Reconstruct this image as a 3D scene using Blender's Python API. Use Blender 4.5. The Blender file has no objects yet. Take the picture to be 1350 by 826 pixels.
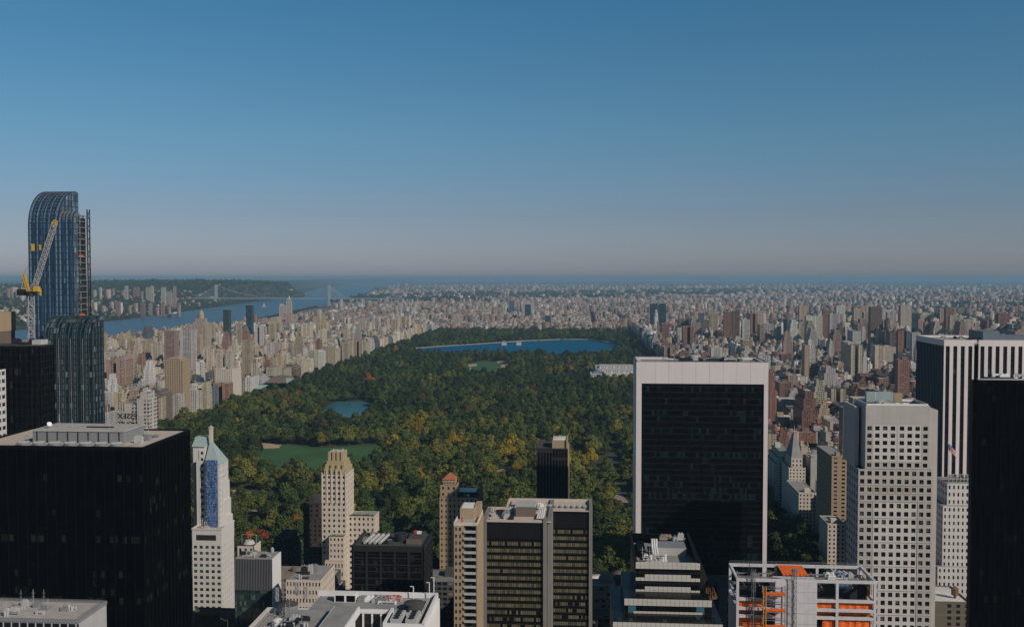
import bpy, math, random
import numpy as np
from mathutils import Matrix, Vector, Euler

scene = bpy.context.scene
SC = scene.collection
R = math.radians
rng = random.Random(7)
nrg = np.random.default_rng(11)

# ------------------------------------------------------------------ camera
F = 1312.5                      # focal length in pixels of the 1350 px wide photograph
CX, CY = 675.0, 413.0
HCAM = 260.0
YAW = math.atan(95.0 / F)
LEVEL = 366.0                   # picture row of eye level
PITCH = math.atan((CY - LEVEL) / F)
cam_data = bpy.data.cameras.new('camera')
cam_data.sensor_width = 36.0
cam_data.lens = 35.0
cam_data.clip_start = 1.0
cam_data.clip_end = 200000.0
cam = bpy.data.objects.new('camera', cam_data)
SC.objects.link(cam)
cam.location = (0, 0, HCAM)
cam.rotation_euler = Euler((math.pi / 2 - PITCH, 0, YAW), 'XYZ')
scene.camera = cam
CM = cam.rotation_euler.to_matrix()

# ------------------------------------------------------------------ sky, sun, exposure
SUN_AZ, SUN_EL = R(53), R(33)   # azimuth turned from grid south towards east
sun_dir = Vector((math.sin(SUN_AZ) * math.cos(SUN_EL), -math.cos(SUN_AZ) * math.cos(SUN_EL), math.sin(SUN_EL)))
world = bpy.data.worlds.new('World')
scene.world = world
world.use_nodes = True
wn = world.node_tree
wn.nodes.clear()
sky = wn.nodes.new('ShaderNodeTexSky')
sky.sky_type = 'NISHITA'
sky.sun_disc = False
sky.sun_elevation = SUN_EL
sky.sun_rotation = math.atan2(sun_dir.x, sun_dir.y)
sky.altitude = 100.0
sky.air_density = 1.0
sky.dust_density = 0.6
sky.ozone_density = 2.0
bg = wn.nodes.new('ShaderNodeBackground')
bg.inputs['Strength'].default_value = 0.055
wo = wn.nodes.new('ShaderNodeOutputWorld')
# clear autumn air: the Nishita sky is a little too green and grey for it, so its hue is turned bluer with height
tc = wn.nodes.new('ShaderNodeTexCoord'); sp_ = wn.nodes.new('ShaderNodeSeparateXYZ'); wn.links.new(tc.outputs['Generated'], sp_.inputs[0])
mr = wn.nodes.new('ShaderNodeMapRange'); mr.inputs[1].default_value = 0.0; mr.inputs[2].default_value = 0.27; wn.links.new(sp_.outputs[2], mr.inputs[0])
tn = wn.nodes.new('ShaderNodeValToRGB'); wn.links.new(mr.outputs[0], tn.inputs[0])
STOPS = [(0.0, (.64, .66, .97)), (.226, (.535, .60, .80)), (.52, (.465, .715, .84)), (1.0, (.35, .76, .90))]   # half of the tint; doubled below
tn.color_ramp.elements[0].position = 0.0; tn.color_ramp.elements[1].position = 1.0
for k_, (ps_, cl_) in enumerate(STOPS):
    e_ = tn.color_ramp.elements[0] if k_ == 0 else (tn.color_ramp.elements[-1] if k_ == 3 else tn.color_ramp.elements.new(ps_))
    e_.color = (*cl_, 1)
mu = wn.nodes.new('ShaderNodeMix'); mu.data_type = 'RGBA'; mu.blend_type = 'MULTIPLY'; mu.inputs[0].default_value = 1.0
wn.links.new(sky.outputs[0], mu.inputs[6]); wn.links.new(tn.outputs[0], mu.inputs[7])
# faint uneven haze streaks low in the sky
mp_ = wn.nodes.new('ShaderNodeMapping'); mp_.inputs['Scale'].default_value = (3.0, 3.0, 34.0); wn.links.new(tc.outputs['Generated'], mp_.inputs[0])
nz_ = wn.nodes.new('ShaderNodeTexNoise'); nz_.inputs['Scale'].default_value = 2.2; nz_.inputs['Detail'].default_value = 5; wn.links.new(mp_.outputs[0], nz_.inputs['Vector'])
mz_ = wn.nodes.new('ShaderNodeMapRange'); mz_.inputs[1].default_value = 0.35; mz_.inputs[2].default_value = 0.75; mz_.inputs[3].default_value = 0.997; mz_.inputs[4].default_value = 1.012; wn.links.new(nz_.outputs[0], mz_.inputs[0])
vc_ = wn.nodes.new('ShaderNodeVectorMath'); vc_.operation = 'SCALE'; wn.links.new(mu.outputs[2], vc_.inputs[0]); wn.links.new(mz_.outputs[0], vc_.inputs['Scale'])
# the sky above the frame deepens towards the zenith
m2 = wn.nodes.new('ShaderNodeMapRange'); m2.inputs[1].default_value = 0.27; m2.inputs[2].default_value = 0.8; m2.inputs[3].default_value = 2.0; m2.inputs[4].default_value = 0.60; wn.links.new(sp_.outputs[2], m2.inputs[0])
vz = wn.nodes.new('ShaderNodeVectorMath'); vz.operation = 'SCALE'; wn.links.new(vc_.outputs[0], vz.inputs[0]); wn.links.new(m2.outputs[0], vz.inputs['Scale'])
wn.links.new(vz.outputs[0], bg.inputs['Color'])
wn.links.new(bg.outputs[0], wo.inputs['Surface'])
sl = bpy.data.lights.new('sun', 'SUN')
sl.energy = 4.9
sl.angle = R(0.5)
sl.color = (1.0, 0.90, 0.79)
so = bpy.data.objects.new('sun', sl)
SC.objects.link(so)
so.location = sun_dir * 2000
so.rotation_euler = sun_dir.to_track_quat('Z', 'Y').to_euler()
scene.view_settings.view_transform = 'Standard'
scene.view_settings.look = 'None'
scene.view_settings.gamma = 1.0
scene.view_settings.exposure = -0.55
scene.render.engine = 'CYCLES'
scene.cycles.max_bounces = 4
scene.cycles.diffuse_bounces = 2
scene.cycles.glossy_bounces = 2
scene.cycles.transmission_bounces = 2
scene.cycles.volume_bounces = 0
scene.cycles.transparent_max_bounces = 4
scene.cycles.use_denoising = True

# ------------------------------------------------------------------ survey helpers: photo pixel <-> place
def ray(px, py):
    return CM @ Vector(((px - CX) / F, (CY - py) / F, -1.0))

def atY(px, py, Y):
    d = ray(px, py)
    t = Y / d.y
    return Vector((d.x * t, Y, HCAM + d.z * t))

def atZ(px, py, z=0.0):
    d = ray(px, py)
    t = (z - HCAM) / d.z
    return Vector((d.x * t, d.y * t, z))

def XX(px, Y, py=600):
    return atY(px, py, Y).x

def ZZ(py, Y, px=700):
    return atY(px, py, Y).z

CMI = np.array(CM.transposed())
def proj(P):
    P = np.asarray(P, float) - np.array([0, 0, HCAM])
    c = P @ CMI.T
    w = np.maximum(-c[..., 2], 1e-3)
    return CX + F * c[..., 0] / w, CY - F * c[..., 1] / w, w

# ------------------------------------------------------------------ object helpers
def tag(o, label=None, cat=None, group=None, kind=None):
    if label: o['label'] = label
    if cat: o['category'] = cat
    if group: o['group'] = group
    if kind: o['kind'] = kind
    return o

def thing(name, label, cat, loc=(0, 0, 0), group=None):
    o = bpy.data.objects.new(name, None)
    SC.objects.link(o)
    o.location = loc
    o.empty_display_size = 1
    return tag(o, label, cat, group)

class MB:
    """collects quads and triangles in world coordinates with UVs in metres and a per-face tint"""
    def __init__(s):
        s.v = []; s.f = []; s.uv = []; s.m = []; s.c = []
        s.mi = 0; s.col = (0.5, 0.5, 0.5, 0.5)
    def face(s, pts, uv=None):
        n = len(s.v)
        s.v.extend([tuple(p) for p in pts])
        s.f.append(tuple(range(n, n + len(pts))))
        if uv is None: uv = [(p[0], p[1]) for p in pts]
        s.uv.extend(uv)
        s.m.append(s.mi); s.c.append(s.col)
    def box(s, x0, x1, y0, y1, z0, z1, bottom=False, top=True):
        if x1 < x0: x0, x1 = x1, x0
        if y1 < y0: y0, y1 = y1, y0
        w, d = x1 - x0, y1 - y0
        s.face([(x0, y0, z0), (x1, y0, z0), (x1, y0, z1), (x0, y0, z1)], [(0, z0), (w, z0), (w, z1), (0, z1)])
        s.face([(x1, y0, z0), (x1, y1, z0), (x1, y1, z1), (x1, y0, z1)], [(w, z0), (w + d, z0), (w + d, z1), (w, z1)])
        s.face([(x1, y1, z0), (x0, y1, z0), (x0, y1, z1), (x1, y1, z1)], [(w + d, z0), (2 * w + d, z0), (2 * w + d, z1), (w + d, z1)])
        s.face([(x0, y1, z0), (x0, y0, z0), (x0, y0, z1), (x0, y1, z1)], [(-d, z0), (0, z0), (0, z1), (-d, z1)])
        if top: s.face([(x0, y0, z1), (x1, y0, z1), (x1, y1, z1), (x0, y1, z1)])
        if bottom: s.face([(x0, y1, z0), (x1, y1, z0), (x1, y0, z0), (x0, y0, z0)])
        return s
    def tube(s, p, q, r, n=6, r2=None, caps=True):
        p = Vector(p); q = Vector(q); r2 = r if r2 is None else r2
        a = (q - p).normalized()
        u = a.orthogonal().normalized(); w = a.cross(u)
        A = [p + (u * math.cos(2 * math.pi * k / n) + w * math.sin(2 * math.pi * k / n)) * r for k in range(n)]
        B = [q + (u * math.cos(2 * math.pi * k / n) + w * math.sin(2 * math.pi * k / n)) * r2 for k in range(n)]
        for k in range(n):
            j = (k + 1) % n
            if r2 > 1e-4: s.face([A[k], A[j], B[j], B[k]])
            else: s.face([A[k], A[j], q])
        if caps:
            s.face(A[::-1])
            if r2 > 1e-4: s.face(B)
        return s
    def hip(s, x0, x1, y0, y1, z0, z1, ax=None, ay=None):
        """hipped or pyramid roof up to the ridge ax=(xa, xb), ay=(ya, yb)"""
        xa, xb = ax or ((x0 + x1) / 2, (x0 + x1) / 2); ya, yb = ay or ((y0 + y1) / 2, (y0 + y1) / 2)
        b = [(x0, y0, z0), (x1, y0, z0), (x1, y1, z0), (x0, y1, z0)]
        t = [(xa, ya, z1), (xb, ya, z1), (xb, yb, z1), (xa, yb, z1)]
        for k in range(4):
            j = (k + 1) % 4
            pts = [b[k], b[j], t[j], t[k]]
            q = []
            for p_ in pts:
                if not q or (Vector(p_) - Vector(q[-1])).length > 1e-4: q.append(p_)
            if (Vector(q[0]) - Vector(q[-1])).length < 1e-4: q.pop()
            if len(q) > 2: s.face(q)
        if xb - xa > 1e-3 and yb - ya > 1e-3: s.face(t)
        return s
    def lattice(s, p, q, w, n, r=0.12, up=None):
        """square truss between p and q"""
        p = Vector(p); q = Vector(q); a = (q - p).normalized()
        u = (a.cross(Vector(up)) if up else a.orthogonal()).normalized(); v = a.cross(u).normalized()
        cs = [(u * sx + v * sy) * w / 2 for sx, sy in ((1, 1), (-1, 1), (-1, -1), (1, -1))]
        for c in cs: s.tube(p + c, q + c, r * 1.5, 4)
        for k in range(n):
            a0 = p.lerp(q, k / n); a1 = p.lerp(q, (k + 1) / n)
            for i in range(4):
                j = (i + 1) % 4
                s.tube(a0 + cs[i], a0 + cs[j], r, 3, caps=False)
                if k % 2: s.tube(a0 + cs[i], a1 + cs[j], r, 3, caps=False)
                else: s.tube(a0 + cs[j], a1 + cs[i], r, 3, caps=False)
        return s
    def build(s, name, mats, parent=None, smooth=False, origin=None):
        me = bpy.data.meshes.new(name)
        o0 = Vector(parent.location) if parent is not None else Vector(origin or (0, 0, 0))
        p = parent
        while p is not None and p.parent is not None:
            p = p.parent; o0 += Vector(p.location)
        V = np.array(s.v, dtype=np.float64) - np.array(o0)
        me.from_pydata(V.tolist(), [], s.f)
        uvl = me.uv_layers.new(name='UVMap')
        uvl.data.foreach_set('uv', np.array(s.uv, dtype=np.float32).ravel())
        at = me.attributes.new('tint', 'FLOAT_COLOR', 'FACE')
        at.data.foreach_set('color', np.array(s.c, dtype=np.float32).ravel())
        if not isinstance(mats, (list, tuple)): mats = [mats]
        for m in mats: me.materials.append(m)
        if len(mats) > 1: me.polygons.foreach_set('material_index', np.array(s.m, dtype=np.int32))
        if smooth: me.polygons.foreach_set('use_smooth', [True] * len(me.polygons))
        me.update()
        o = bpy.data.objects.new(name, me)
        SC.objects.link(o)
        if parent is not None: o.parent = parent
        else: o.location = o0
        return o

def box_part(name, mat, parent, *b):
    m = MB()
    for q in (b if isinstance(b[0], (tuple, list)) else [b]): m.box(*q)
    return m.build(name, mat, parent)

# ------------------------------------------------------------------ materials
class NT:
    def __init__(s, m): s.t = m.node_tree
    def n(s, typ, **kw):
        nd = s.t.nodes.new(typ)
        for k, v in kw.items():
            if k.startswith('_'): setattr(nd, k[1:], v)
        return nd
    def L(s, a, b): s.t.links.new(a, b)
    def put(s, sock, v):
        if hasattr(v, 'is_linked'): s.L(v, sock)
        else: sock.default_value = v
    def math(s, op, a, b=None, c=None, clamp=False):
        nd = s.n('ShaderNodeMath', _operation=op, _use_clamp=clamp)
        s.put(nd.inputs[0], a)
        if b is not None: s.put(nd.inputs[1], b)
        if c is not None: s.put(nd.inputs[2], c)
        return nd.outputs[0]
    def mix(s, f, a, b, mode='MIX'):
        nd = s.n('ShaderNodeMix', _data_type='RGBA', _blend_type=mode)
        s.put(nd.inputs['Factor'], f)
        s.put(nd.inputs['A'], a); s.put(nd.inputs['B'], b)
        # RGBA sockets are the third pair
        return nd.outputs['Result']

def mixc(nt, f, a, b, mode='MIX'):
    nd = nt.t.nodes.new('ShaderNodeMix'); nd.data_type = 'RGBA'; nd.blend_type = mode
    nt.put(nd.inputs[0], f)
    for sock, v in ((nd.inputs[6], a), (nd.inputs[7], b)):
        if hasattr(v, 'is_linked'): nt.L(v, sock)
        else: sock.default_value = (*v[:3], 1.0)
    return nd.outputs[2]

def new_mat(name):
    m = bpy.data.materials.new(name); m.use_nodes = True
    nt = NT(m)
    b = m.node_tree.nodes.get('Principled BSDF')
    return m, nt, b

def plain(name, col, rough=0.8, spec=0.3, noise=0.12, scale=0.15, metal=0.0, streak=0.0):
    m, nt, b = new_mat(name)
    geo = nt.n('ShaderNodeNewGeometry')
    nz = nt.n('ShaderNodeTexNoise'); nz.inputs['Scale'].default_value = scale; nz.inputs['Detail'].default_value = 5
    nt.L(geo.outputs['Position'], nz.inputs['Vector'])
    k = nt.math('MULTIPLY_ADD', nz.outputs[0], noise * 4, 1 - noise * 2)
    if streak:
        mp = nt.n('ShaderNodeMapping'); mp.inputs['Scale'].default_value = (0.9, 0.9, 0.03)
        nt.L(geo.outputs['Position'], mp.inputs[0])
        n2 = nt.n('ShaderNodeTexNoise'); n2.inputs['Scale'].default_value = 1.0; n2.inputs['Detail'].default_value = 3
        nt.L(mp.outputs[0], n2.inputs['Vector'])
        k = nt.math('MULTIPLY', k, nt.math('MULTIPLY_ADD', n2.outputs[0], streak * 4, 1 - streak * 2))
    vm = nt.n('ShaderNodeVectorMath', _operation='SCALE'); vm.inputs[0].default_value = col[:3]
    nt.L(k, vm.inputs['Scale'])
    nt.L(vm.outputs[0], b.inputs['Base Color'])
    b.inputs['Roughness'].default_value = rough
    b.inputs['Specular IOR Level'].default_value = spec
    b.inputs['Metallic'].default_value = metal
    return m

def glass_grid(name, base, light, pu, pv, frac=0.2, rough=0.12, spec=0.5, frame=None, fu=0.08, fv=0.1, metal=0.0, row=0.25, band=None, bandcol=(0.02, 0.02, 0.02), stripe=None):
    """curtain wall: cells pu x pv metres, each pane its own base tone; frame lines; opaque spandrel band"""
    m, nt, b = new_mat(name)
    uv = nt.n('ShaderNodeUVMap'); sx = nt.n('ShaderNodeSeparateXYZ'); nt.L(uv.outputs[0], sx.inputs[0])
    u = nt.math('DIVIDE', sx.outputs[0], pu); v = nt.math('DIVIDE', sx.outputs[1], pv)
    cu = nt.math('FLOOR', u); cv = nt.math('FLOOR', v)
    cb = nt.n('ShaderNodeCombineXYZ'); nt.L(cu, cb.inputs[0]); nt.L(cv, cb.inputs[1])
    wn_ = nt.n('ShaderNodeTexWhiteNoise', _noise_dimensions='3D'); nt.L(cb.outputs[0], wn_.inputs['Vector'])
    cr = nt.n('ShaderNodeCombineXYZ'); nt.L(cv, cr.inputs[1]); cr.inputs[0].default_value = 7.3
    wr = nt.n('ShaderNodeTexWhiteNoise', _noise_dimensions='3D'); nt.L(cr.outputs[0], wr.inputs['Vector'])
    nz = nt.n('ShaderNodeTexNoise'); nz.inputs['Scale'].default_value = 0.12; nz.inputs['Detail'].default_value = 2
    nt.L(cb.outputs[0], nz.inputs['Vector'])
    s_ = nt.math('ADD', nt.math('MULTIPLY', wn_.outputs[0], 0.55), nt.math('ADD', nt.math('MULTIPLY', wr.outputs[0], row), nt.math('MULTIPLY', nz.outputs[0], 0.4)))
    lit = nt.math('GREATER_THAN', s_, 1.0 - frac)
    tone = nt.math('MULTIPLY_ADD', wn_.outputs[0], 1.0, 0.4)
    vm = nt.n('ShaderNodeVectorMath', _operation='SCALE'); vm.inputs[0].default_value = base; nt.L(tone, vm.inputs['Scale'])
    wn2 = nt.n('ShaderNodeTexWhiteNoise', _noise_dimensions='4D'); wn2.inputs['W'].default_value = 3.1; nt.L(cb.outputs[0], wn2.inputs['Vector'])
    vl = nt.n('ShaderNodeVectorMath', _operation='SCALE'); vl.inputs[0].default_value = light
    nt.L(nt.math('MULTIPLY_ADD', wn2.outputs[0], 0.8, 0.5), vl.inputs['Scale'])
    c = mixc(nt, lit, vm.outputs[0], vl.outputs[0])
    fu_ = nt.math('FRACT', u); fv_ = nt.math('FRACT', v)
    if stripe:
        per, fr, scol = stripe
        c = mixc(nt, nt.math('MULTIPLY', nt.math('LESS_THAN', nt.math('FRACT', nt.math('DIVIDE', sx.outputs[0], per)), fr), .8), c, scol)
    rg = rough
    if band:
        isb = nt.math('LESS_THAN', fv_, band)
        c = mixc(nt, isb, c, bandcol)
        rg = nt.math('MULTIPLY_ADD', isb, 0.4, rough)
    if frame:
        ln = nt.math('MAXIMUM', nt.math('LESS_THAN', fu_, fu), nt.math('LESS_THAN', fv_, fv))
        c = mixc(nt, ln, c, frame)
    nt.L(c, b.inputs['Base Color'])
    nt.put(b.inputs['Roughness'], rg)
    b.inputs['Specular IOR Level'].default_value = spec
    b.inputs['Metallic'].default_value = metal
    # slightly uneven panes
    geo = nt.n('ShaderNodeNewGeometry')
    va = nt.n('ShaderNodeVectorMath', _operation='SUBTRACT'); nt.L(wn_.outputs[1], va.inputs[0]); va.inputs[1].default_value = (0.5, 0.5, 0.5)
    vs = nt.n('ShaderNodeVectorMath', _operation='SCALE'); nt.L(va.outputs[0], vs.inputs[0]); vs.inputs['Scale'].default_value = 0.02
    vb = nt.n('ShaderNodeVectorMath', _operation='ADD'); nt.L(vs.outputs[0], vb.inputs[0]); nt.L(geo.outputs['Normal'], vb.inputs[1])
    vn = nt.n('ShaderNodeVectorMath', _operation='NORMALIZE'); nt.L(vb.outputs[0], vn.inputs[0])
    nt.L(vn.outputs[0], b.inputs['Normal'])
    return m

def city_wall(name='masonry_facade'):
    """masonry facade: tint attribute x punched windows; alpha picks the window rhythm"""
    m, nt, b = new_mat(name)
    at = nt.n('ShaderNodeAttribute', _attribute_name='tint')
    uv = nt.n('ShaderNodeUVMap'); sx = nt.n('ShaderNodeSeparateXYZ'); nt.L(uv.outputs[0], sx.inputs[0])
    al = at.outputs['Alpha']
    pu = nt.math('MULTIPLY_ADD', al, 2.2, 2.4)
    u = nt.math('DIVIDE', sx.outputs[0], pu); v = nt.math('DIVIDE', sx.outputs[1], 3.25)
    fu = nt.math('FRACT', u); fv = nt.math('FRACT', v)
    wfrac = nt.math('MULTIPLY_ADD', nt.math('FRACT', nt.math('MULTIPLY', al, 7.31)), 0.34, 0.36)
    wu = nt.math('LESS_THAN', nt.math('ABSOLUTE', nt.math('SUBTRACT', fu, 0.5)), nt.math('MULTIPLY', wfrac, 0.5))
    wv = nt.math('LESS_THAN', nt.math('ABSOLUTE', nt.math('SUBTRACT', fv, 0.52)), 0.27)
    # every few bays a blank pier
    blank = nt.math('LESS_THAN', nt.math('FRACT', nt.math('DIVIDE', nt.math('FLOOR', u), nt.math('MULTIPLY_ADD', nt.math('FRACT', nt.math('MULTIPLY', al, 3.7)), 4.0, 2.3))), 0.22)
    w = nt.math('MULTIPLY', nt.math('MULTIPLY', wu, wv), nt.math('SUBTRACT', 1.0, blank))
    cb = nt.n('ShaderNodeCombineXYZ'); nt.L(nt.math('FLOOR', u), cb.inputs[0]); nt.L(nt.math('FLOOR', v), cb.inputs[1]); nt.L(al, cb.inputs[2])
    wnz = nt.n('ShaderNodeTexWhiteNoise', _noise_dimensions='3D'); nt.L(cb.outputs[0], wnz.inputs['Vector'])
    gl = mixc(nt, nt.math('GREATER_THAN', wnz.outputs[0], 0.86), (0.010, 0.012, 0.016), (0.2, 0.18, 0.15))
    geo = nt.n('ShaderNodeNewGeometry')
    nz = nt.n('ShaderNodeTexNoise'); nz.inputs['Scale'].default_value = 0.09; nz.inputs['Detail'].default_value = 4
    nt.L(geo.outputs['Position'], nz.inputs['Vector'])
    k = nt.math('MULTIPLY_ADD', nz.outputs[0], 0.5, 0.75)
    # belt courses
    belt = nt.math('LESS_THAN', nt.math('FRACT', nt.math('DIVIDE', sx.outputs[1], nt.math('MULTIPLY_ADD', al, 14.0, 13.0))), 0.05)
    k = nt.math('MULTIPLY', k, nt.math('MULTIPLY_ADD', belt, 0.18, 1.0))
    k = nt.math('MULTIPLY', k, .88)
    vm = nt.n('ShaderNodeVectorMath', _operation='SCALE'); nt.L(at.outputs['Color'], vm.inputs[0]); nt.L(k, vm.inputs['Scale'])
    c = mixc(nt, w, vm.outputs[0], gl)
    nt.L(c, b.inputs['Base Color'])
    nt.L(nt.math('MULTIPLY_ADD', w, -0.65, 0.85), b.inputs['Roughness'])
    b.inputs['Specular IOR Level'].default_value = 0.3
    return m

def city_roof(name='flat_roof'):
    m, nt, b = new_mat(name)
    at = nt.n('ShaderNodeAttribute', _attribute_name='tint')
    geo = nt.n('ShaderNodeNewGeometry')
    nz = nt.n('ShaderNodeTexNoise'); nz.inputs['Scale'].default_value = 0.2; nz.inputs['Detail'].default_value = 6
    nt.L(geo.outputs['Position'], nz.inputs['Vector'])
    vm = nt.n('ShaderNodeVectorMath', _operation='SCALE'); nt.L(at.outputs['Color'], vm.inputs[0])
    nt.L(nt.math('MULTIPLY_ADD', nz.outputs[0], 0.8, 0.6), vm.inputs['Scale'])
    nt.L(vm.outputs[0], b.inputs['Base Color']); b.inputs['Roughness'].default_value = 0.95
    b.inputs['Specular IOR Level'].default_value = 0.15
    return m

M = {}
M['wall'] = city_wall(); M['roof'] = city_roof()
M['white'] = plain('white_travertine', (0.68, 0.61, 0.59), 0.6, noise=0.05, scale=0.06, streak=0.05)
M['whitepaint'] = plain('white_paint', (0.72, 0.70, 0.68), 0.6, noise=0.05)
M['lightgrey'] = plain('light_grey_concrete', (0.42, 0.41, 0.40), 0.85, noise=0.1, streak=0.05)
M['grey'] = plain('grey_metal', (0.22, 0.22, 0.23), 0.6, noise=0.1)
M['darkgrey'] = plain('dark_metal', (0.022, 0.022, 0.025), 0.6, noise=0.15)
M['black'] = plain('black_metal', (0.004, 0.004, 0.005), 0.5, noise=0.1, spec=0.08)
M['cream'] = plain('cream_limestone', (0.58, 0.50, 0.42), 0.85, noise=0.06, streak=0.05)
M['creamgrey'] = plain('grey_limestone', (0.45, 0.42, 0.39), 0.85, noise=0.06, streak=0.06)
M['whitestone'] = plain('white_stone', (0.58, 0.55, 0.52), 0.85, noise=0.05, streak=0.05)
M['tan'] = plain('tan_brick', (0.36, 0.27, 0.175), 0.9, noise=0.08, streak=0.05)
M['gold'] = plain('gold_stone', (0.40, 0.32, 0.185), 0.7, noise=0.1)
M['brown'] = plain('brown_brick', (0.16, 0.12, 0.10), 0.9, noise=0.1)
M['redtile'] = plain('red_tile', (0.38, 0.12, 0.06), 0.8, noise=0.1)
M['copper'] = plain('green_copper', (0.30, 0.37, 0.36), 0.6, noise=0.08, streak=0.08)
M['gravel'] = plain('beige_gravel_roof', (0.50, 0.42, 0.36), 0.95, noise=0.08, scale=0.3)
M['greyroof'] = plain('grey_roof', (0.27, 0.26, 0.25), 0.95, noise=0.2, scale=0.2)
M['palegravel'] = plain('pale_roof', (0.40, 0.37, 0.34), 0.95, noise=0.15, scale=0.25)
M['darkroof'] = plain('dark_roof', (0.06, 0.058, 0.056), 0.95, noise=0.2, scale=0.3)
M['orange'] = plain('orange_tarp', (0.75, 0.14, 0.02), 0.8, noise=0.22, scale=0.5)
M['yellow'] = plain('yellow_paint', (0.6, 0.36, 0.04), 0.5, noise=0.05)
M['bluenet'] = plain('blue_netting', (0.05, 0.12, 0.33), 0.9, noise=0.3, scale=0.5)
def net_mat():
    m, nt, b = new_mat('blue_netting_weave')
    uv = nt.n('ShaderNodeNewGeometry'); nz = nt.n('ShaderNodeTexNoise'); nz.inputs['Scale'].default_value = .9; nz.inputs['Detail'].default_value = 4; nt.L(uv.outputs['Position'], nz.inputs['Vector'])
    c = mixc(nt, nt.math('MULTIPLY_ADD', nz.outputs[0], 4.0, -1.5, clamp=True), (.018, .05, .16), (.12, .22, .42))
    nt.L(c, b.inputs['Base Color']); b.inputs['Roughness'].default_value = .9
    return m
M['bluenet'] = net_mat()
M['red'] = plain('red_paint', (0.5, 0.05, 0.03), 0.6, noise=0.1)
M['pane'] = None
def pane_mat(name, a, b_, frac, rough=0.1):
    m, nt, b = new_mat(name)
    geo = nt.n('ShaderNodeNewGeometry')
    sn = nt.n('ShaderNodeVectorMath', _operation='SNAP'); nt.L(geo.outputs['Position'], sn.inputs[0]); sn.inputs[1].default_value = (2.1, 2.1, 1.9)
    wnz = nt.n('ShaderNodeTexWhiteNoise', _noise_dimensions='3D'); nt.L(sn.outputs[0], wnz.inputs['Vector'])
    c = mixc(nt, nt.math('GREATER_THAN', wnz.outputs[0], 1 - frac), a, b_)
    nt.L(c, b.inputs['Base Color']); b.inputs['Roughness'].default_value = rough; b.inputs['Specular IOR Level'].default_value = 0.4
    return m
M['pane'] = pane_mat('window_glass', (0.010, 0.011, 0.014), (0.10, 0.095, 0.09), 0.2)
M['panegreen'] = pane_mat('green_window_glass', (0.03, 0.07, 0.07), (0.012, 0.016, 0.02), 0.45)
M['panekhaki'] = pane_mat('blind_window_glass', (0.20, 0.17, 0.10), (0.012, 0.012, 0.014), 0.25)
M['blackglass'] = glass_grid('black_curtain_wall', (0.0025, 0.0025, 0.003), (0.018, 0.017, 0.016), 1.9, 3.7, frac=0.06, spec=0.035, rough=0.3, frame=(0.0015, 0.0015, 0.002), fu=0.1, fv=0.22, row=0.4)  # lighter panes paint reflections and lit rooms into the glass colour
M['solowglass'] = glass_grid('dark_travertine_tower_glass', (0.004, 0.005, 0.006), (0.012, 0.024, 0.03), 1.6, 3.7, frac=0.16, spec=0.05, rough=0.2, frame=(0.012, 0.012, 0.013), fu=0.0, fv=0.26, row=0.35)
M['blueglass'] = glass_grid('blue_curtain_wall', (0.035, 0.10, 0.19), (0.12, 0.24, 0.33), 1.7, 4.0, frac=0.16, spec=0.7, rough=0.12, metal=0.35, frame=(0.03, 0.06, 0.10), fu=0.0, fv=0.14, row=0.3, stripe=(4.6, .36, (0.22, 0.36, 0.45)))
M['sideglass'] = glass_grid('sky_sheen_side_glass', (0.10, 0.15, 0.19), (0.20, 0.27, 0.32), 2.4, 4.0, frac=0.3, spec=0.6, rough=0.15, metal=0.2, frame=(0.03, 0.05, 0.07), fu=0.1, fv=0.14)  # paler than the front glass: sky reflection put into the colour
M['greenglass'] = glass_grid('green_grey_curtain_wall', (0.016, 0.036, 0.046), (0.15, 0.19, 0.21), 1.5, 4.0, frac=0.2, spec=0.6, rough=0.12, metal=0.2, frame=(0.012, 0.02, 0.022), fu=0.0, fv=0.16, row=0.3, stripe=(3.9, .2, (0.11, 0.15, 0.17)))  # light panes and stripes paint pale glints into the glass
M['officeglass'] = glass_grid('office_bands', (0.008, 0.007, 0.006), (0.135, 0.118, 0.075), 1.05, 3.25, frac=0.62, spec=0.15, rough=0.35, frame=(0.01, 0.01, 0.01), fu=0.18, fv=0.02, row=0.5, band=0.48, bandcol=(0.012, 0.011, 0.010))
M['tealglass'] = glass_grid('teal_glass', (0.02, 0.05, 0.045), (0.07, 0.11, 0.09), 1.2, 3.3, frac=0.35, spec=0.4, rough=0.2, frame=(0.03, 0.04, 0.04), fu=0.15, fv=0.3)
M['gmglass'] = glass_grid('dark_strip_glass', (0.01, 0.012, 0.014), (0.04, 0.045, 0.05), 3.0, 3.8, frac=0.15, spec=0.3, rough=0.2, frame=(0.02, 0.02, 0.02), fu=0.0, fv=0.2)
M['darkbay'] = glass_grid('dark_bay_glass', (0.006, 0.006, 0.007), (0.03, 0.03, 0.03), 1.2, 3.6, frac=0.14, spec=0.08, rough=0.25, frame=(0.016, 0.016, 0.018), fu=0.16, fv=0.14)

# ------------------------------------------------------------------ occupied ground (so that filler lots keep clear of the surveyed buildings)
OCC = []
def occupy(x0, x1, y0, y1): OCC.append((min(x0, x1), max(x0, x1), y0, y1))
HRECT = []      # front rectangles of the surveyed buildings (x0, x1, Y, ztop)
def hero(name, label, cat, x0, x1, y0, y1, z):
    occupy(x0 - 2, x1 + 2, y0 - 2, y1 + 2)
    HRECT.append((x0, x1, y0, y1, z))
    return thing(name, label, cat, ((x0 + x1) / 2, (y0 + y1) / 2, 0))

def parapet(mb, x0, x1, y0, y1, z, h=1.2, t=0.5):
    mb.box(x0, x1, y0, y0 + t, z, z + h); mb.box(x0, x1, y1 - t, y1, z, z + h)
    mb.box(x0, x0 + t, y0 + t, y1 - t, z, z + h); mb.box(x1 - t, x1, y0 + t, y1 - t, z, z + h)

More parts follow.
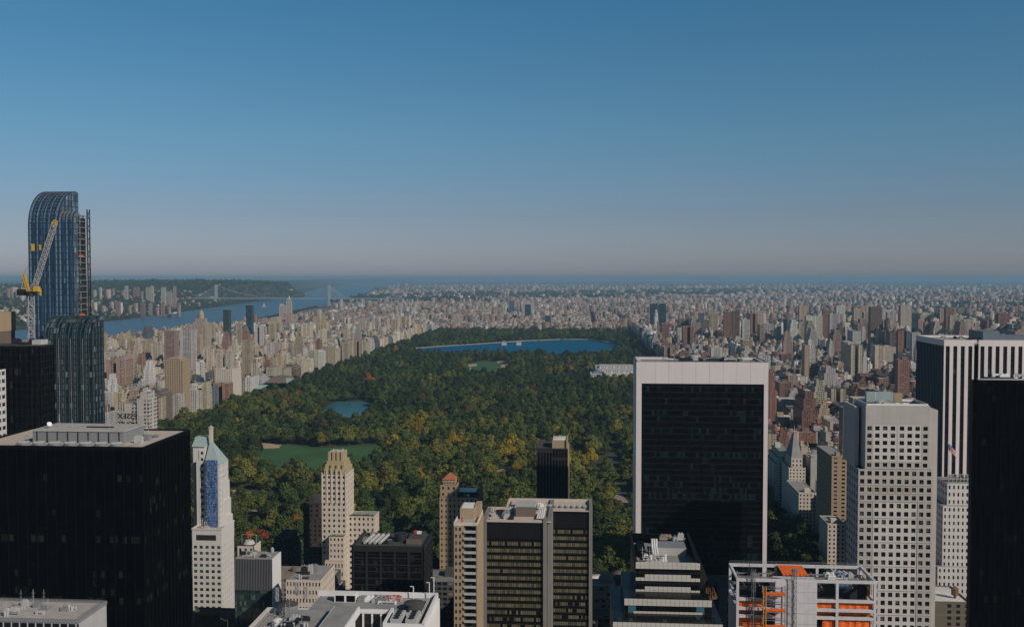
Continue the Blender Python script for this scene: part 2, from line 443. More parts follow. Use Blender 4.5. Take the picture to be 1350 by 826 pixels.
def pier_grid(mb, panes, side, fix, a0, a1, z0, z1, na, nz, fa=0.5, fz=0.5, depth=0.45, skip=None, m_lo=0.0, m_hi=0.0):
    """masonry grid standing proud of a recessed plane. side 'S' (faces -y), 'E' (+x), 'W' (-x), 'N'. panes: list collecting (side, a, z, w, h, fixed coordinate)."""
    pa = (a1 - a0) / na; pz = (z1 - z0) / nz
    wa, hz = pa * fa, pz * fz
    def slab(u0, u1, w0, w1):
        if side == 'S': mb.box(u0, u1, fix, fix + depth, w0, w1, bottom=True)
        elif side == 'N': mb.box(u0, u1, fix - depth, fix, w0, w1, bottom=True)
        elif side == 'E': mb.box(fix - depth, fix, u0, u1, w0, w1, bottom=True)
        else: mb.box(fix, fix + depth, u0, u1, w0, w1, bottom=True)
    edges = [a0] + [a0 + pa * k + s for k in range(na) for s in ((pa - wa) / 2, (pa + wa) / 2)] + [a1]
    for k in range(0, len(edges), 2): slab(edges[k], edges[k + 1], z0, z1)
    for i in range(na):
        u0 = a0 + pa * i + (pa - wa) / 2
        ze = [z0] + [z0 + pz * k + s for k in range(nz) for s in ((pz - hz) / 2, (pz + hz) / 2)] + [z1]
        for k in range(0, len(ze), 2): slab(u0, u0 + wa, ze[k], ze[k + 1])
        for k in range(nz):
            panes.append((side, u0 + wa / 2, z0 + pz * (k + 0.5), wa, hz, fix, depth))

PANE_MESH = {}
def add_panes(root, panes, mat, cap=100, name='window'):
    """each window its own part, past the cap the rest as one"""
    if not panes: return
    panes = sorted(panes, key=lambda p: -p[2])
    near, rest = panes[:cap], panes[cap:]
    L = root.location
    for (sd, a, z, w, h, fix, dp) in near:
        key = (sd, round(w, 2), round(h, 2), mat.name)
        if key not in PANE_MESH:
            mb = MB()
            if sd in 'SN': mb.box(-w / 2, w / 2, -0.04, 0.04, -h / 2, h / 2, bottom=True)
            else: mb.box(-0.04, 0.04, -w / 2, w / 2, -h / 2, h / 2, bottom=True)
            o = mb.build(name, mat); me = o.data; bpy.data.objects.remove(o); PANE_MESH[key] = me
        o = bpy.data.objects.new(name, PANE_MESH[key]); SC.objects.link(o); o.parent = root
        q = fix + (dp - 0.05 if sd in 'SW' else -dp + 0.05)
        o.location = ((a - L.x, q - L.y, z) if sd in 'SN' else (q - L.x, a - L.y, z))
    if rest:
        mb = MB()
        for (sd, a, z, w, h, fix, dp) in rest:
            q = fix + (dp - 0.05 if sd in 'SW' else -dp + 0.05)
            if sd in 'SN': mb.box(a - w / 2, a + w / 2, q - 0.04, q + 0.04, z - h / 2, z + h / 2)
            else: mb.box(q - 0.04, q + 0.04, a - w / 2, a + w / 2, z - h / 2, z + h / 2)
        tag(mb.build('remaining_windows', mat, root), kind='stuff')

def fan_unit(root, x, y, z, r, h=1.4):
    m = MB(); m.mi = 0; m.tube((x, y, z), (x, y, z + h), r, 20)
    o = m.build('cooling_fan', M['grey'], root)
    m = MB(); m.tube((x, y, z + h - 0.02), (x, y, z + h + 0.15), r * 1.05, 20, r2=r * 0.93); m.tube((x, y, z + h + 0.1), (x, y, z + h + 0.35), r * 0.25, 8)
    for k in range(6):
        a = k * math.pi / 3
        m.box(x, x + 0.01, y, y + 0.01, z, z + 0.01) if False else None
        m.tube((x, y, z + h + 0.22), (x + math.cos(a) * r * 0.9, y + math.sin(a) * r * 0.9, z + h + 0.22), 0.12, 4)
    m.build('fan_ring', M['lightgrey'], o)
    return o

def clutter(root, x0, x1, y0, y1, z, seed, n=10, hmax=3.0, mats=('grey', 'lightgrey', 'darkgrey')):
    """air handlers, ducts, pipes and masts on a roof, each a part of its own"""
    r = random.Random(seed)
    for k in range(n):
        t = r.random(); w = r.uniform(1.5, 4.5); d = r.uniform(1.5, 4); h = r.uniform(0.8, hmax)
        w = min(w, (x1 - x0) * 0.5); d = min(d, (y1 - y0) * 0.5)
        x = r.uniform(x0, x1 - w); y = r.uniform(y0, y1 - d)
        mt = M[r.choice(mats)]
        if t < 0.5:
            m = MB(); m.box(x, x + w, y, y + d, z, z + h)
            m.box(x + w * .1, x + w * .9, y + d * .15, y + d * .85, z + h, z + h + 0.25)
            m.tube((x + w * .3, y + d / 2, z + h + .2), (x + w * .3, y + d / 2, z + h + .6), min(w, d) * .2, 10)
            m.tube((x + w * .7, y + d / 2, z + h + .2), (x + w * .7, y + d / 2, z + h + .6), min(w, d) * .2, 10)
            m.build('air_handler', mt, root)
        elif t < 0.72:
            m = MB()
            L_ = r.uniform(3, max(3.5, (x1 - x0) * 0.4))
            L_ = min(L_, x1 - x)
            if r.random() < .5: m.box(x, x + L_, y, y + .9, z + .5, z + 1.3, bottom=True); m.box(x, x + .8, y, y + .9, z, z + .5); m.box(x + L_ - .8, x + L_, y, y + .9, z, z + .5)
            else:
                m.tube((x, y, z + .6), (x + L_, y, z + .6), .35, 8); m.tube((x, y, z), (x, y, z + .6), .35, 8); m.tube((x + L_, y, z), (x + L_, y, z + 1.2), .35, 8)
            m.build('duct', mt, root)
        elif t < 0.86:
            m = MB(); m.tube((x, y, z), (x, y, z + r.uniform(1, 2.6)), .4, 8); m.tube((x + 1, y, z), (x + 1, y, z + r.uniform(.8, 2)), .3, 8)
            m.build('vent_pipe', M['lightgrey'], root)
        else:
            hh = r.uniform(3, 7)
            m = MB(); m.tube((x, y, z), (x, y, z + hh), .09, 5); m.tube((x - .7, y, z + hh * .8), (x + .7, y, z + hh * .8), .06, 4); m.tube((x - .5, y, z + hh * .6), (x + .5, y, z + hh * .6), .06, 4)
            m.build('antenna', mt, root)

def water_tank(root, x, y, z, r=2.2, h=3.5, mat=None):
    m = MB()
    for sx, sy in ((1, 1), (1, -1), (-1, 1), (-1, -1)): m.tube((x + sx * r * .6, y + sy * r * .6, z), (x + sx * r * .6, y + sy * r * .6, z + 2.2), .15, 4)
    m.tube((x, y, z + 2.2), (x, y, z + 2.2 + h), r, 12); m.tube((x, y, z + 2.2 + h), (x, y, z + 2.2 + h + r * .6), r * 1.08, 12, r2=0.02)
    return m.build('water_tank', mat or M['brown'], root)

def railing(root, pts, z, h=1.1, mat=None, step=2.0):
    m = MB()
    for (a, b) in zip(pts[:-1], pts[1:]):
        a = Vector((*a, z)); b = Vector((*b, z)); L_ = (b - a).length; n = max(1, int(L_ / step))
        for hh in (h, h * .5): m.tube(a + Vector((0, 0, hh)), b + Vector((0, 0, hh)), .05, 4)
        for k in range(n + 1):
            p = a.lerp(b, k / n); m.tube(p, p + Vector((0, 0, h)), .05, 4)
    return m.build('railing', mat or M['grey'], root)
# ================================================================== SURVEYED BUILDINGS
# ---- black curtain-wall tower
def black_tower():
    x0, x1, y0, y1 = XX(-41, 401), XX(188.5, 401), 401.0, 450.0
    z = ZZ(589, 401, 188)
    t = hero('office_tower', 'wide black glass office tower with beige gravel roof and a row of cooling fans', 'office tower', x0, x1, y0, y1, z)
    m = MB(); m.box(x0, x1, y0, y1, 0, z - 1.2, top=False); m.build('curtain_wall', M['blackglass'], t)
    m = MB()
    n = 18
    for k in range(n + 1):
        x = x0 + (x1 - x0) * k / n; m.box(x - .12, x + .12, y0 - .32, y0 - .002, 0, z - 1)
        m.box(x - .12, x + .12, y1 + .002, y1 + .32, 0, z - 1)
    n = 13
    for k in range(n + 1):
        y = y0 + (y1 - y0) * k / n; m.box(x1 + .002, x1 + .32, y - .12, y + .12, 0, z - 1); m.box(x0 - .32, x0 - .002, y - .12, y + .12, 0, z - 1)
    m.build('mullion', M['black'], t)
    box_part('roof', M['gravel'], t, x0 + .6, x1 - .6, y0 + .6, y1 - .6, z - 2, z - .7)
    m = MB(); parapet(m, x0 - .35, x1 + .35, y0 - .35, y1 + .35, z - 1.6, 1.6, .9); m.build('parapet', M['black'], t)
    # mechanical penthouse
    px0, px1, py0, py1, pz = XX(43, 413, 575), XX(163, 413, 575), 413.0, 433.0, z + 4.3
    p = box_part('penthouse', M['grey'], t, px0, px1, py0, py1, z - .7, pz)
    box_part('roof_slab', M['palegravel'], p, px0 - .4, px1 + .4, py0 - .4, py1 + .4, pz, pz + .5)
    box_part('skylight', M['black'], p, px0 + 20, px0 + 32, py0 + 8, py0 + 9.2, pz + .5, pz + .9)
    for k in range(9):
        xx = px0 + 2 + k * (px1 - px0 - 4) / 8; box_part('louvre', M['darkgrey'], p, xx - .25, xx + .25, py0 - .15, py0 - .01, z - .6, pz - .3)
    for k in range(7):
        fan_unit(t, XX(30 + k * 20.5, 406, 586), 406.5, z - .7, 2.55, 1.3)
    for k in range(7):
        xx = XX(22 + k * 20.6, 404, 586)
        m = MB()
        for s in (0, 1.4): m.tube((xx + s, 410.5, z - .7), (xx + s, 410.5, z + 2.4), .1, 4)
        m.tube((xx, 410.5, z + 2.4), (xx + 1.4, 410.5, z + 2.4), .1, 4); m.tube((xx, 410.5, z + 1), (xx + 1.4, 410.5, z + 1), .08, 4)
        m.build('pipe_frame', M['grey'], t)
    railing(t, [(x0 + 2, 403.2), (px1 + 7, 403.2), (px1 + 7, 434)], z - .7, 1.2)
    for (a, b_, r_, h_) in ((.15, 424, .08, 6), (.35, 420, .06, 4), (.62, 430, .1, 9), (.8, 417, .06, 5)):
        m = MB(); xx = px0 + (px1 - px0) * a; m.tube((xx, b_, pz + .5), (xx, b_, pz + h_), r_, 5); m.build('antenna', M['lightgrey'], t)
    m = MB(); xx = px0 + 4; m.tube((xx, 419, pz + .5), (xx, 419, pz + 1.6), .15, 6); m.tube((xx, 419, pz + 1.6), (xx + .7, 418.4, pz + 2.3), .1, 12, r2=1.1); m.build('dish_antenna', M['whitepaint'], t)
    clutter(t, px1 + 1, px1 + 8, 414, 436, z - .7, 5, 8, 3.5)
black_tower()

# ---- low pale roof building
def corner_roof():
    z = 138.0
    Y0, Y1 = 0, 0
    p = atZ(103.5, 816.5, z); q = atZ(133, 791.5, z)
    x1 = p.x; y0, y1 = p.y, q.y
    x0 = x1 - 42
    t = hero('office_building', 'low building with pale gravel roof in the bottom corner before the black tower', 'office building', x0, x1, y0, y1, z)
    m = MB(); m.box(x0, x1, y0, y1, 0, z - 1, top=False); m.build('wall', M['lightgrey'], t)
    m = MB(); m.box(x0 - .1, x1 + .1, y0 - .12, y0 - .01, 0, z - 1.5, top=False); m.build('window_wall', M['gmglass'], t)
    box_part('roof', M['palegravel'], t, x0 + .5, x1 - .5, y0 + .5, y1 - .5, z - 1.4, z - .6)
    m = MB(); parapet(m, x0 - .2, x1 + .2, y0 - .2, y1 + .2, z - 1.2, 1.3, .6); m.build('parapet', M['grey'], t)
    railing(t, [(x0 + 1, y1 - 1), (x1 - 1, y1 - 1), (x1 - 1, y0 + 2)], z - .6, 1.3)
    clutter(t, x0 + 10, x0 + 20, y0 + 3, y1 - 3, z - .6, 31, 14, 2.2, ('lightgrey', 'grey'))
    clutter(t, x0 + 21, x1 - 6, y0 + 6, y1 - 4, z - .6, 33, 9, 1.3, ('lightgrey', 'grey'))
    m = MB()
    for k in range(14):
        a = x0 + 2 + k * 3; m.box(a, a + .35, y0 - .4, y0 - .14, z - 9, z - 1.4)
    m.build('column_strip', M['lightgrey'], t)
corner_roof()

# ---- tall blue glass tower with curved crown
def curved_slab(mb, x0, x1, y0, y1, zs, zt, run, n=14, zb=0):
    """box whose south face bends back over `run` metres between heights zs and zt; u along x, v along the arc"""
    prof = [(y0, zb), (y0, zs)]
    for k in range(1, n + 1):
        a = k / n * math.pi / 2
        prof.append((y0 + run * (1 - math.cos(a)), zs + (zt - zs) * math.sin(a)))
    prof.append((y1, zt))
    v = 0.0; w = x1 - x0
    for (ya, za), (yb, zb_) in zip(prof[:-1], prof[1:]):
        d = math.hypot(yb - ya, zb_ - za)
        va, vb = (za, zb_) if abs(yb - ya) < 1e-6 else (v, v + d)
        mb.face([(x0, ya, za), (x1, ya, za), (x1, yb, zb_), (x0, yb, zb_)], [(0, va), (w, va), (w, vb), (0, vb)])
        v = vb
    for x, s in ((x1, 1), (x0, -1)):
        # sides split below and above the spring line
        lo = [(x, y0, zb), (x, y1, zb), (x, y1, zs), (x, y0, zs)]
        hi = [(x, y1, zs)] + [(x, y1, zt)] + [(x, a, b_) for a, b_ in prof[-2:0:-1]]
        for pts in (lo, hi):
            if s < 0: pts = pts[::-1]
            mb.mi = 1 if s > 0 else 0
            mb.face(pts, [(p_[1], p_[2]) for p_ in pts]); mb.mi = 0
    mb.face([(x1, y1, zb), (x0, y1, zb), (x0, y1, zt), (x1, y1, zt)], [(0, zb), (w, zb), (w, zt), (0, zt)])
    return prof

def ribs(mb, xs, prof, w=.35, proud=.45):
    for x in xs:
        for (ya, za), (yb, zb_) in zip(prof[:-1], prof[1:]):
            d = Vector((0, yb - ya, zb_ - za)).normalized(); nrm = Vector((0, -d.z, d.y)) * proud
            a = Vector((x, ya, za)); b_ = Vector((x, yb, zb_)); h = Vector((w / 2, 0, 0))
            mb.face([a - h + nrm, a + h + nrm, b_ + h + nrm, b_ - h + nrm])
            mb.face([a + h, b_ + h, b_ + h + nrm, a + h + nrm]); mb.face([a - h + nrm, b_ - h + nrm, b_ - h, a - h])

M['ribgrey'] = plain('grey_green_rib', (0.035, 0.055, 0.06), .4, noise=.05, spec=.5)
M['ribblue'] = plain('blue_grey_rib', (0.022, 0.038, 0.065), .4, noise=.05, spec=.5)
def glass_tower():
    Y = 640.0
    xa, xb, xc, xd = XX(38.5, Y, 350), XX(77.5, Y, 350), XX(97.5, Y, 350), XX(97.6, Y, 350)
    zt = ZZ(253.5, Y + 24, 80); zs = ZZ(298, Y, 40)
    t = hero('glass_skyscraper', 'tallest blue glass skyscraper with a curved crown and an unfinished east edge behind the crane', 'skyscraper', xa, xc, 612, Y + 28, zt)
    m = MB(); p1 = curved_slab(m, xa, xb, Y, Y + 27, zs, zt, 24); m.build('curtain_wall', [M['blueglass'], M['sideglass']], t)
    z2 = ZZ(279, Y + 5, 95); z2s = ZZ(291, Y, 90)
    m = MB(); p2 = curved_slab(m, xb + .01, xc, Y + .02, Y + 6, z2s, z2, 5.2); m.build('curtain_wall', [M['blueglass'], M['sideglass']], t)
    m = MB(); ribs(m, [xa + .2 + k * (xb - xa - .4) / 8 for k in range(9)], p1[:-1], .7, .5)
    ribs(m, [xb + .3 + k * (xc - xb - .6) / 4 for k in range(5)], p2[:-1], .6, .45); m.build('rib', M['ribblue'], t)
    m = MB()
    for pr, a, b_ in ((p1, xa, xb), (p2, xb, xc)):
        for (ya, za) in pr[2:-1]: m.box(a + .3, b_ - .3, ya - .12, ya + .12, za + .05, za + .35)
    m.build('crown_beam', M['grey'], t)
    m = MB()
    for k in range(1, 5): q = min(1.0, (4 + k * 4.6) / 24.0); m.box(xb + .01, xb + .3, Y + 4 + k * 4.6, Y + 4.3 + k * 4.6, z2, zs + (zt - zs) * math.sqrt(max(0, 1 - (1 - q) ** 2)) - .6)
    m.build('side_mullion', M['ribblue'], t)
    # unfinished east edge: slabs, hoist lattice
    m = MB(); hx0, hx1, hz = xb + .35, XX(116.0, Y + 26, 350), ZZ(281, Y + 16, 110)
    zf = 150.0
    while zf < hz:
        m.box(hx0, hx1, Y + 8, Y + 26, zf, zf + .5, bottom=True); zf += 4.0
    for a in (hx0 + .1, (hx0 + hx1) / 2, hx1 - .6):
        for yq in (7.6, 16, 25.6): m.box(a, a + .5, Y + yq, Y + yq + .5, 0, hz)
    m.build('floor_slab', M['grey'], t)
    m = MB(); zf = 150.0; r = random.Random(4)
    while zf < hz - 4:
        a = Y + 8.6 + r.uniform(0, 6); b_ = a + r.uniform(3, 7); box_part('facade_panel', M['tealglass'], t, hx1 - .4, hx1 - .1, a, b_, zf + .6, zf + r.uniform(2, 3.6)); zf += 4.0
    m = MB(); zf = 150.0
    while zf < hz - 4:
        if r.random() < .16: box_part('safety_tarp', M['orange'], t, hx1 - .05, hx1 + .1, Y + 14, Y + 20, zf + .6, zf + 1.5)
        zf += 4.0
    m = MB(); m.lattice((hx1 + .5, Y + 26.5, 0), (hx1 + .5, Y + 26.5, ZZ(276, Y + 26, 116)), 1.6, 70, .13); m.build('hoist_mast', M['darkgrey'], t)
    box_part('inner_core', M['darkgrey'], t, hx0 + .6, hx1 - .9, Y + 11, Y + 25, 0, hz - 3)
    # paper-backed window openings and hanging boards
    for (px, py, w, h) in ((44, 326, 2.4, 4.6), (53.5, 326, 1.6, 3.6), (54, 385, 1.4, 4.5)):
        c = atY(px, py, Y); box_part('plywood_panel', M['yellow'], t, c.x - w / 2, c.x + w / 2, Y - .62, Y - .5, c.z - h / 2, c.z + h / 2)
    # lower front block with its own curved crown
    Yl = 612.0
    xe, xf = XX(59, Yl, 480), XX(123, Yl, 480)
    zls, zlt = ZZ(446, Yl, 90), ZZ(416, Yl + 14, 100)
    m = MB(); p3 = curved_slab(m, xe, xf, Yl, Yl + 14.5, zls, zlt, 14); m.build('front_curtain_wall', [M['greenglass'], M['greenglass']], t)
    box_part('link_block', M['greenglass'], t, xe, xf - 9, Yl + 14.6, Y - .1, 0, zlt - .5)
    m = MB(); n = 12; ribs(m, [xe + .2 + k * (xf - xe - .4) / n for k in range(n + 1)], p3[:-1], .55, .5); m.build('front_rib', M['ribgrey'], t)
    m = MB()
    for k in range(n):
        if k % 3 == 0:
            a = xe + .2 + (k + .5) * (xf - xe - .4) / n; ribs(m, [a], p3[:2], .25, .25)
    m.build('thin_mullion', M['grey'], t)
    
glass_tower()

def dark_tower_d():
    Y = 500.0
    x0, x1 = XX(-40, Y), XX(53, Y, 500); z = ZZ(456, Y, 30)
    y1 = -x1 * 0 + 512.5
    y1 = Y + 12
    x1b = x1; 
    t = hero('office_tower', 'black glass office tower standing under the blue glass skyscraper', 'office tower', x0, x1, Y, Y + 13.5, z)
    m = MB(); m.box(x0, x1, Y, Y + 13.5, 0, z, top=False); m.build('curtain_wall', M['darkbay'], t)
    m = MB()
    for k in range(15): a = x0 + (x1 - x0) * k / 14; m.box(a - .15, a + .15, Y - .35, Y - .002, 0, z)
    for k in range(6): a = Y + 13.5 * k / 5; m.box(x1 + .002, x1 + .3, a - .15, a + .15, 0, z)
    m.build('mullion', M['black'], t)
    box_part('roof', M['darkroof'], t, x0, x1, Y, Y + 13.5, z, z + .6)
    clutter(t, XX(8, Y, 460), XX(40, Y, 460), Y + 2, Y + 12, z + .6, 8, 10, 3.5, ('darkgrey', 'grey'))
    m = MB(); m.box(XX(38, Y, 460), XX(50, Y, 460), Y + 3, Y + 10, z + .6, z + 3); m.build('white_plant_box', M['lightgrey'], t)
dark_tower_d()

def left_edge_buildings():
    Y = 640.0
    x0, x1, z = XX(-40, Y), XX(-5, Y, 430), ZZ(412, Y, 8)
    t = hero('apartment_tower', 'beige capped brown tower top at the edge beside the crane mast', 'tower', x0, x1, Y, Y + 22, z)
    m = MB(); m.box(x0, x1, Y, Y + 22, 0, z - 13); m.build('wall', M['brown'], t)
    box_part('crown', M['tan'], t, x0 - .4, x1 + .4, Y - .4, Y + 22.4, z - 13, z)
    ps = []; m = MB(); pier_grid(m, ps, 'S', Y - .5, x0, x1, z - 43, z - 13.2, 7, 8, .55, .5); m.build('pier', M['redtile'], t); add_panes(t, ps, M['pane'], 60)
    Y = 430.0 + 60
    Y = 470.0
    x0, x1, z = XX(-80, Y), XX(-22, Y, 530), ZZ(491, Y, 5)
    t = hero('office_building', 'white banded building sliced by the picture edge, above the black tower roof', 'office building', x0, x1, Y, Y + 20, z)
    m = MB(); ps = []; m.box(x0 + .5, x1 - .5, Y + .5, Y + 19.5, 0, z - .2); m.build('core', M['darkgrey'], t)
    m = MB(); pier_grid(m, ps, 'S', Y, x0, x1, z - 80, z, 8, 20, .8, .52); pier_grid(m, ps, 'E', x1, Y + .5, Y + 19.5, z - 80, z, 5, 20, .8, .5); m.build('wall', M['whitestone'], t)
    add_panes(t, ps, M['panegreen'])
left_edge_buildings()

def crane():
    Y = 560.0
    # stands between the black tower and the glass skyscraper
    b = atY(42, 497, Y); top = atY(41.5, 388, Y)
    occupy(b.x - 4, b.x + 4, Y - 4, Y + 4)
    t = thing('tower_crane', 'white and yellow luffing tower crane rising beside the blue glass skyscraper', 'crane', (b.x, Y, 0))
    m = MB(); m.lattice((b.x, Y, 0), (b.x, Y, top.z - 1), 3.2, 68, .15); m.build('mast', M['lightgrey'], t)
    m = MB(); m.tube((b.x, Y, top.z - 1), (b.x, Y, top.z + 1), 2.4, 14); m.build('slewing_ring', M['darkgrey'], t)
    m = MB(); z0 = top.z + 1
    m.box(b.x - 7, b.x + 3.5, Y - 1.6, Y + 1.6, z0, z0 + .8, bottom=True); m.box(b.x - 7.5, b.x - 3.5, Y - 1.4, Y + 1.4, z0 - 1.6, z0 + 2); m.build('machinery_deck', M['darkgrey'], t)
    m = MB(); m.box(b.x + 2.2, b.x + 5.5, Y - 1.3, Y + 1.1, z0 + .8, z0 + 3.6); m.build('operator_cab', M['yellow'], t)
    f = atY(46, 377, Y); tip = atY(72.5, 293, Y)
    m = MB(); m.lattice((f.x, Y, f.z), (tip.x, Y, tip.z), 2.2, 26, .11, up=(0, 1, 0)); m.build('jib', M['lightgrey'], t)
    m = MB(); m.lattice((tip.x - 1.2, Y, tip.z - 2.2), (tip.x + .6, Y, tip.z + 1.2), 1.6, 2, .16, up=(0, 1, 0)); m.build('jib_tip', M['yellow'], t)
    ap = atY(31, 361, Y)
    m = MB(); m.lattice((b.x - 1, Y, z0 + .8), (ap.x, Y, ap.z), 1.2, 9, .16, up=(0, 1, 0)); m.tube((b.x - 5.5, Y, z0 + 1), (ap.x, Y, ap.z), .16, 5); m.build('back_mast', M['yellow'], t)
    m = MB()
    for dy in (-.6, .6): m.tube((ap.x, Y + dy, ap.z), (tip.x, Y + dy, tip.z), .05, 4)
    m.build('cable', M['darkgrey'], t)
crane()

# ---- white stone tower with the pyramid roof
def pyramid_tower():
    Y = 600.0
    zl = ZZ(706, Y)
    x0, x1 = XX(254, Y, 760), XX(292.5, Y, 760); y1 = Y + 22.6
    t = hero('hotel_tower', 'white stone tower with a green pyramid roof, chimney and blue scaffold netting', 'tower', x0, x1, Y, y1, ZZ(567, 606))
    m = MB(); ps = []
    m.box(x0 + .5, x1 - .5, Y + .5, y1 - .5, 0, zl - .3); m.build('core', M['darkgrey'], t)
    m = MB(); nz = int((zl - 3) / 3.9)
    pier_grid(m, ps, 'S', Y, x0 + .001, x1 - .001, zl - 3 - nz * 3.9, zl - 9, 5, nz - 1, .58, .5)
    m.box(x0, x1, Y, Y + .5, zl - 9, zl - 6.8); m.box(x0, x0 + 2.2, Y, Y + .5, zl - 6.8, zl - 3.2); m.box(x1 - 3.5, x1, Y, Y + .5, zl - 6.8, zl - 3.2); m.box(x0, x1, Y, Y + .5, zl - 3.2, zl)
    pier_grid(m, ps, 'E', x1, Y + .5, y1 - .5, zl - 3 - nz * 3.9, zl - 9, 6, nz - 1, .28, .5)
    m.box(x1 - .5, x1, Y + .5, y1, zl - 9, zl); m.box(x0, x0 + .5, Y + .5, y1, 0, zl); m.box(x0 + .5, x1 - .5, y1 - .5, y1, 0, zl)
    m.build('wall', M['whitestone'], t); add_panes(t, ps, M['panegreen'])
    box_part('terrace', M['palegravel'], t, x0 + .5, x1 - .5, Y + .5, y1 - .5, zl - .3, zl + .1)
    m = MB(); parapet(m, x0 - .3, x1 + .3, Y - .3, y1 + .3, zl, .9, .6); m.build('cornice', M['whitestone'], t)
    clutter(t, x0 + 4, x0 + 11, Y + 2, Y + 5.5, zl + .1, 3, 5, 1.6, ('lightgrey', 'whitepaint'))
    # shaft
    Ys = 607.0
    sx0, sx1 = XX(270.5, Ys, 650), XX(289.5, Ys, 650); zs = ZZ(618, Ys); sy1 = y1
    m = MB(); ps = []
    m.box(sx0 + .4, sx1 - .4, Ys + .4, sy1 - .4, zl, zs)
    m.build('shaft_core', M['darkgrey'], t)
    m = MB(); pier_grid(m, ps, 'S', Ys, sx0, sx1, zl + .2, zs, 3, 11, .3, .5, .4)
    pier_grid(m, ps, 'E', sx1, Ys + .4, sy1 - .2, zl + .2, zs, 5, 11, .35, .5, .4)
    m.box(sx0, sx0 + .4, Ys + .4, sy1, zl, zs); m.box(sx0, sx1, sy1 - .2, sy1, zl, zs)
    # stepped buttresses on the east side
    for k, (zz, ex) in enumerate(((ZZ(640, 615), 1.0), (ZZ(664, 615), 2.0), (ZZ(686, 615), 3.2))):
        m.box(sx1, sx1 + ex, Ys + 3 + k * 1.5, sy1 - .6 - k * .4, zl, zz)
    m.build('shaft_wall', M['whitestone'], t); add_panes(t, ps, M['pane'])
    # left wing with flat copper top
    wx0, wx1 = XX(254, Ys + 3, 650), XX(270.5, Ys + 3, 650) - .02; zw = ZZ(594, Ys + 3)
    m = MB(); m.box(wx0 + .4, wx1, Ys + 3.4, sy1, zl, zw); m.box(wx0 + 2.6, wx0 + 4.2, Ys + 2.98, Ys + 3.3, zl, zw - 9)
    ps = []; pier_grid(m, ps, 'S', Ys + 3, wx0 + 4.4, wx1, zl + .2, zw - 2, 1, 12, .45, .45, .4); m.build('wing_wall', M['whitestone'], t); add_panes(t, ps, M['pane'])
    box_part('wing_slot', M['darkgrey'], t, wx0 + 1.0, wx0 + 2.5, Ys + 2.9, Ys + 3.3, zl, zw - 10)
    m = MB(); m.hip(wx0 - .2, wx1, Ys + 2.6, sy1, zw, zw + 5.4, (wx0 - .1, wx1 - 1), (Ys + 9, sy1 - .2)); m.build('copper_roof', M['copper'], t)
    # pyramid
    ap = atY(278.5, 584, (Ys + sy1) / 2)
    m = MB(); m.hip(sx0 - .3, sx1 + .3, Ys - .3, sy1 + .3, zs, ap.z + 1.5, (ap.x - .6, ap.x + .6), ((Ys + sy1) / 2 - .6, (Ys + sy1) / 2 + .6)); m.build('pyramid_roof', M['copper'], t)
    ft = ZZ(566, (Ys + sy1) / 2)
    m = MB(); yy = (Ys + sy1) / 2; m.box(ap.x - 1.0, ap.x + 1.0, yy - 1, yy + 1, ap.z - 1, ft - 1.2); m.box(ap.x - 1.3, ap.x + 1.3, yy - 1.3, yy + 1.3, ft - 1.2, ft - .6); m.box(ap.x - .5, ap.x + .5, yy - .5, yy + .5, ft - .6, ft + .3); m.build('chimney', M['cream'], t)
    # blue netting over the scaffold
    bx0, bx1 = XX(272.5, Ys - 1.2, 650), XX(287, Ys - 1.2, 650)
    m = MB(); r = random.Random(2); zb = zl + 1.0; zt_ = ZZ(611, Ys - 1)
    n = 12
    for k in range(n):
        za = zb + (zt_ - zb) * k / n; zc = zb + (zt_ - zb) * (k + 1) / n - .35
        nseg = 4
        for j in range(nseg):
            a = bx0 + (bx1 - bx0) * j / nseg; b_ = bx0 + (bx1 - bx0) * (j + 1) / nseg
            o_ = [r.uniform(-.35, .35) for _ in range(4)]
            m.face([(a, Ys - 1.2 + o_[0], za), (b_, Ys - 1.2 + o_[1], za), (b_, Ys - 1.2 + o_[2], zc), (a, Ys - 1.2 + o_[3], zc)])
    m.build('scaffold_netting', M['bluenet'], t)
    m = MB()
    for k in range(n + 1):
        za = zb + (zt_ - zb) * k / n; m.box(bx0, bx1, Ys - 1.0, Ys - .1, za - .15, za)
    for j in range(5): a = bx0 + (bx1 - bx0) * j / 4; m.tube((a, Ys - .9, zb), (a, Ys - .9, zt_ + 1), .1, 4)
    m.build('scaffold', M['lightgrey'], t)
pyramid_tower()

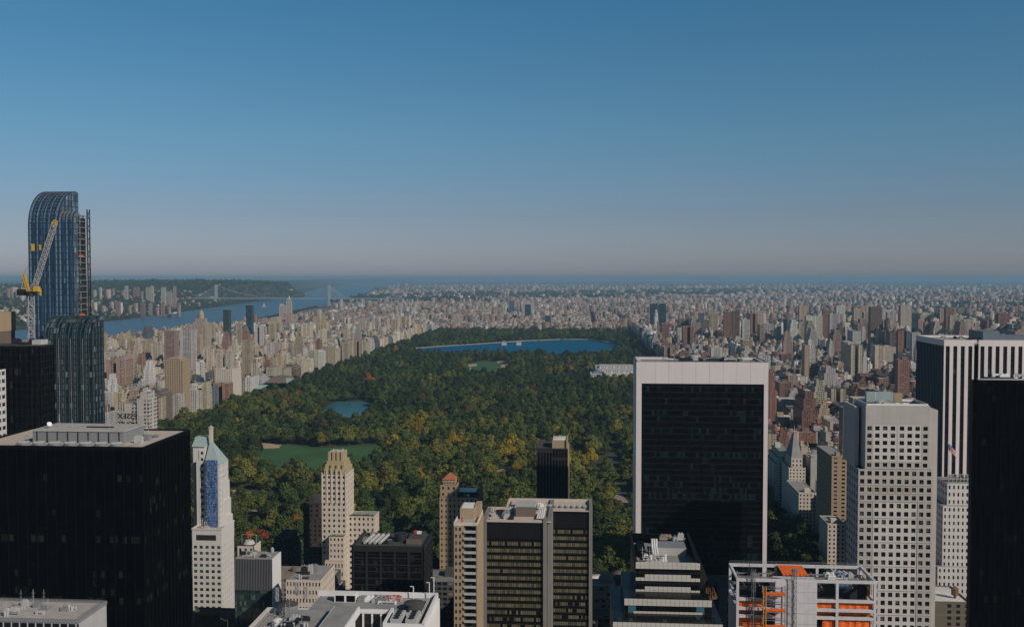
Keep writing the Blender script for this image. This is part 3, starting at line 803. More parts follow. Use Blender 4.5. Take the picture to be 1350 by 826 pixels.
# ---- grey and green glass office block
def striped_block():
    Y = 500.0
    x0, x1 = XX(309.5, Y, 780), XX(360, Y, 780); z = ZZ(744, Y); y1 = Y + 14
    t = hero('office_building', 'small office block with dark ribbed top, green glass floors and a blank white side', 'office building', x0, x1, Y, y1, z)
    zg = ZZ(786, Y)
    m = MB(); m.box(x0, x1 - .4, Y, y1, 0, zg, top=False); m.build('glass_wall', M['tealglass'], t)
    m = MB(); m.box(x0, x1 - .4, Y, y1, zg, z); m.build('louvre_wall', M['grey'], t)
    m = MB()
    for k in range(24): a = x0 + .2 + k * (x1 - x0 - .9) / 23; m.box(a, a + .22, Y - .3, Y - .01, zg, z)
    m.build('louvre', M['darkgrey'], t)
    box_part('side_wall', M['whitepaint'], t, x1 - .4, x1, Y, y1, 0, z + .3)
    box_part('roof', M['greyroof'], t, x0 + .3, x1 - .7, Y + .3, y1 - .3, z, z + .3)
    clutter(t, x0 + 1, x1 - 3, Y + 1, y1 - 3, z + .3, 9, 8, 1.6)
    xx = XX(359, y1 - 2, 735); m = MB(); m.tube((xx, y1 - 2, z), (xx, y1 - 2, z + 2.2), .9, 10); m.tube((xx, y1 - 2, z + 2.2), (xx, y1 - 2, z + 3.2), 1.1, 10, r2=.1); m.build('copper_cupola', M['copper'], t)
    # brick lantern building behind
    Y2 = 540.0; x0, x1 = XX(313, Y2, 722), XX(334.5, Y2, 722); z = ZZ(727, Y2)
    t = hero('apartment_building', 'cream rooftop lantern with three arched openings behind the grey louvred block', 'building', x0, x1, Y2, Y2 + 12, z)
    m = MB(); ps = []; m.box(x0 + .4, x1 - .4, Y2 + .4, Y2 + 12, 0, z); m.build('core', M['darkgrey'], t)
    m = MB(); pier_grid(m, ps, 'S', Y2, x0, x1, z - 6, z, 3, 1, .45, .6); m.box(x0, x1, Y2, Y2 + .4, 0, z - 6); m.box(x1 - .4, x1, Y2, Y2 + 12, 0, z); m.build('wall', M['cream'], t); add_panes(t, ps, M['pane'])
    m = MB(); m.tube(((x0 + x1) / 2, Y2 + 6, z), ((x0 + x1) / 2, Y2 + 6, z + 1.8), 3.4, 18, r2=2.2); m.build('domed_roof', M['lightgrey'], t)
    m = MB()
    for a in (x0 + .5, x1 - .5): m.tube((a, Y2 + 6, z), (a, Y2 + 6, z + 5), .12, 4)
    m.tube((x0 + .5, Y2 + 6, z + 5), (x1 - .5, Y2 + 6, z + 5), .12, 4); m.build('roof_frame', M['lightgrey'], t)
striped_block()

# ---- cream stepped tower with gold crown
def crown_tower():
    Y = 700.0
    x0, x1 = XX(424.3, Y, 680), XX(456.5, Y, 680); y1 = 724.0
    zs = ZZ(629, Y)
    t = hero('apartment_tower', 'cream stone apartment tower stepping up to a gold fluted crown at the park edge', 'apartment tower', x0, XX(494, 706), 686, y1, zs)
    def block(a, b_, c, d, zb, zt, na, ne, nz, fa=.42, nm='wall', roof='greyroof', west=True):
        ps = []
        m = MB(); m.box(a + .4, b_ - .4, c + .4, d - .4, zb, zt - .4, top=False); m.build('core', M['darkgrey'], t)
        m = MB(); pier_grid(m, ps, 'S', c, a, b_, zb, zt, na, nz, fa, .48, .4); pier_grid(m, ps, 'E', b_, c + .4, d, zb, zt, ne, nz, fa, .48, .4)
        m.box(a, a + .4, c + .4, d, zb, zt, top=True); m.box(a + .4, b_ - .4, d - .4, d, zb, zt)
        m.build(nm, M['cream'], t); add_panes(t, ps, M['pane'], 100)
        box_part('roof', M[roof], t, a + .4, b_ - .4, c + .4, d - .4, zt - .5, zt - .2)
    block(x0, x1, Y, y1, 60, zs, 5, 5, int((zs - 60) / 3.9))
    m = MB(); m.box(x0, x1, Y, y1, 0, 60, top=False); m.build('lower_wall', M['cream'], t)
    # vertical fins on the south front
    m = MB()
    for k in range(6): a = x0 + (x1 - x0 - .8) * k / 5; m.box(a, a + .8, Y - .45, Y - .002, ZZ(667, Y), zs + (1.5 if k in (0, 5) else 3.5))
    m.build('fin', M['cream'], t)
    # crown tiers
    cx0, cx1 = XX(433, Y + 5, 600), XX(452, Y + 5, 600); zc = ZZ(599, Y + 5)
    tiers = [(x0 + .8, x1 - .8, Y + 1.0, y1 - 1, zs, ZZ(622, Y)), (x0 + 2.0, x1 - 1.8, Y + 2.4, y1 - 2.5, ZZ(622, Y), ZZ(617, Y)), (cx0 - 1, cx1 + 1.2, Y + 3.6, y1 - 4, ZZ(617, Y), ZZ(612, Y)), (cx0, cx1, Y + 5, y1 - 6, ZZ(612, Y), zc)]
    m = MB()
    for q in tiers: m.box(*q)
    m.build('crown', M['gold'], t)
    m = MB()
    for k in range(4):
        a = cx0 - .1 + (cx1 - cx0 - 1.2) * k / 3
        m.box(a, a + 1.4, Y + 4.1, Y + 4.98, ZZ(617, Y) + .01, zc + .4)
        a2 = x0 + 2.2 + (x1 - x0 - 5.2) * k / 3; m.box(a2, a2 + 1.2, Y + 1.2, Y + 2.38, ZZ(622, Y) + .01, ZZ(617, Y) + .6)
        m.box(a2 - .4, a2 + .8, Y + .1, Y + .98, zs + .01, ZZ(622, Y) + .5)
    m.build('flute', M['gold'], t)
    m = MB()
    for k in range(6): m.tube((cx0 + 1 + k * 1.6, Y + 7 + k % 3 * 2, zc), (cx0 + 1 + k * 1.6, Y + 7 + k % 3 * 2, zc + .8 + k % 2 * .8), .5, 8)
    m.box(cx0 + 1, cx1 - 1, Y + 7, Y + 12, zc, zc + .6); m.build('roof_plant', M['lightgrey'], t)
    # east wing
    wx1 = XX(494, 706, 720); zw = ZZ(684, 706)
    block(x1 + .01, wx1, 706, 722, 0, zw, 6, 4, int(zw / 3.9))
    m = MB(); r = random.Random(3)
    for k in range(26):
        a = x1 + 1 + (wx1 - x1 - 2) * k / 25; c = 706.6 + r.random() * .6; m.tube((a, c, zw - .2), (a + r.uniform(-.3, .3), c, zw + r.uniform(.8, 1.8)), .75, 5, r2=.1)
    M['shrub'] = plain('terrace_shrub', (0.05, 0.075, 0.02), .95, noise=.3, scale=1.0)
    m.build('terrace_planting', M['shrub'], t)
    # front wing
    fx0, fx1 = XX(434, 690, 740), XX(453.5, 690, 740); zf = ZZ(712, 690)
    block(fx0, fx1, 690, 699.5, 0, zf, 4, 2, int(zf / 3.9))
    m = MB()
    for k in range(16): a = fx0 + .6 + (fx1 - fx0 - 1.2) * k / 15; m.tube((a, 690.9, zf - .2), (a, 691, zf + r.uniform(.7, 1.4)), .6, 5, r2=.1)
    m.build('terrace_planting', M['shrub'], t)
    block(XX(428.5, 686, 760), XX(453, 686, 760), 686, 689.98, 0, ZZ(745, 686), 6, 1, 10)
crown_tower()

# ---- dark grid block
def dark_grid_block():
    Y = 560.0
    x0, x1 = XX(463.5, Y, 740), XX(558.5, Y, 740); y1 = 594.0; z = ZZ(723, Y)
    t = hero('office_building', 'dark grey gridded office block with a black roof, below the cream gold-crowned tower', 'office building', x0, x1, Y, y1, z)
    m = MB(); m.box(x0 + .6, x1 - .6, Y + .6, y1 - .6, 0, z - 2, top=False); m.build('glass_wall', M['darkbay'], t)
    m = MB(); nb = 5
    for k in range(nb + 1):
        a = x0 + (x1 - x0 - 1.2) * k / nb; m.box(a, a + 1.2, Y, Y + .6, 0, z); m.box(a, a + 1.2, y1 - .6, y1, 0, z)
    for k in range(5):
        a = Y + (y1 - Y - 1.2) * k / 4; m.box(x1 - .6, x1, a, a + 1.2, 0, z); m.box(x0, x0 + .6, a, a + 1.2, 0, z)
    m.box(x0 + .002, x1 - .002, Y + .002, Y + .62, z - 3.4, z - .01); m.box(x1 - .62, x1 - .002, Y + .7, y1 - .7, z - 3.4, z - .01); m.box(x0 + .002, x0 + .6, Y + .7, y1 - .7, z - 3.4, z - .01)
    zz = z - 7.4
    while zz > 2:
        m.box(x0 + .002, x1 - .002, Y + .2, Y + .61, zz, zz + .5); m.box(x1 - .61, x1 - .2, Y + .7, y1 - .7, zz, zz + .5); zz -= 3.9
    m.build('grid_frame', M['darkgrey'], t)
    box_part('roof', M['darkroof'], t, x0 + .6, x1 - .6, Y + .6, y1 - .6, z - 2, z - 1.0)
    px, pz = XX(536, Y + 8, 715), z - 1.0
    box_part('penthouse', M['darkroof'], t, px, x1 - 3, Y + 9, y1 - 5, pz, pz + 2.6)
    m = MB(); m.box(px - .3, x1 - 2.7, Y + 8.7, Y + 9.0, pz, pz + 3); m.build('penthouse_parapet', M['brown'], t)
    c = atY(528, 712, Y + 16); m = MB(); m.tube((c.x, Y + 16, pz), (c.x, Y + 16, pz + 4.5), 3.6, 18); m.build('cooling_tower', M['darkgrey'], t)
    for k in range(4):
        a = XX(483 + k * 6.5, Y + 10, 715); m = MB(); m.tube((a, Y + 6, pz + 1.2), (a + 1.5, Y + 24, pz + 1.2), 1.0, 8); m.build('pipe', M['lightgrey'], t)
    box_part('red_white_cover', M['red'], t, XX(546, Y + 22, 705), XX(549, Y + 22, 705), Y + 22, Y + 24, pz + 2.6, pz + 4.4)
    box_part('white_cover', M['whitepaint'], t, XX(549.5, Y + 22, 705), XX(555, Y + 22, 705), Y + 22, Y + 24, pz + 2.6, pz + 4.0)
    clutter(t, x0 + 3, px - 2, Y + 4, y1 - 4, pz, 12, 8, 2.6, ('darkgrey', 'grey'))
dark_grid_block()

# ---- pale complex at the lower edge
def pale_complex():
    z = 150.0
    yb = atZ(577, 781, z).y; xe = atZ(577, 781, z).x; xw = atZ(418, 781, z).x
    t = hero('office_building', 'pale multi-level office roof with white parapets, courtyard and cooling units at the lower edge', 'office building', xw - 24, xe, 285, yb, z)
    yf = atZ(557, 822, z).y
    xs = atZ(505, 822, z).x       # south-west corner of the right roof
    yc = atZ(500, 800, z).y      # courtyard back wall
    xc0 = atZ(466, 800, z).x
    # main volumes
    m = MB()
    m.box(xw, xe, yc, yb, 0, z - 2)            # back bar
    m.box(xs, xe, yf, yc - .01, 0, z - 3.2)    # east wing
    m.box(xc0 - 22, xc0, 300, yc - .01, 0, z - 2)   # west wing
    m.build('wall', M['whitestone'], t)
    m = MB(); m.box(xw + .6, xe - .6, yc + .6, yb - .6, z - 2, z - 1.7); m.box(xc0 - 21.4, xc0 - .6, 301, yc + .5, z - 1.99, z - 1.6); m.build('roof', M['greyroof'], t)
    box_part('east_roof', M['darkroof'], t, xs + .6, xe - .6, yf + .6, yc - .6, z - 3.2, z - 2.8)
    m = MB(); h = 2.2
    m.box(xw - .2, xe + .2, yb - .7, yb + .2, z - 2, z); m.box(xe - .6, xe + .2, yf, yb - .7, z - 3.4, z); m.box(xs - .2, xe + .2, yf - .5, yf + .4, z - 3.4, z); m.box(xs - .4, xs + .4, yf + .4, yc, z - 3.4, z)
    m.box(xc0, xs - .4, yc, yc + .7, z - 2, z - .8)
    m.build('parapet', M['whitepaint'], t)
    # courtyard front with white piers and dark windows
    m = MB(); m.box(xc0 + .01, xs - .42, yc - .3, yc - .02, 0, z - 2.2); m.build('courtyard_glass', M['gmglass'], t)
    m = MB()
    for k in range(5): a = xc0 + (xs - xc0 - 1) * k / 4; m.box(a, a + .5, yc - .9, yc - .31, 0, z - 2.1)
    m.build('courtyard_pier', M['whitepaint'], t)
    m = MB()
    for k in range(12): a = yf + (yb - yf) * k / 11; m.box(xe + .21, xe + .7, a - .25, a + .25, 0, z - 2)
    for k in range(9): a = xs + (xe - xs) * k / 8; m.box(a - .25, a + .25, yf - .95, yf - .51, 0, z - 2)
    m.build('pier', M['whitepaint'], t)
    # big white stair box
    c0 = atZ(431, 811, z + 1).x; c1 = atZ(466, 811, z + 1).x
    m = MB(); m.box(c0, c1, 300, atZ(440, 798, z + 1).y, z - 1.6, z + 1); m.build('stair_housing', M['whitepaint'], t)
    box_part('stair_roof', M['greyroof'], t, c0 + .5, c1 - .5, 301, atZ(440, 798, z + 1).y - .5, z + 1, z + 1.2)
    # small penthouse with two openings
    m = MB(); a0, a1 = atZ(441, 786, z).x, atZ(470, 786, z).x; m.box(a0, a1, yb - 7, yb - 4, z - 1.7, z + 1.2); m.build('roof_house', M['whitepaint'], t)
    for k in range(2): w = (a1 - a0); box_part('louvre_panel', M['black'], t, a0 + .5 + k * w / 2, a0 + w / 2 - .3 + k * w / 2, yb - 7.1, yb - 7.005, z - 1.5, z + .6)
    # cooling units: two boxes with four fans, and a round tower
    for k in range(2):
        a = atZ(519 + k * 20, 812, z - 1).x; u = box_part('cooling_unit', M['lightgrey'], t, a, a + 3.6, yf + 3, yf + 12, z - 2.8, z + .3)
        for j in range(4):
            m = MB(); m.tube((a + 1.8, yf + 4.2 + j * 2.2, z + .3), (a + 1.8, yf + 4.2 + j * 2.2, z + .6), .95, 12); m.build('fan', M['darkgrey'], u)
    c = atZ(546, 792, z + 1); m = MB(); m.tube((c.x, c.y, z - 2.8), (c.x, c.y, z + .6), 3.4, 20); m.tube((c.x, c.y, z + .6), (c.x, c.y, z + 1.4), 3.5, 20, r2=1.2); m.build('cooling_tower', M['darkroof'], t)
    m = MB(); a = xe - 3.0; m.box(a, a + .8, yf + 3, yb - 4, z - 2.8, z - 1.0); m.build('duct', M['palegravel'], t)
    for (px, py, h_) in ((545, 783, 4), (566, 783, 6), (572, 779, 7)):
        c = atZ(px, py, z); m = MB(); m.tube((c.x, c.y, z - 1.7), (c.x, c.y, z + h_ * .7), .16, 6); m.tube((c.x - 1.1, c.y, z + h_ * .7), (c.x, c.y, z + h_ * .7), .14, 6); m.build('vent_stack', M['whitepaint'], t)
    clutter(t, atZ(470, 786, z).x, atZ(530, 786, z).x, yb - 8, yb - 2, z - 1.7, 21, 24, 1.5, ('lightgrey', 'whitepaint', 'red', 'grey'))
    clutter(t, xc0 - 20, xc0 - 10, 305, yc - 4, z - 1.6, 22, 14, 1.8)
    # ---- neighbour to the west with tank and railings
    z2 = 136.0
    xa0, xa1 = atZ(335, 820, z2).x, xc0 - 22.2
    t2 = hero('office_building', 'cluttered mechanical roof with a dark conical tank and white cylinders at the lower edge', 'office building', xa0, xa1, 300, 365, z2)
    m = MB(); m.box(xa0, xa1, 300, 362, 0, z2 - 1); m.build('wall', M['lightgrey'], t2)
    box_part('roof', M['greyroof'], t2, xa0 + .5, xa1 - .5, 300.5, 361.5, z2 - 1, z2 - .7)
    m = MB(); parapet(m, xa0, xa1, 300, 362, z2 - 1, 1.6, .6); m.build('parapet', M['whitestone'], t2)
    c = atZ(380, 806, z2); m = MB(); m.tube((c.x, c.y, z2 - .7), (c.x, c.y, z2 + 3), 3.6, 16); m.build('tank', M['grey'], t2); m = MB(); m.tube((c.x, c.y, z2 + 3), (c.x, c.y, z2 + 4.6), 3.8, 16, r2=.1); m.build('tank_roof', M['darkroof'], t2)
    for (px, py) in ((366, 822), (378, 820)):
        c = atZ(px, py, z2); m = MB(); m.tube((c.x, c.y, z2 - .7), (c.x, c.y, z2 + 1.5), 1.9, 16); m.tube((c.x, c.y, z2 + 1.5), (c.x, c.y, z2 + 2.1), 2.0, 16, r2=.9); m.build('white_cylinder', M['whitepaint'], t2)
    for k in range(3): railing(t2, [(xa0 + 2 + k * 3, 304), (xa0 + 2 + k * 3, 358)], z2 - .7, 2.2, M['lightgrey'], 3)
    clutter(t2, xa0 + 10, xa1 - 3, 322, 358, z2 - .7, 41, 44, 2.6, ('lightgrey', 'grey', 'whitepaint', 'darkgrey'))
    for (px, py) in ((365, 789), (392, 781), (403, 786)):
        c = atZ(px, py, z2); m = MB(); m.lattice((c.x, c.y, z2 - .7), (c.x, c.y, z2 + 4.5), 1.0, 5, .07); m.build('frame_tower', M['lightgrey'], t2)
    # ---- beige building behind
    Y = 470.0; x0, x1 = XX(377, Y, 780), XX(423, Y, 780); z3 = ZZ(771, Y)
    t3 = hero('office_building', 'beige block with a green-grey roof and cooling frames between grey block and cream tower', 'building', x0, x1, Y, Y + 27, z3)
    ps = []; m = MB(); m.box(x0 + .4, x1 - .4, Y + .4, Y + 26.6, 0, z3 - 1); m.build('core', M['darkgrey'], t3)
    m = MB(); pier_grid(m, ps, 'S', Y, x0, x1, z3 - 40, z3, 11, 10, .5, .5); pier_grid(m, ps, 'E', x1, Y + .45, Y + 27, z3 - 40, z3, 7, 10, .5, .5); m.build('wall', M['cream'], t3); add_panes(t3, ps, M['pane'], 60)
    box_part('roof', M['greyroof'], t3, x0 + .4, x1 - .4, Y + .4, Y + 26.6, z3 - .9, z3 - .4)
    clutter(t3, x0 + 3, x0 + 12, Y + 3, Y + 18, z3 - .4, 51, 8, 4, ('lightgrey', 'darkgrey', 'grey'))
pale_complex()

# ---- tan hotel with red tower roof
def red_roof_hotel():
    Y = 720.0
    x0, x1 = XX(579.5, Y, 660), XX(630, Y, 660); y1 = Y + 20; z = ZZ(657, Y)
    t = hero('hotel_building', 'tan brick hotel with a turret under a small red tiled roof', 'hotel', x0, x1, Y, y1, z)
    def blk(a, b_, c, d, z0, z1_, na, ne, nz):
        ps = []; m = MB(); m.box(a + .4, b_ - .4, c + .4, d - .4, z0, z1_ - .1); m.build('core', M['darkgrey'], t)
        m = MB(); pier_grid(m, ps, 'S', c, a, b_, z0, z1_, na, nz, .36, .45, .4); pier_grid(m, ps, 'E', b_, c + .4, d, z0, z1_, ne, nz, .36, .45, .4)
        m.box(a, a + .4, c + .4, d, z0, z1_); m.box(a + .4, b_ - .4, d - .4, d, z0, z1_); m.build('wall', M['tan'], t); add_panes(t, ps, M['pane'])
        return ps
    blk(x0, x1, Y, y1, 0, z, 9, 6, 24)
    box_part('roof', M['darkroof'], t, x0 + .4, x1 - .4, Y + .4, y1 - .4, z - .1, z + .3)
    x2 = XX(602, Y + 1, 640); za = ZZ(641, Y)
    blk(x0 + .5, x2, Y + .6, Y + 14, z, za, 3, 3, 2)
    x3, x4 = XX(584, Y + 2, 633), XX(600, Y + 2, 633); zb = ZZ(634, Y)
    m = MB(); m.box(x3, x4, Y + 2, Y + 11, za, zb - 2); m.box(x3 - .4, x4 + .4, Y + 1.6, Y + 11.4, zb - 2, zb - 1.4); m.box(x3, x4, Y + 2, Y + 11, zb - 1.4, zb); m.build('turret', M['tan'], t)
    m = MB()
    for k in range(4): a = x3 + .6 + k * (x4 - x3 - 2.2) / 3; m.box(a, a + 1, Y + 1.9, Y + 1.99, za + 1, zb - 2.5)
    m.build('turret_arch', M['darkgrey'], t)
    m = MB(); m.hip(x3 - .6, x4 + .6, Y + 1.4, Y + 11.6, zb, ZZ(626, Y)); m.build('tiled_roof', M['redtile'], t)
    m = MB(); m.box(x2 + 1, x1 - 2, Y + 3, y1 - 3, z + .3, z + 3.6); m.build('penthouse', M['tealglass'], t)
    xx = XX(634, Y + 6, 660)
    m = MB(); ps = []; m.box(x1 + .01, xx, Y + 4, y1, 0, ZZ(645, Y + 4)); m.build('rear_block', M['brown'], t)
    for k in range(5): water_tank(t, x2 + 4 + k * 4.2, y1 - 4, z + .3, 1.3, 1.6, M['tan']) if k in (3,) else None
    clutter(t, x2 + 1, x1 - 1, Y + 1, y1 - 1, z + .3, 61, 6, 2.5, ('grey', 'lightgrey', 'brown'))
red_roof_hotel()

# ---- balcony tower
def balcony_tower():
    Y = 424.0
    x0, x1 = XX(598.5, Y, 720), XX(629.0, Y, 720); y1 = 448.0; z = ZZ(694, Y)
    t = hero('apartment_tower', 'slim tan tower with a stack of balconies and a blank rooftop penthouse', 'apartment tower', x0, x1, Y, y1, z)
    bx0 = XX(611.5, Y, 720); bx1 = XX(628, Y, 720)
    m = MB(); m.box(x0, bx0, Y, y1, 0, z); m.box(bx0, bx1, Y + 1.6, y1, 0, z); m.box(bx1, x1, Y, y1, 0, z); m.build('wall', M['tan'], t)
    ps = []
    nz = int(z / 3.0)
    m = MB(); pier_grid(m, ps, 'S', Y - .3, x0 + .01, bx0 - .8, z - nz * 3.0, z, 2, nz, .5, .5, .29); pier_grid(m, ps, 'E', x1 + .3, Y + 1, y1, z - nz * 3.0, z, 7, nz, .3, .5, .29); m.build('brick_grid', M['tan'], t); add_panes(t, ps, M['pane'])
    for k in range(nz):
        zz = z - 3.0 * (k + 1)
        m = MB(); m.box(bx0 + .1, bx1 - .1, Y - 1.0, Y + 1.6, zz, zz + .2, bottom=True); m.box(bx0 + .1, bx1 - .1, Y - 1.0, Y - .92, zz + .2, zz + 1.15)
        b = m.build('balcony', M['lightgrey'], t)
    m = MB()
    for k in range(nz):
        zz = z - 3.0 * (k + 1); m.box(bx0 + .6, bx1 - .8, Y + 1.5, Y + 1.59, zz + .25, zz + 2.4)
    m.build('balcony_window', M['pane'], t)
    box_part('roof', M['palegravel'], t, x0 + .3, x1 - .3, Y + .3, y1 - .3, z, z + .3)
    m = MB(); parapet(m, x0 - .1, x1 + .1, Y - .1, y1 + .1, z, 1.4, .4); m.build('parapet', M['cream'], t)
    p0, p1 = XX(606.5, Y + 10, 680), XX(625, Y + 10, 680)
    m = MB(); m.box(p0, p1, Y + 10, y1 - 3, z + .3, ZZ(671, Y + 10)); m.box(p1 + .01, p1 + 2.4, Y + 13, y1 - 2, z + .3, ZZ(667, Y + 13)); m.build('penthouse', M['tan'], t)
    box_part('penthouse_roof', M['whitepaint'], t, p0 + .6, p1 - .6, Y + 10.6, y1 - 3.6, ZZ(671, Y + 10), ZZ(671, Y + 10) + .3)
    box_part('red_chute', M['red'], t, x0 + 3, x0 + 3.5, Y + 2, Y + 2.6, z + .3, z + 3)
    clutter(t, x0 + 1, x0 + 5, Y + 6, y1 - 3, z + .3, 71, 4, 1.6)
balcony_tower()

# ---- banded office building with two wings
M['pierbrown'] = plain('weathered_concrete_pier', (0.20, 0.19, 0.175), .85, noise=.1, streak=.08)
def banded_office():
    z = ZZ(686, 460)
    t = hero('office_building', 'brown-black office block in two steps with khaki window bands and pale concrete end piers', 'office building', XX(636, 460), XX(780, 484), 460, 504, z)
    xa, xb, xc, xd = XX(636, 460, 740), XX(641.5, 460, 740), XX(716, 460, 740), XX(727, 460, 740)
    xe, xf, xg = xd, XX(776.5, 484, 740), XX(781, 484, 740)
    dz = ZZ(711, 460)
    m = MB(); m.box(xb, xc, 461, 483.9, 0, dz, top=False); m.box(xd, xf, 485, 503, 0, ZZ(695, 484), top=False); m.build('window_wall', M['officeglass'], t)
    m = MB(); m.box(xb, xc, 461, 483.9, dz, z - 1); m.box(xd, xf, 485, 503, ZZ(695, 484), z - 1); m.build('louvre_band', M['darkgrey'], t)
    m = MB()
    for k in range(34): a = xb + .3 + k * (xc - xb - .7) / 33; m.box(a, a + .14, 460.75, 460.99, dz, z - 1)
    m.build('louvre', M['black'], t); m = MB()
    for k in range(24): a = xd + .3 + k * (xf - xd - .7) / 23; m.box(a, a + .14, 484.75, 484.99, ZZ(695, 484), z - 1)
    m.build('louvre', M['black'], t)
    m = MB(); zz = dz
    while zz > 3:
        m.box(xb + .01, xc - .01, 460.7, 460.98, zz - .45, zz - .15); zz -= 3.25
    m.build('spandrel_rail', M['black'], t); m = MB()
    zz = ZZ(695, 484)
    while zz > 3:
        m.box(xd + .01, xf - .01, 484.7, 484.98, zz - .45, zz - .15); zz -= 3.25
    m.build('spandrel_rail', M['black'], t)
    m = MB(); m.box(xa, xb, 460, 484, 0, z + .4); m.box(xc, xc + (xd - xc) * .45, 460, 466, 0, z + .4); m.box(xc + (xd - xc) * .5, xd, 462, 504, 0, z + .5); m.box(xf, xg, 484, 504, 0, z + 1.0); m.build('concrete_pier', M['pierbrown'], t)
    m = MB(); m.box(xa, xd - .1, 461, 486, z - 1, z - .6); m.box(XX(672, 486), xf, 484, 503, z - .99, z - .5); m.build('roof', M['gravel'], t)
    m = MB(); x9 = XX(672, 500, 660); m.box(x9 - .5, xg, 503, 504, z - 1, z + .8); m.box(x9 - .8, x9, 486, 504, z - 1, z + .6); m.box(xa, x9, 485, 486, z - 1, z + .3); m.box(xb, xc, 460.5, 461, z - 1, z + .01); m.build('parapet', M['gravel'], t)
    c0, c1 = XX(680, 470, 680), XX(703, 470, 680)
    p = box_part('plant_room', M['brown'], t, c0, c1 + 1, 470, 474, z - .6, z + 3.2)
    box_part('plant_roof', M['lightgrey'], p, c0 - 1, c1 + .5, 474.01, 492, z - .5, z + 2.4)
    for k in range(8): fan_unit(t, XX(717 + k * 7.6, 488, 668), 489.5, z - .5, 1.25, 1.2)
    for k in range(3): a = XX(712 + k * 0, 470, 680); 
    m = MB(); a = XX(709, 470, 680)
    for k in range(4): m.tube((a + k * .9, 464, z + .4), (a + k * .9, 492, z + .4), .35, 8)
    m.build('pipe', M['whitepaint'], t)
    clutter(t, XX(646, 465, 684), XX(678, 465, 684), 463, 482, z - .6, 81, 16, 2.2, ('lightgrey', 'grey', 'darkgrey'))
    clutter(t, XX(706, 475, 675), XX(716, 475, 675), 464, 495, z - .5, 82, 6, 2.0, ('lightgrey', 'whitepaint'))
banded_office()

# ---- dark tower with tan rooftop box
def dark_ribbed_tower():
    Y = 740.0
    x0, x1 = XX(707.5, Y, 630), XX(748.5, Y, 630); z = ZZ(590, Y); y1 = Y + 35
    t = hero('apartment_tower', 'dark ribbed slab tower topped by a tan box, alone against the park trees', 'tower', x0, x1, Y, y1, z)
    m = MB(); m.box(x0, x1 - .6, Y, y1, 0, z - 1); m.build('wall', M['darkbay'], t)
    m = MB(); n = 10
    for k in range(n + 1): a = x0 + (x1 - x0 - .7) * k / n; m.box(a, a + .7, Y - .6, Y - .002, 0, z)
    m.box(x0, XX(727, Y), Y - .62, Y + .01, z - 3.5, z); m.box(XX(727, Y), x1 - .7, Y - .62, Y + .01, z - 9, z - 7)
    m.build('rib', M['darkgrey'], t)
    box_part('side_wall', M['tan'], t, x1 - .6, x1 + .6, Y - .3, y1, 0, ZZ(592, Y))
    box_part('roof', M['darkroof'], t, x0, x1 - .7, Y, y1, z - .99, z - .5)
    a, b_, zz = XX(728, Y + 3, 590), XX(746.5, Y + 3, 590), ZZ(579.5, Y + 3)
    m = MB(); m.box(a, b_, Y + 3, y1 - 14, z - 4, zz); m.build('rooftop_box', M['tan'], t)
    box_part('box_band', M['darkgrey'], t, a - .05, b_ + .05, Y + 2.9, Y + 2.995, zz - 10.5, zz - 9.2)
    box_part('side_fin', M['tan'], t, b_, b_ + 1, Y + 2, y1 - 12, z - 4, zz + .8)
    box_part('box_roof', M['whitepaint'], t, a + .5, b_ - .5, Y + 3.5, y1 - 14.5, zz, zz + .3)
    clutter(t, a + 1, b_ - 3, Y + 5, y1 - 18, zz + .3, 91, 4, 1.2, ('lightgrey',))
dark_ribbed_tower()

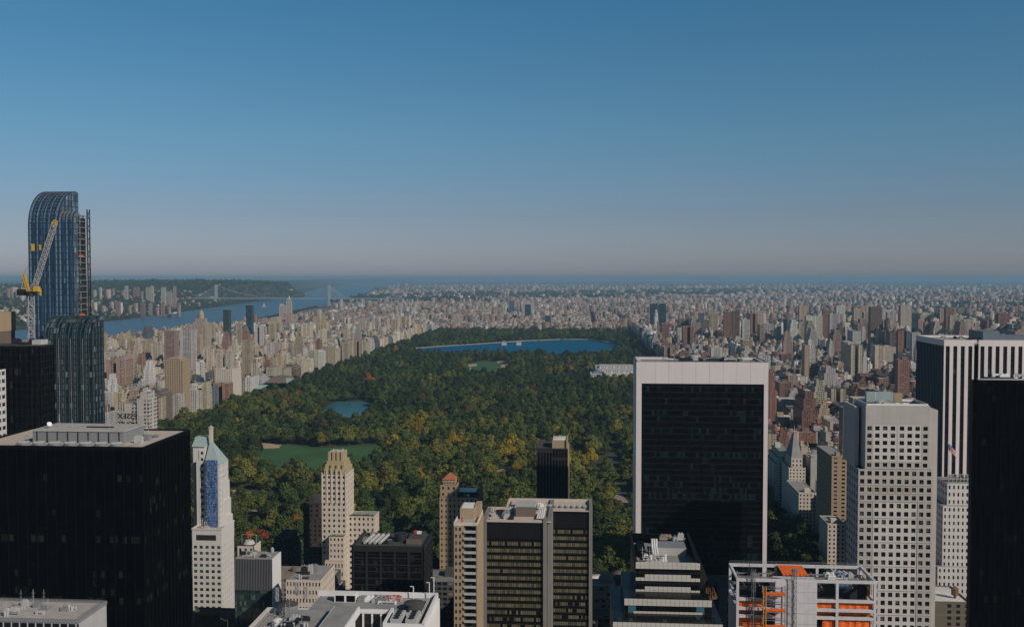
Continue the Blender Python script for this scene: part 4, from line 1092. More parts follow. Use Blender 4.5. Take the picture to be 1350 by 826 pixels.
# ---- white framed dark slab
def white_frame_slab():
    Y = 620.0
    x0, x1 = XX(838.5, Y, 600), XX(1012, Y, 600); z = ZZ(476, Y); y1 = Y + 38
    t = hero('office_tower', 'broad black glass slab tower framed in white travertine, blocking the park edge', 'office tower', x0, x1, Y, y1, z)
    zb = ZZ(504, Y); e0, e1 = XX(845.5, Y, 600), XX(1006.5, Y, 600)
    m = MB(); m.box(e0, e1, Y + .8, y1 - .8, 0, zb, top=False); m.build('glass_wall', M['solowglass'], t)
    m = MB(); n = 8
    for k in range(1, n): a = e0 + (e1 - e0) * k / n; m.box(a - .1, a + .1, Y + .55, Y + .79, 0, zb)
    zz = zb - 3.7
    while zz > 3: m.box(e0 + .01, e1 - .01, Y + .6, Y + .785, zz, zz + .3); zz -= 3.7
    m.build('mullion', M['black'], t)
    m = MB(); m.box(x0, e0, Y, y1, 0, z); m.box(e1, x1, Y, y1, 0, z); m.box(e0, e1, Y, Y + 1.0, zb, z); m.box(e0, e1, y1 - 1, y1, zb, z); m.build('travertine_frame', M['white'], t)
    m = MB()
    for k in range(1, 9): a = e0 + (e1 - e0) * k / 9 ; m.box(a - .05, a + .05, Y - .03, Y - .004, zb, z)
    m.build('panel_joint', M['grey'], t)
    box_part('roof', M['greyroof'], t, e0, e1, Y + 1, y1 - 1, z - 2.5, z - 1.2)
    m = MB(); parapet(m, x0 + .5, x1 - .5, Y + .5, y1 - .5, z, .5, .3); m.build('coping', M['grey'], t)
    a, b_ = XX(898, Y + 12, 470), XX(975, Y + 12, 470)
    m = MB(); m.box(a, b_, Y + 12, Y + 26, z - 1.2, z + 1.2); m.build('plant_screen', M['darkgrey'], t)
    m = MB(); c = XX(914, Y + 14, 470); m.tube((c, Y + 15, z - 1), (c, Y + 15, z + 3.2), 3.0, 18); m.build('tank', M['lightgrey'], t)
    clutter(t, a - 12, b_ - 2, Y + 6, Y + 26, z + .5, 101, 26, 1.6, ('grey', 'darkgrey', 'lightgrey'))
    clutter(t, b_ + 1, e1 - 10, Y + 6, Y + 26, z - .8, 102, 6, 1.8, ('grey', 'darkgrey', 'lightgrey'))
    m = MB(); m.tube((XX(893, Y + 8, 470), Y + 8, z - 1), (XX(888, Y + 8, 470), Y + 8, ZZ(467, Y + 8)), .14, 5); m.build('davit_arm', M['lightgrey'], t)
    m = MB(); q = XX(1000, Y + 8, 470); m.tube((q - 5, Y + 8, z), (q, Y + 8, z + 2.2), .15, 5); m.tube((q, Y + 8, z + 2.2), (q + 5, Y + 8, z), .15, 5); m.build('davit_frame', M['darkgrey'], t)
white_frame_slab()

# ---- stepped banded tower
def stepped_tower():
    Y = 330.0
    x0, x1 = XX(838, Y, 745), XX(923, Y, 745); z = ZZ(737, Y); y1 = 367.0
    t = hero('office_tower', 'stepped tower with pale panel bands, teal glass strips and an open plant roof', 'office tower', XX(808, 312), XX(956, 312), 312, y1, z)
    def band(a, b_, yf, zt, zb, lo=0, hi=0, h=1.1):
        """pale panels one storey high at top, dark glass below, every 4.05 m"""
        zz = zt
        while zz > zb:
            n = max(2, round((b_ - a) / 1.5)); w = (b_ - a) / n
            mm = MB()
            for k in range(n):
                inner = 1 < k < n - 2
                up = 1.05 if (inner or zz == zt) else 0.0
                mm.box(a + k * w + .04, a + (k + 1) * w - .04, yf - .25, yf - .01, zz - 2.2, zz - 1.15)
                if up: mm.box(a + k * w + .04, a + (k + 1) * w - .04, yf - .25, yf - .01, zz - 1.1, zz - .08)
            mm.build('panel_band', M['creamgrey2'], t)
            zz -= 4.05
    M['creamgrey2'] = plain('pale_panel', (0.50, 0.47, 0.42), .6, noise=.05)
    # upper shaft
    m = MB(); m.box(x0, x1, Y, y1 - 1, 0, z - 2.0, top=False); m.build('glass_wall', M['darkbay'], t)
    z2 = ZZ(785, 322)
    band(x0, x1, Y, z, z2 + .5)
    # second tier
    a2, b2 = XX(823, 322, 790), XX(938.5, 322, 790)
    m = MB(); m.box(a2, b2, 322, 352, 0, z2 - .1); m.build('glass_wall', M['darkbay'], t)
    z3 = ZZ(816, 313)
    band(a2, b2, 322, z2, z3 + .2)
    m = MB()
    for c in (.09, .87): w = b2 - a2; m.box(a2 + w * (c - .045), a2 + w * (c + .045), 321.9, 321.99, z3 - 30, z2 - 2.3)
    m.build('teal_strip', M['tealstrip'], t)
    a3, b3 = XX(808, 313, 815), XX(953, 313, 815)
    m = MB(); m.box(a3, b3, 313, 350, 0, z3 - .1); m.build('glass_wall', M['darkbay'], t); band(a3, b3, 313, z3, z3 - 40)
    m = MB()
    for c in (.16, .8): w = b3 - a3; m.box(a3 + w * (c - .04), a3 + w * (c + .04), 312.9, 312.99, z3 - 40, z3 - 2.3)
    m.build('teal_strip', M['tealstrip'], t)
    # sloping east skirt
    m = MB()
    m.face([(x1, Y, z + .5), (b2 + 1.5, 345, z2 + .2), (b2 + 1.5, y1, z2 + .2), (x1, y1, z + .5)]); m.face([(x1, Y, z + .5), (x1, Y, z2), (b2 + 1.5, 345, z2)][::1]); 
    m.face([(b2 + 1.5, 345, z2 + .2), (b3 + 2, 345, 60), (b3 + 2, y1, 60), (b2 + 1.5, y1, z2 + .2)])
    m.face([(x1, y1, z), (b2 + 1.5, y1, z2), (x1, y1, z2)])
    m.build('sloped_glass', M['black'], t)
    # roof
    m = MB(); m.box(x0 + .5, x1 - .5, Y + .5, y1 - 1, z - 3.6, z - 3.2); m.build('roof', M['greyroof'], t)
    m = MB(); m.box(x0 - .1, x0 + .5, Y + .3, y1, z - 3.6, z + .1); m.box(x1 - .9, x1 + .1, Y + .3, y1, z - 3.6, z + .6); m.box(x0 + .5, x1 - .9, y1 - 1, y1, z - 3.6, z + .1); m.build('parapet', M['black'], t)
    m = MB(); m.box(x0 + .5, x1 - .9, Y + .01, Y + .5, z - 3.6, z - .1); m.build('front_parapet', M['creamgrey'], t)
    a = XX(867, 350, 705); b_ = XX(905, 350, 705)
    p = box_part('plant_room', M['creamgrey'], t, a, b_, 350, 359, z - 3.2, z - .7); box_part('plant_roof', M['grey'], p, a + .2, b_ - .2, 350.2, 358.8, z - .7, z - .5)
    m = MB()
    for k in range(3): q = XX(861 + k * 3, 346, 715); m.tube((q, 340, z - 2.8), (q, 352, z - .5), .35, 8); m.tube((q, 352, z - .5), (q, 352, z + 2), .35, 8)
    m.build('pipe', M['whitepaint'], t)
    for (px, h_) in ((858, 3.0), (877, 3.4), (874, 2.6)):
        q = XX(px, 338, 728); m = MB(); m.tube((q, 338, z - 3.2), (q, 338, z - 3.2 + h_), .45, 10); m.tube((q, 338, z - 3.2 + h_), (q, 338, z - 3 + h_), .75, 10, r2=.3); m.build('vent_stack', M['whitepaint'], t)
    box_part('dark_pit', M['black'], t, XX(841, 345, 710), XX(852, 345, 710), 347, 362, z - 3.2, z - 1.2)
    clutter(t, XX(845, 335, 725), XX(885, 335, 725), 333, 346, z - 3.2, 111, 40, 1.6, ('lightgrey', 'whitepaint', 'grey'))
    clutter(t, XX(868, 360, 700), XX(888, 360, 700), 362, 365, z - 1.2, 112, 6, 1.5, ('tan', 'brown', 'grey'))
    clutter(t, XX(886, 360, 698), XX(903, 360, 698), 361, 365, z - 1.2, 113, 8, 3.0, ('lightgrey', 'whitepaint'))
    # terrace planting on the second tier
    m = MB(); r = random.Random(8)
    for k in range(26): q = b2 + r.uniform(-1.2, 1.6); yy = r.uniform(323, 333); m.tube((q, yy, z2 - .2), (q, yy, z2 + r.uniform(.8, 2)), .7, 5, r2=.1)
    m.build('terrace_planting', M['autumnshrub'], t)
M['tealstrip'] = plain('teal_glass_strip', (0.045, 0.13, 0.15), .2, noise=.05)
M['autumnshrub'] = plain('autumn_shrub', (0.10, 0.045, 0.02), .95, noise=.3, scale=1.0)
stepped_tower()

# ---- concrete frame under construction
def construction_frame():
    Y = 380.0; y1 = 400.5
    x0, x1 = XX(971, Y, 757), XX(1156, Y, 757); z = ZZ(756, Y)
    t = hero('unfinished_building', 'grey concrete frame tower under construction, hung with orange tarps', 'building site', x0, x1, Y, y1, z)
    lv = [z, ZZ(781, Y), ZZ(793, Y), ZZ(803, Y), ZZ(819, Y)]
    while lv[-1] > 12: lv.append(lv[-1] - 4.2)
    c0, c1 = XX(1022, Y, 790), XX(1077, Y, 790)
    cols = [x0, XX(1012, Y, 790) - 1, c0, c1 - .9, XX(1102, Y, 790), x1 - 1.0]
    m = MB()
    for i, zz in enumerate(lv):
        m.box(x0 + 1.01, x1 - 1.01, Y + .01, Y + .9, zz - 1.1, zz, bottom=True)
        m.box(x0 + 1.01, x1 - 1.01, y1 - .9, y1 - .01, zz - 1.1, zz, bottom=True)
        m.box(x0 + .01, x0 + .9, Y + .9, y1 - .9, zz - 1.1, zz, bottom=True); m.box(x1 - .9, x1 - .01, Y + .9, y1 - .9, zz - 1.1, zz, bottom=True)
    m.build('floor_beam', M['concrete'], t)
    for a in (x0, XX(1102, Y, 790), x1 - 1.0):
        m = MB(); m.box(a, a + 1.0, Y, Y + 1.0, 0, z + .02); m.build('column', M['concrete'], t)
    for a in (x0, x0 + 18, x1 - 18, x1 - 1.0):
        m = MB(); m.box(a, a + 1.0, y1 - 1.0, y1, 0, z + .02); m.build('column', M['concrete'], t)
    m = MB()
    for zz in lv[2:]: m.box(x0 + 1, x1 - 1, Y + 1, y1 - 1, zz - 1.0, zz - .7, bottom=True)
    m.build('floor_slab', M['lightgrey'], t)
    m = MB(); m.box(c0, c1, Y - .2, Y + 6, 0, z - .6); m.build('lift_core', M['concrete'], t)
    m = MB()
    for k in range(1, 12): m.box(c0 - .01, c1 + .01, Y - .24, Y - .205, z - .6 - 4.1 * k, z - .52 - 4.1 * k)
    m.build('pour_joint', M['grey'], t)
    # interior steel and pipes at the open top
    m = MB()
    for k in range(3): yy = Y + 5 + k * 5; m.box(x0 + 1, x1 - 1, yy, yy + .5, z - 2.6, z - 2.2, bottom=True)
    for k in range(9): a = x0 + 3 + k * (x1 - x0 - 6) / 8; m.box(a, a + .3, Y + .9, y1 - .9, z - 3.1, z - 2.7, bottom=True)
    m.build('steel_beam', M['grey'], t)
    r = random.Random(77)
    # orange tarps: rippled sheets
    def tarp(a, b_, zt, zb, yy, drop=0.0, dy=0.0):
        n = max(6, int((b_ - a) / .6)); mm = 5; mb = MB()
        P = [[(a + (b_ - a) * i / n, yy + dy * j / mm + math.sin(i * 1.3 + a) * .14 + r.uniform(-.08, .08), zt + (zb - zt) * j / mm + (r.uniform(-.25, .25) if j == mm else 0) - drop * math.sin(math.pi * i / n) * (j == 0)) for i in range(n + 1)] for j in range(mm + 1)]
        for j in range(mm):
            for i in range(n): mb.face([P[j + 1][i], P[j + 1][i + 1], P[j][i + 1], P[j][i]])
        mb.build('orange_tarp', M['orange'], t)
    k2 = XX(1102, Y, 790)
    tarp(c1 + .2, k2 - .1, lv[1] - 1.2, lv[2] - .2, Y + 1.2); tarp(k2 + 1.1, x1 - 1.1, lv[1] - 1.2, lv[2] - .2, Y + 1.2)
    tarp(c1 + .2, k2 - .1, lv[2] - 1.2, lv[3] - .4, Y + 3); tarp(k2 + 1.1, x1 - 1.1, lv[2] - 1.2, lv[3] - .4, Y + 3)
    tarp(c1 + 2.3, k2 - .1, lv[3] - 1.1, lv[4] - 1.5, Y + .9); tarp(k2 + 1.1, x1 - 1.8, lv[3] - 1.1, lv[4] - .6, Y + .9)
    tarp(c1 + .2, k2 - .1, lv[4] - 1.2, lv[5] - .4, Y + .9); tarp(k2 + 1.1, x1 - 1.2, lv[4] - 1.2, lv[5] - .4, Y + 1)
    tarp(x0 + 1.2, c0 - 4.5, lv[1] - 1.2, lv[2] - .3, Y + 1.2); tarp(x0 + 1.2, c0 - 4.5, lv[2] - 1.3, lv[3] - .4, Y + 3.2); tarp(x0 + 1.2, c0 - 4.5, lv[3] - 1.1, lv[4] - .4, Y + 2.5)
    tarp(x0 + 1.2, c0 - 4.5, lv[4] - 1.2, lv[5] - .4, Y + 2.5)
    tarp(XX(1017, 385, 745), XX(1028, 385, 745), z - 1, z - 3.6, Y + 9, dy=3); tarp(XX(1034, 385, 745), XX(1068, 385, 745), z - .1, z - .4, y1 - 1, dy=-13); tarp(XX(1020, 385, 745), XX(1075, 385, 745), z - 1.0, z - 2.6, Y + 6.2)
    for k in range(3): yy = Y + 4 + k * 5; mb = MB(); mb.face([(x1 - 1.3, yy, lv[1]), (x1 - 1.3, yy + 4.6, lv[1]), (x1 - 1.25, yy + 4.6, lv[0] - 1.4 - k * .8), (x1 - 1.3, yy, lv[0] - 1.6 - k)]); mb.build('orange_tarp', M['orange'], t)
    # dark interior backs
    m = MB(); m.box(x0 + 1.5, c0 - 1, Y + 7, Y + 7.3, 0, z - 3.2); m.box(c1 + 1, x1 - 1.6, Y + 7, Y + 7.3, 0, z - 3.2); m.build('inner_wall', M['darkgrey'], t)
    m = MB(); m.box(k2 + 1.2, x1 - 8, Y + 4, Y + 6.5, z - 4.2, z - 1.6, bottom=True); m.build('grey_tarp', M['steelblue'], t)
    # hoist cage with orange posts
    hx = XX(1006, Y - 2.5, 790); hw = XX(1036, Y - 2.5, 790)
    m = MB()
    for (a, yy) in ((hx, Y - 3.6), (hx + .9, Y - 3.6)): m.box(a - .16, a + .16, yy - .16, yy + .16, 0, ZZ(766, Y - 3))
    m.build('hoist_post', M['yelloworange'], t); m = MB()
    for (a, yy) in ((hx, Y - 1), (hw, Y - 3.6), (hw, Y - 1)): m.box(a - .14, a + .14, yy - .14, yy + .14, 0, ZZ(766, Y - 3))
    m.build('hoist_post', M['grey'], t)
    m = MB(); zz = ZZ(768, Y - 3)
    k = 0
    while zz > 10:
        m.tube((hx, Y - 3.6, zz), (hw, Y - 3.6, zz), .1, 4); m.tube((hx, Y - 3.6, zz), (hw, Y - 3.6, zz - 3), .09, 4) if k % 2 else m.tube((hw, Y - 3.6, zz), (hx, Y - 3.6, zz - 3), .09, 4); m.tube((hx, Y - 1, zz), (hw, Y - 1, zz), .1, 4); zz -= 3; k += 1
    m.build('hoist_brace', M['grey'], t)
    m = MB(); zz = ZZ(776, Y - 3)
    while zz > 10: m.box(hx + .3, hw - .3, Y - 3.4, Y - 1.1, zz - .25, zz, bottom=True); m.box(hx + .4, hw - .4, Y - 3.5, Y - 3.42, zz + .2, zz + 1.1); zz -= 6.2
    m.build('hoist_platform', M['orange'], t)
    for (px, w, yy) in ((993, 1.1, Y - 1), (1047, 1.3, Y - 1.2)):
        a = XX(px, yy, 790); m = MB(); m.lattice((a, yy, 0), (a, yy, ZZ(743, yy)), w, 90, .06); m.build('hoist_mast', M['grey'], t)
    box_part('hoist_head', M['steelblue'], t, XX(1045, Y - 1.2, 745), XX(1050, Y - 1.2, 745), Y - 2, Y - .4, ZZ(745, Y), ZZ(741, Y))
    railing(t, [(x0 + .3, Y + .4), (x1 - .3, Y + .4)], z, 1.1, M['grey'], 1.8); railing(t, [(x0 + .3, y1 - .4), (x1 - .3, y1 - .4)], z, 1.1, M['grey'], 1.8)
    clutter(t, XX(1085, 390, 750), XX(1130, 390, 750), Y + 8, y1 - 3, z - 3.0, 121, 14, 1.8, ('whitepaint', 'steelblue', 'lightgrey'))
    clutter(t, x0 + 6, c0 - 4, Y + 8, y1 - 3, z - 3.0, 122, 7, 1.3, ('darkgrey', 'grey'))
    m = MB(); m.box(x0 - .1, x0 - .01, Y + 1, y1 - 1, 0, lv[2]); m.build('side_wall', M['lightgrey'], t)
M['pierbrown'] = plain('weathered_concrete_pier', (0.20, 0.19, 0.175), .85, noise=.1, streak=.08)
M['concrete'] = plain('raw_concrete', (0.56, 0.535, 0.54), .9, noise=.1, scale=.4, streak=.08)
M['steelblue'] = plain('steel_blue', (0.12, 0.20, 0.28), .6, noise=.15)
M['yelloworange'] = plain('orange_yellow_paint', (0.65, 0.27, 0.03), .6, noise=.1)
construction_frame()

# ---- grey tower with punched square windows
def punched_tower():
    Y = 500.0
    x0, x1 = XX(1131.5, Y, 650), XX(1229.5, Y, 650); y1 = Y + 22
    zl = ZZ(612, Y); ux0, ux1 = XX(1141.5, Y, 570), XX(1226, Y, 570); z = ZZ(530, Y + .5)
    t = hero('office_tower', 'grey stone tower with a regular grid of small square windows and a set-back top', 'office tower', x0, x1, Y, y1, z)
    m = MB(); m.box(x0 + .5, x1 - .5, Y + .5, y1 - .5, 0, zl - .4); m.box(ux0 + .5, ux1 - .5, Y + 1.0, y1 - .5, zl, z - .5); m.build('core', M['darkgrey'], t)
    ps = []; nl = int(zl / 4.03)
    m = MB(); n = 10
    pz0 = zl - nl * 4.03
    w = (x1 - x0) / n
    # outer bays in grey, central field in white panels
    pier_grid(m, ps, 'S', Y, x0, x0 + 2 * w, pz0, zl, 2, nl, .58, .56, .5); pier_grid(m, ps, 'S', Y, x1 - 2 * w, x1, pz0, zl, 2, nl, .58, .56, .5)
    pier_grid(m, ps, 'W', x0, Y + .5, y1, pz0, zl, 5, nl, .5, .56, .5); pier_grid(m, ps, 'E', x1, Y + .5, y1, pz0, zl, 5, nl, .5, .56, .5)
    m.box(x0 + .5, x1 - .5, y1 - .5, y1, 0, zl)
    m.build('wall', M['creamgrey'], t)
    m = MB(); pier_grid(m, ps, 'S', Y + .06, x0 + 2 * w + .001, x1 - 2 * w - .001, pz0, zl - 4.03 * 4, 6, nl - 4, .58, .58, .44); m.build('white_panel_wall', M['whitestone'], t)
    m = MB(); pier_grid(m, ps, 'S', Y + .02, x0 + 2 * w + .001, x1 - 2 * w - .001, zl - 4.03 * 4, zl, 6, 4, .56, .56, .48); m.build('upper_wall', M['creamgrey'], t)
    m = MB()
    for k in range(1, int(nl / 3)): m.box(x0 - .04, x1 + .04, Y - .06, Y - .002, zl - k * 12.09 - .15, zl - k * 12.09 + .05)
    for k in (2, 4): m.box(x0 - .05, x1 + .05, Y - .08, Y - .003, zl - k * 4.03 - .12, zl - k * 4.03 + .12)
    for a in (x0 + 2 * w, x1 - 2 * w): m.box(a - .12, a + .12, Y - .05, Y - .004, 0, zl - 16.1)
    m.build('string_course', M['grey'], t)
    # brass-coloured panels between the windows of one floor
    for k in range(6): a = x0 + 2 * w + k * w; box_part('brass_panel', M['gold'], t, a - .45, a + .45, Y - .03, Y + .015, zl - 4.03 * 2.5 - 1.6, zl - 4.03 * 2.5 + 1.0)
    # upper block
    ps2 = []; m = MB(); zt = z - 9.5; nu = 6
    n2 = 8; w2 = (ux1 - ux0) / n2
    pier_grid(m, ps2, 'S', Y + .5, ux0, ux0 + w2, zl + .2, zt, 1, nu, .56, .56, .5); pier_grid(m, ps2, 'S', Y + .5, ux1 - w2, ux1, zl + .2, zt, 1, nu, .56, .56, .5)
    m.box(ux0, ux1, Y + .5, Y + 1.0, zt, z); m.box(ux0, ux0 + .5, Y + 1, y1, zl, z); m.box(ux1 - .5, ux1, Y + 1, y1, zl, z); m.box(ux0 + .5, ux1 - .5, y1 - .5, y1, zl, z)
    m.build('upper_wall', M['creamgrey'], t)
    m = MB(); pier_grid(m, ps2, 'S', Y + .56, ux0 + w2 + .001, (ux0 + ux1) / 2 - .3, zl + 4.0, zt, 3, 5, .58, .58, .44); pier_grid(m, ps2, 'S', Y + .56, (ux0 + ux1) / 2 + .3, ux1 - w2 - .001, zl + 4.0, zt, 3, 5, .58, .58, .44); m.build('white_panel_wall', M['whitestone'], t)
    m = MB(); pier_grid(m, ps2, 'S', Y + .54, ux0 + w2 + .001, ux1 - w2 - .001, zl + .2, zl + 3.99, 6, 1, .56, .56, .46); m.box((ux0 + ux1) / 2 - .3, (ux0 + ux1) / 2 + .3, Y + .52, Y + .9, zl + 4, zt); m.build('upper_wall', M['creamgrey'], t)
    allp = sorted(ps + ps2, key=lambda q: (q[0] != 'S', -q[2]))
    # keep the south windows, the ones that show
    S = [q for q in allp if q[0] == 'S']; O = [q for q in allp if q[0] != 'S']
    add_panes(t, S, M['pane'], 100)
    mb = MB()
    for (sd, a, zz, ww, h, fix, dp) in O:
        q = fix + (.42 if sd == 'W' else -.42); mb.box(q - .04, q + .04, a - ww / 2, a + ww / 2, zz - h / 2, zz + h / 2)
    tag(mb.build('side_windows', M['pane'], t), kind='stuff')
    box_part('rear_block', M['creamgrey'], t, 152.0, 184.0, y1 + 9, y1 + 34, 0, z - 6)  # unseen building, added to cast the shade on the white framed slab
    # west wing, one storey lower roof line
    wx0 = XX(1120, Y + 22, 540); 
    m = MB(); m.box(x0 + .0, ux0 - 1.2, Y + 8, y1 + 8, zl, z - 1.5); m.build('wing_wall', M['creamgrey'], t)
    box_part('roof', M['palegravel'], t, ux0 + .5, ux1 - .5, Y + 1, y1 - .5, z - 1.4, z - .8)
    m = MB(); parapet(m, ux0 + .6, ux1 - .6, Y + 1.2, y1 - .6, z - .8, 1.6, .3); m.build('roof_rail', M['whitepaint'], t)
    clutter(t, ux0 + 3, ux1 - 6, Y + 4, y1 - 5, z - .8, 131, 16, 1.5, ('lightgrey', 'whitepaint', 'grey'))
    a, b_ = XX(1141, y1 - 2, 522), XX(1176, y1 - 2, 522)
    m = MB(); m.box(a, b_, y1 - 4, y1 - .6, z - .8, z + 4.6); m.build('green_plant_house', M['copper'], t)
    m = MB(); m.box(b_ + .5, XX(1188, y1 - 2, 522), y1 - 4, y1 - .6, z - .8, z + 4.0); m.build('tan_plant_house', M['tan'], t)
punched_tower()

# ---- white finned tower, two bays
M['steelgrey'] = plain('steel_grey', (0.14, 0.17, 0.20), .5, noise=.1)
def finned_tower():
    Y = 700.0
    x0, x1 = XX(1244, Y, 500), XX(1400, Y, 500); z = ZZ(445.5, Y); y1 = 758.0
    t = hero('office_tower', 'very wide white finned office tower with dark slots rising at the side', 'office tower', x0, x1, Y, y1, z)
    nx = XX(1284, Y, 480); nx2 = XX(1290, Y, 480)
    m = MB(); m.box(x0 + .5, nx, Y + .8, y1 - .8, 0, z - 4, top=False); m.box(nx, nx2, Y + 4, y1 - 4, 0, z - 4, top=False); m.box(nx2, x1 - .5, Y + .8, y1 - .8, 0, z - 4, top=False); m.build('glass_wall', M['gmglass'], t)
    fins = []
    m = MB(); p = 4.9
    def row(a, b_):
        n = int(round((b_ - a) / p)); s = (b_ - a) / n
        for k in range(n + 1):
            q = a + k * s; m.box(q - 1.15 if k else q, q + 1.15 if k < n else q, Y, Y + .79, 0, z - 4.2)
    row(x0, nx); row(nx2, x1)
    m.build('fin', M['white'], t)
    m = MB(); m.box(x0, nx, Y - .02, Y + 1, z - 4.2, z); m.box(nx2, x1, Y - .02, Y + 1, z - 4.2, z); m.box(nx, nx2, Y + 3.5, Y + 4, z - 4, z); m.box(x0, x1, y1 - 1, y1, z - 4.2, z); m.box(x0, x0 + 1, Y + 1, y1 - 1, z - 4.2, z); m.box(x1 - 1, x1, Y + 1, y1 - 1, z - 4.2, z)
    m.build('parapet', M['white'], t)
    m = MB(); n = 18
    for k in range(n + 1): q = Y + 1.2 + k * (y1 - Y - 2.4) / n; m.box(x0, x0 + .49, q - .2, q + .2, 0, z - 4.2)
    m.build('side_fin', M['steelgrey'], t)  # grey, not the front's white: west face shade put into the colour
    box_part('roof', M['greyroof'], t, x0 + 1, x1 - 1, Y + 4, y1 - 1, z - 3, z - 1.5)
    m = MB(); m.box(XX(1296, Y + 14, 440), XX(1318, Y + 14, 440), Y + 14, Y + 40, z - 1.5, ZZ(434.5, Y + 14)); m.box(XX(1318, Y + 14, 440) + .01, x1 - 4, Y + 20, Y + 44, z - 1.5, z + 1.5); m.build('plant_house', M['steelgrey'], t)
    clutter(t, x0 + 3, XX(1294, Y + 14), Y + 10, Y + 40, z - 1.5, 141, 14, 2.2, ('grey', 'darkgrey', 'lightgrey'))
finned_tower()

M['blackglass2'] = glass_grid('black_slab_glass', (0.0025, 0.0025, 0.003), (0.009, 0.009, 0.009), 1.9, 3.7, frac=0.05, spec=0.035, rough=0.3, frame=(0.0015, 0.0015, 0.002), fu=0.1, fv=0.22, row=0.4)
def right_black_tower():
    Y = 430.0
    x0, x1 = XX(1281, Y, 600), XX(1438, Y, 600); z = ZZ(501, Y, 1320); y1 = Y + 3
    t = hero('office_tower', 'featureless black slab tower cut by the picture edge, before the white finned tower', 'office tower', x0, x1, Y, y1 + 4, z)
    m = MB(); m.box(x0, x1, Y, y1, 0, z, top=False); m.box(x0 + 14, 188, y1 + .01, y1 + 22, 0, z - 1); m.build('curtain_wall', M['blackglass2'], t)
    m = MB()
    for k in range(22): a = x0 + k * 1.95; m.box(a, a + .12, Y - .2, Y - .002, 0, z)
    m.build('mullion', M['black'], t)
    box_part('roof', M['lightgrey'], t, x0 + 2.5, x1, Y + 1, y1 - .2, z, z + .4)
    clutter(t, x0 + 6, x0 + 30, Y + 2, y1 + 6, z + .9, 151, 5, 1.0, ('lightgrey', 'whitepaint'))
right_black_tower()

# ---- setback stone tower between the punched and the finned towers
def setback_tower():
    Y = 590.0
    t = hero('office_tower', 'old white stone setback tower with rooftop pipes, squeezed in front of the white fins', 'tower', XX(1234, Y), XX(1296, Y), Y, Y + 34, ZZ(628, Y))
    def blk(a, b_, c, d, z0, z1_, na, ne, mat='whitestone'):
        ps = []; nz = max(1, int((z1_ - z0) / 3.8)); m = MB(); m.box(a + .4, b_ - .4, c + .4, d - .4, z0, z1_ - .1); m.build('core', M['darkgrey'], t)
        m = MB(); pier_grid(m, ps, 'S', c, a, b_, z0, z1_, na, nz, .4, .5, .4); pier_grid(m, ps, 'W', a, c + .4, d, z0, z1_, ne, nz, .4, .5, .4)
        m.box(b_ - .4, b_, c + .4, d, z0, z1_); m.box(a + .4, b_ - .4, d - .4, d, z0, z1_); m.build('wall', M[mat], t); add_panes(t, ps, M['pane'], 60)
        box_part('roof', M['greyroof'], t, a + .4, b_ - .4, c + .4, d - .4, z1_ - .1, z1_ + .15)
    blk(XX(1249, Y + 6, 640), XX(1296, Y + 6, 640), Y + 6, Y + 26, ZZ(660, Y), ZZ(629, Y + 6), 8, 5)
    blk(XX(1243, Y + 3, 680), XX(1296, Y + 3, 680), Y + 3, Y + 30, ZZ(738, Y), ZZ(658, Y + 3), 9, 7)
    blk(XX(1236, Y + 1, 760), XX(1296, Y + 1, 760), Y + 1, Y + 32, ZZ(780, Y), ZZ(736, Y + 1), 10, 8)
    blk(XX(1234, Y, 800), XX(1296, Y, 800), Y, Y + 34, 0, ZZ(778, Y), 10, 8)
    for k in range(8):
        a = XX(1252 + k * 4.4, Y + 12, 620); zz = ZZ(629, Y + 6); m = MB(); m.tube((a, Y + 12, zz), (a, Y + 12, zz + 4.2), .6, 8); m.build('roof_tank', M['grey'], t)
    z9 = ZZ(629, Y + 6)
    m = MB(); a0, a1 = XX(1251, Y + 10, 620), XX(1286, Y + 10, 620)
    m.tube((a0, Y + 10, z9 + 4.6), (a1, Y + 10, z9 + 4.6), .2, 5); m.tube((a0, Y + 10, z9 + 2), (a1, Y + 10, z9 + 2), .2, 5)
    for k in range(8): q = a0 + (a1 - a0) * k / 7; m.tube((q, Y + 10, z9), (q, Y + 10, z9 + 4.6), .15, 4)
    m.build('roof_frame', M['lightgrey'], t)
    # flag on the same roof
    fp = atY(1252.5, 597, Y + 12)
    f = thing('flag', 'striped flag on a thin pole in front of the white finned tower', 'flag', (fp.x, Y + 12, z9 + .15))
    m = MB(); m.tube((fp.x, Y + 12, z9 + .15), (fp.x - 1.4, Y + 12, ZZ(575, Y + 12)), .14, 5, r2=.07); m.build('pole', M['lightgrey'], f)
    m = MB(); zt = ZZ(577, Y + 12)
    for k in range(7):
        m2 = 0.55
        m.mi = k % 2
        for j in range(5):
            def P(i, kk): 
                return (fp.x - 1.3 + i * 1.0, Y + 12 + math.sin(i * 1.2) * .3, zt - kk * m2 - i * 1.0)
            m.face([P(j, k + 1), P(j + 1, k + 1), P(j + 1, k), P(j, k)])
    m.build('cloth', [M['red'], M['whitepaint']], f)
    m = MB(); m.face([(fp.x - 1.35, Y + 11.6, zt - 2.2), (fp.x + 1.0, Y + 11.6, zt - 4.4), (fp.x + 1.0, Y + 11.6, zt - 2.0), (fp.x - 1.35, Y + 11.6, zt + .05)]); m.build('canton', M['bluenet'], f)
setback_tower()

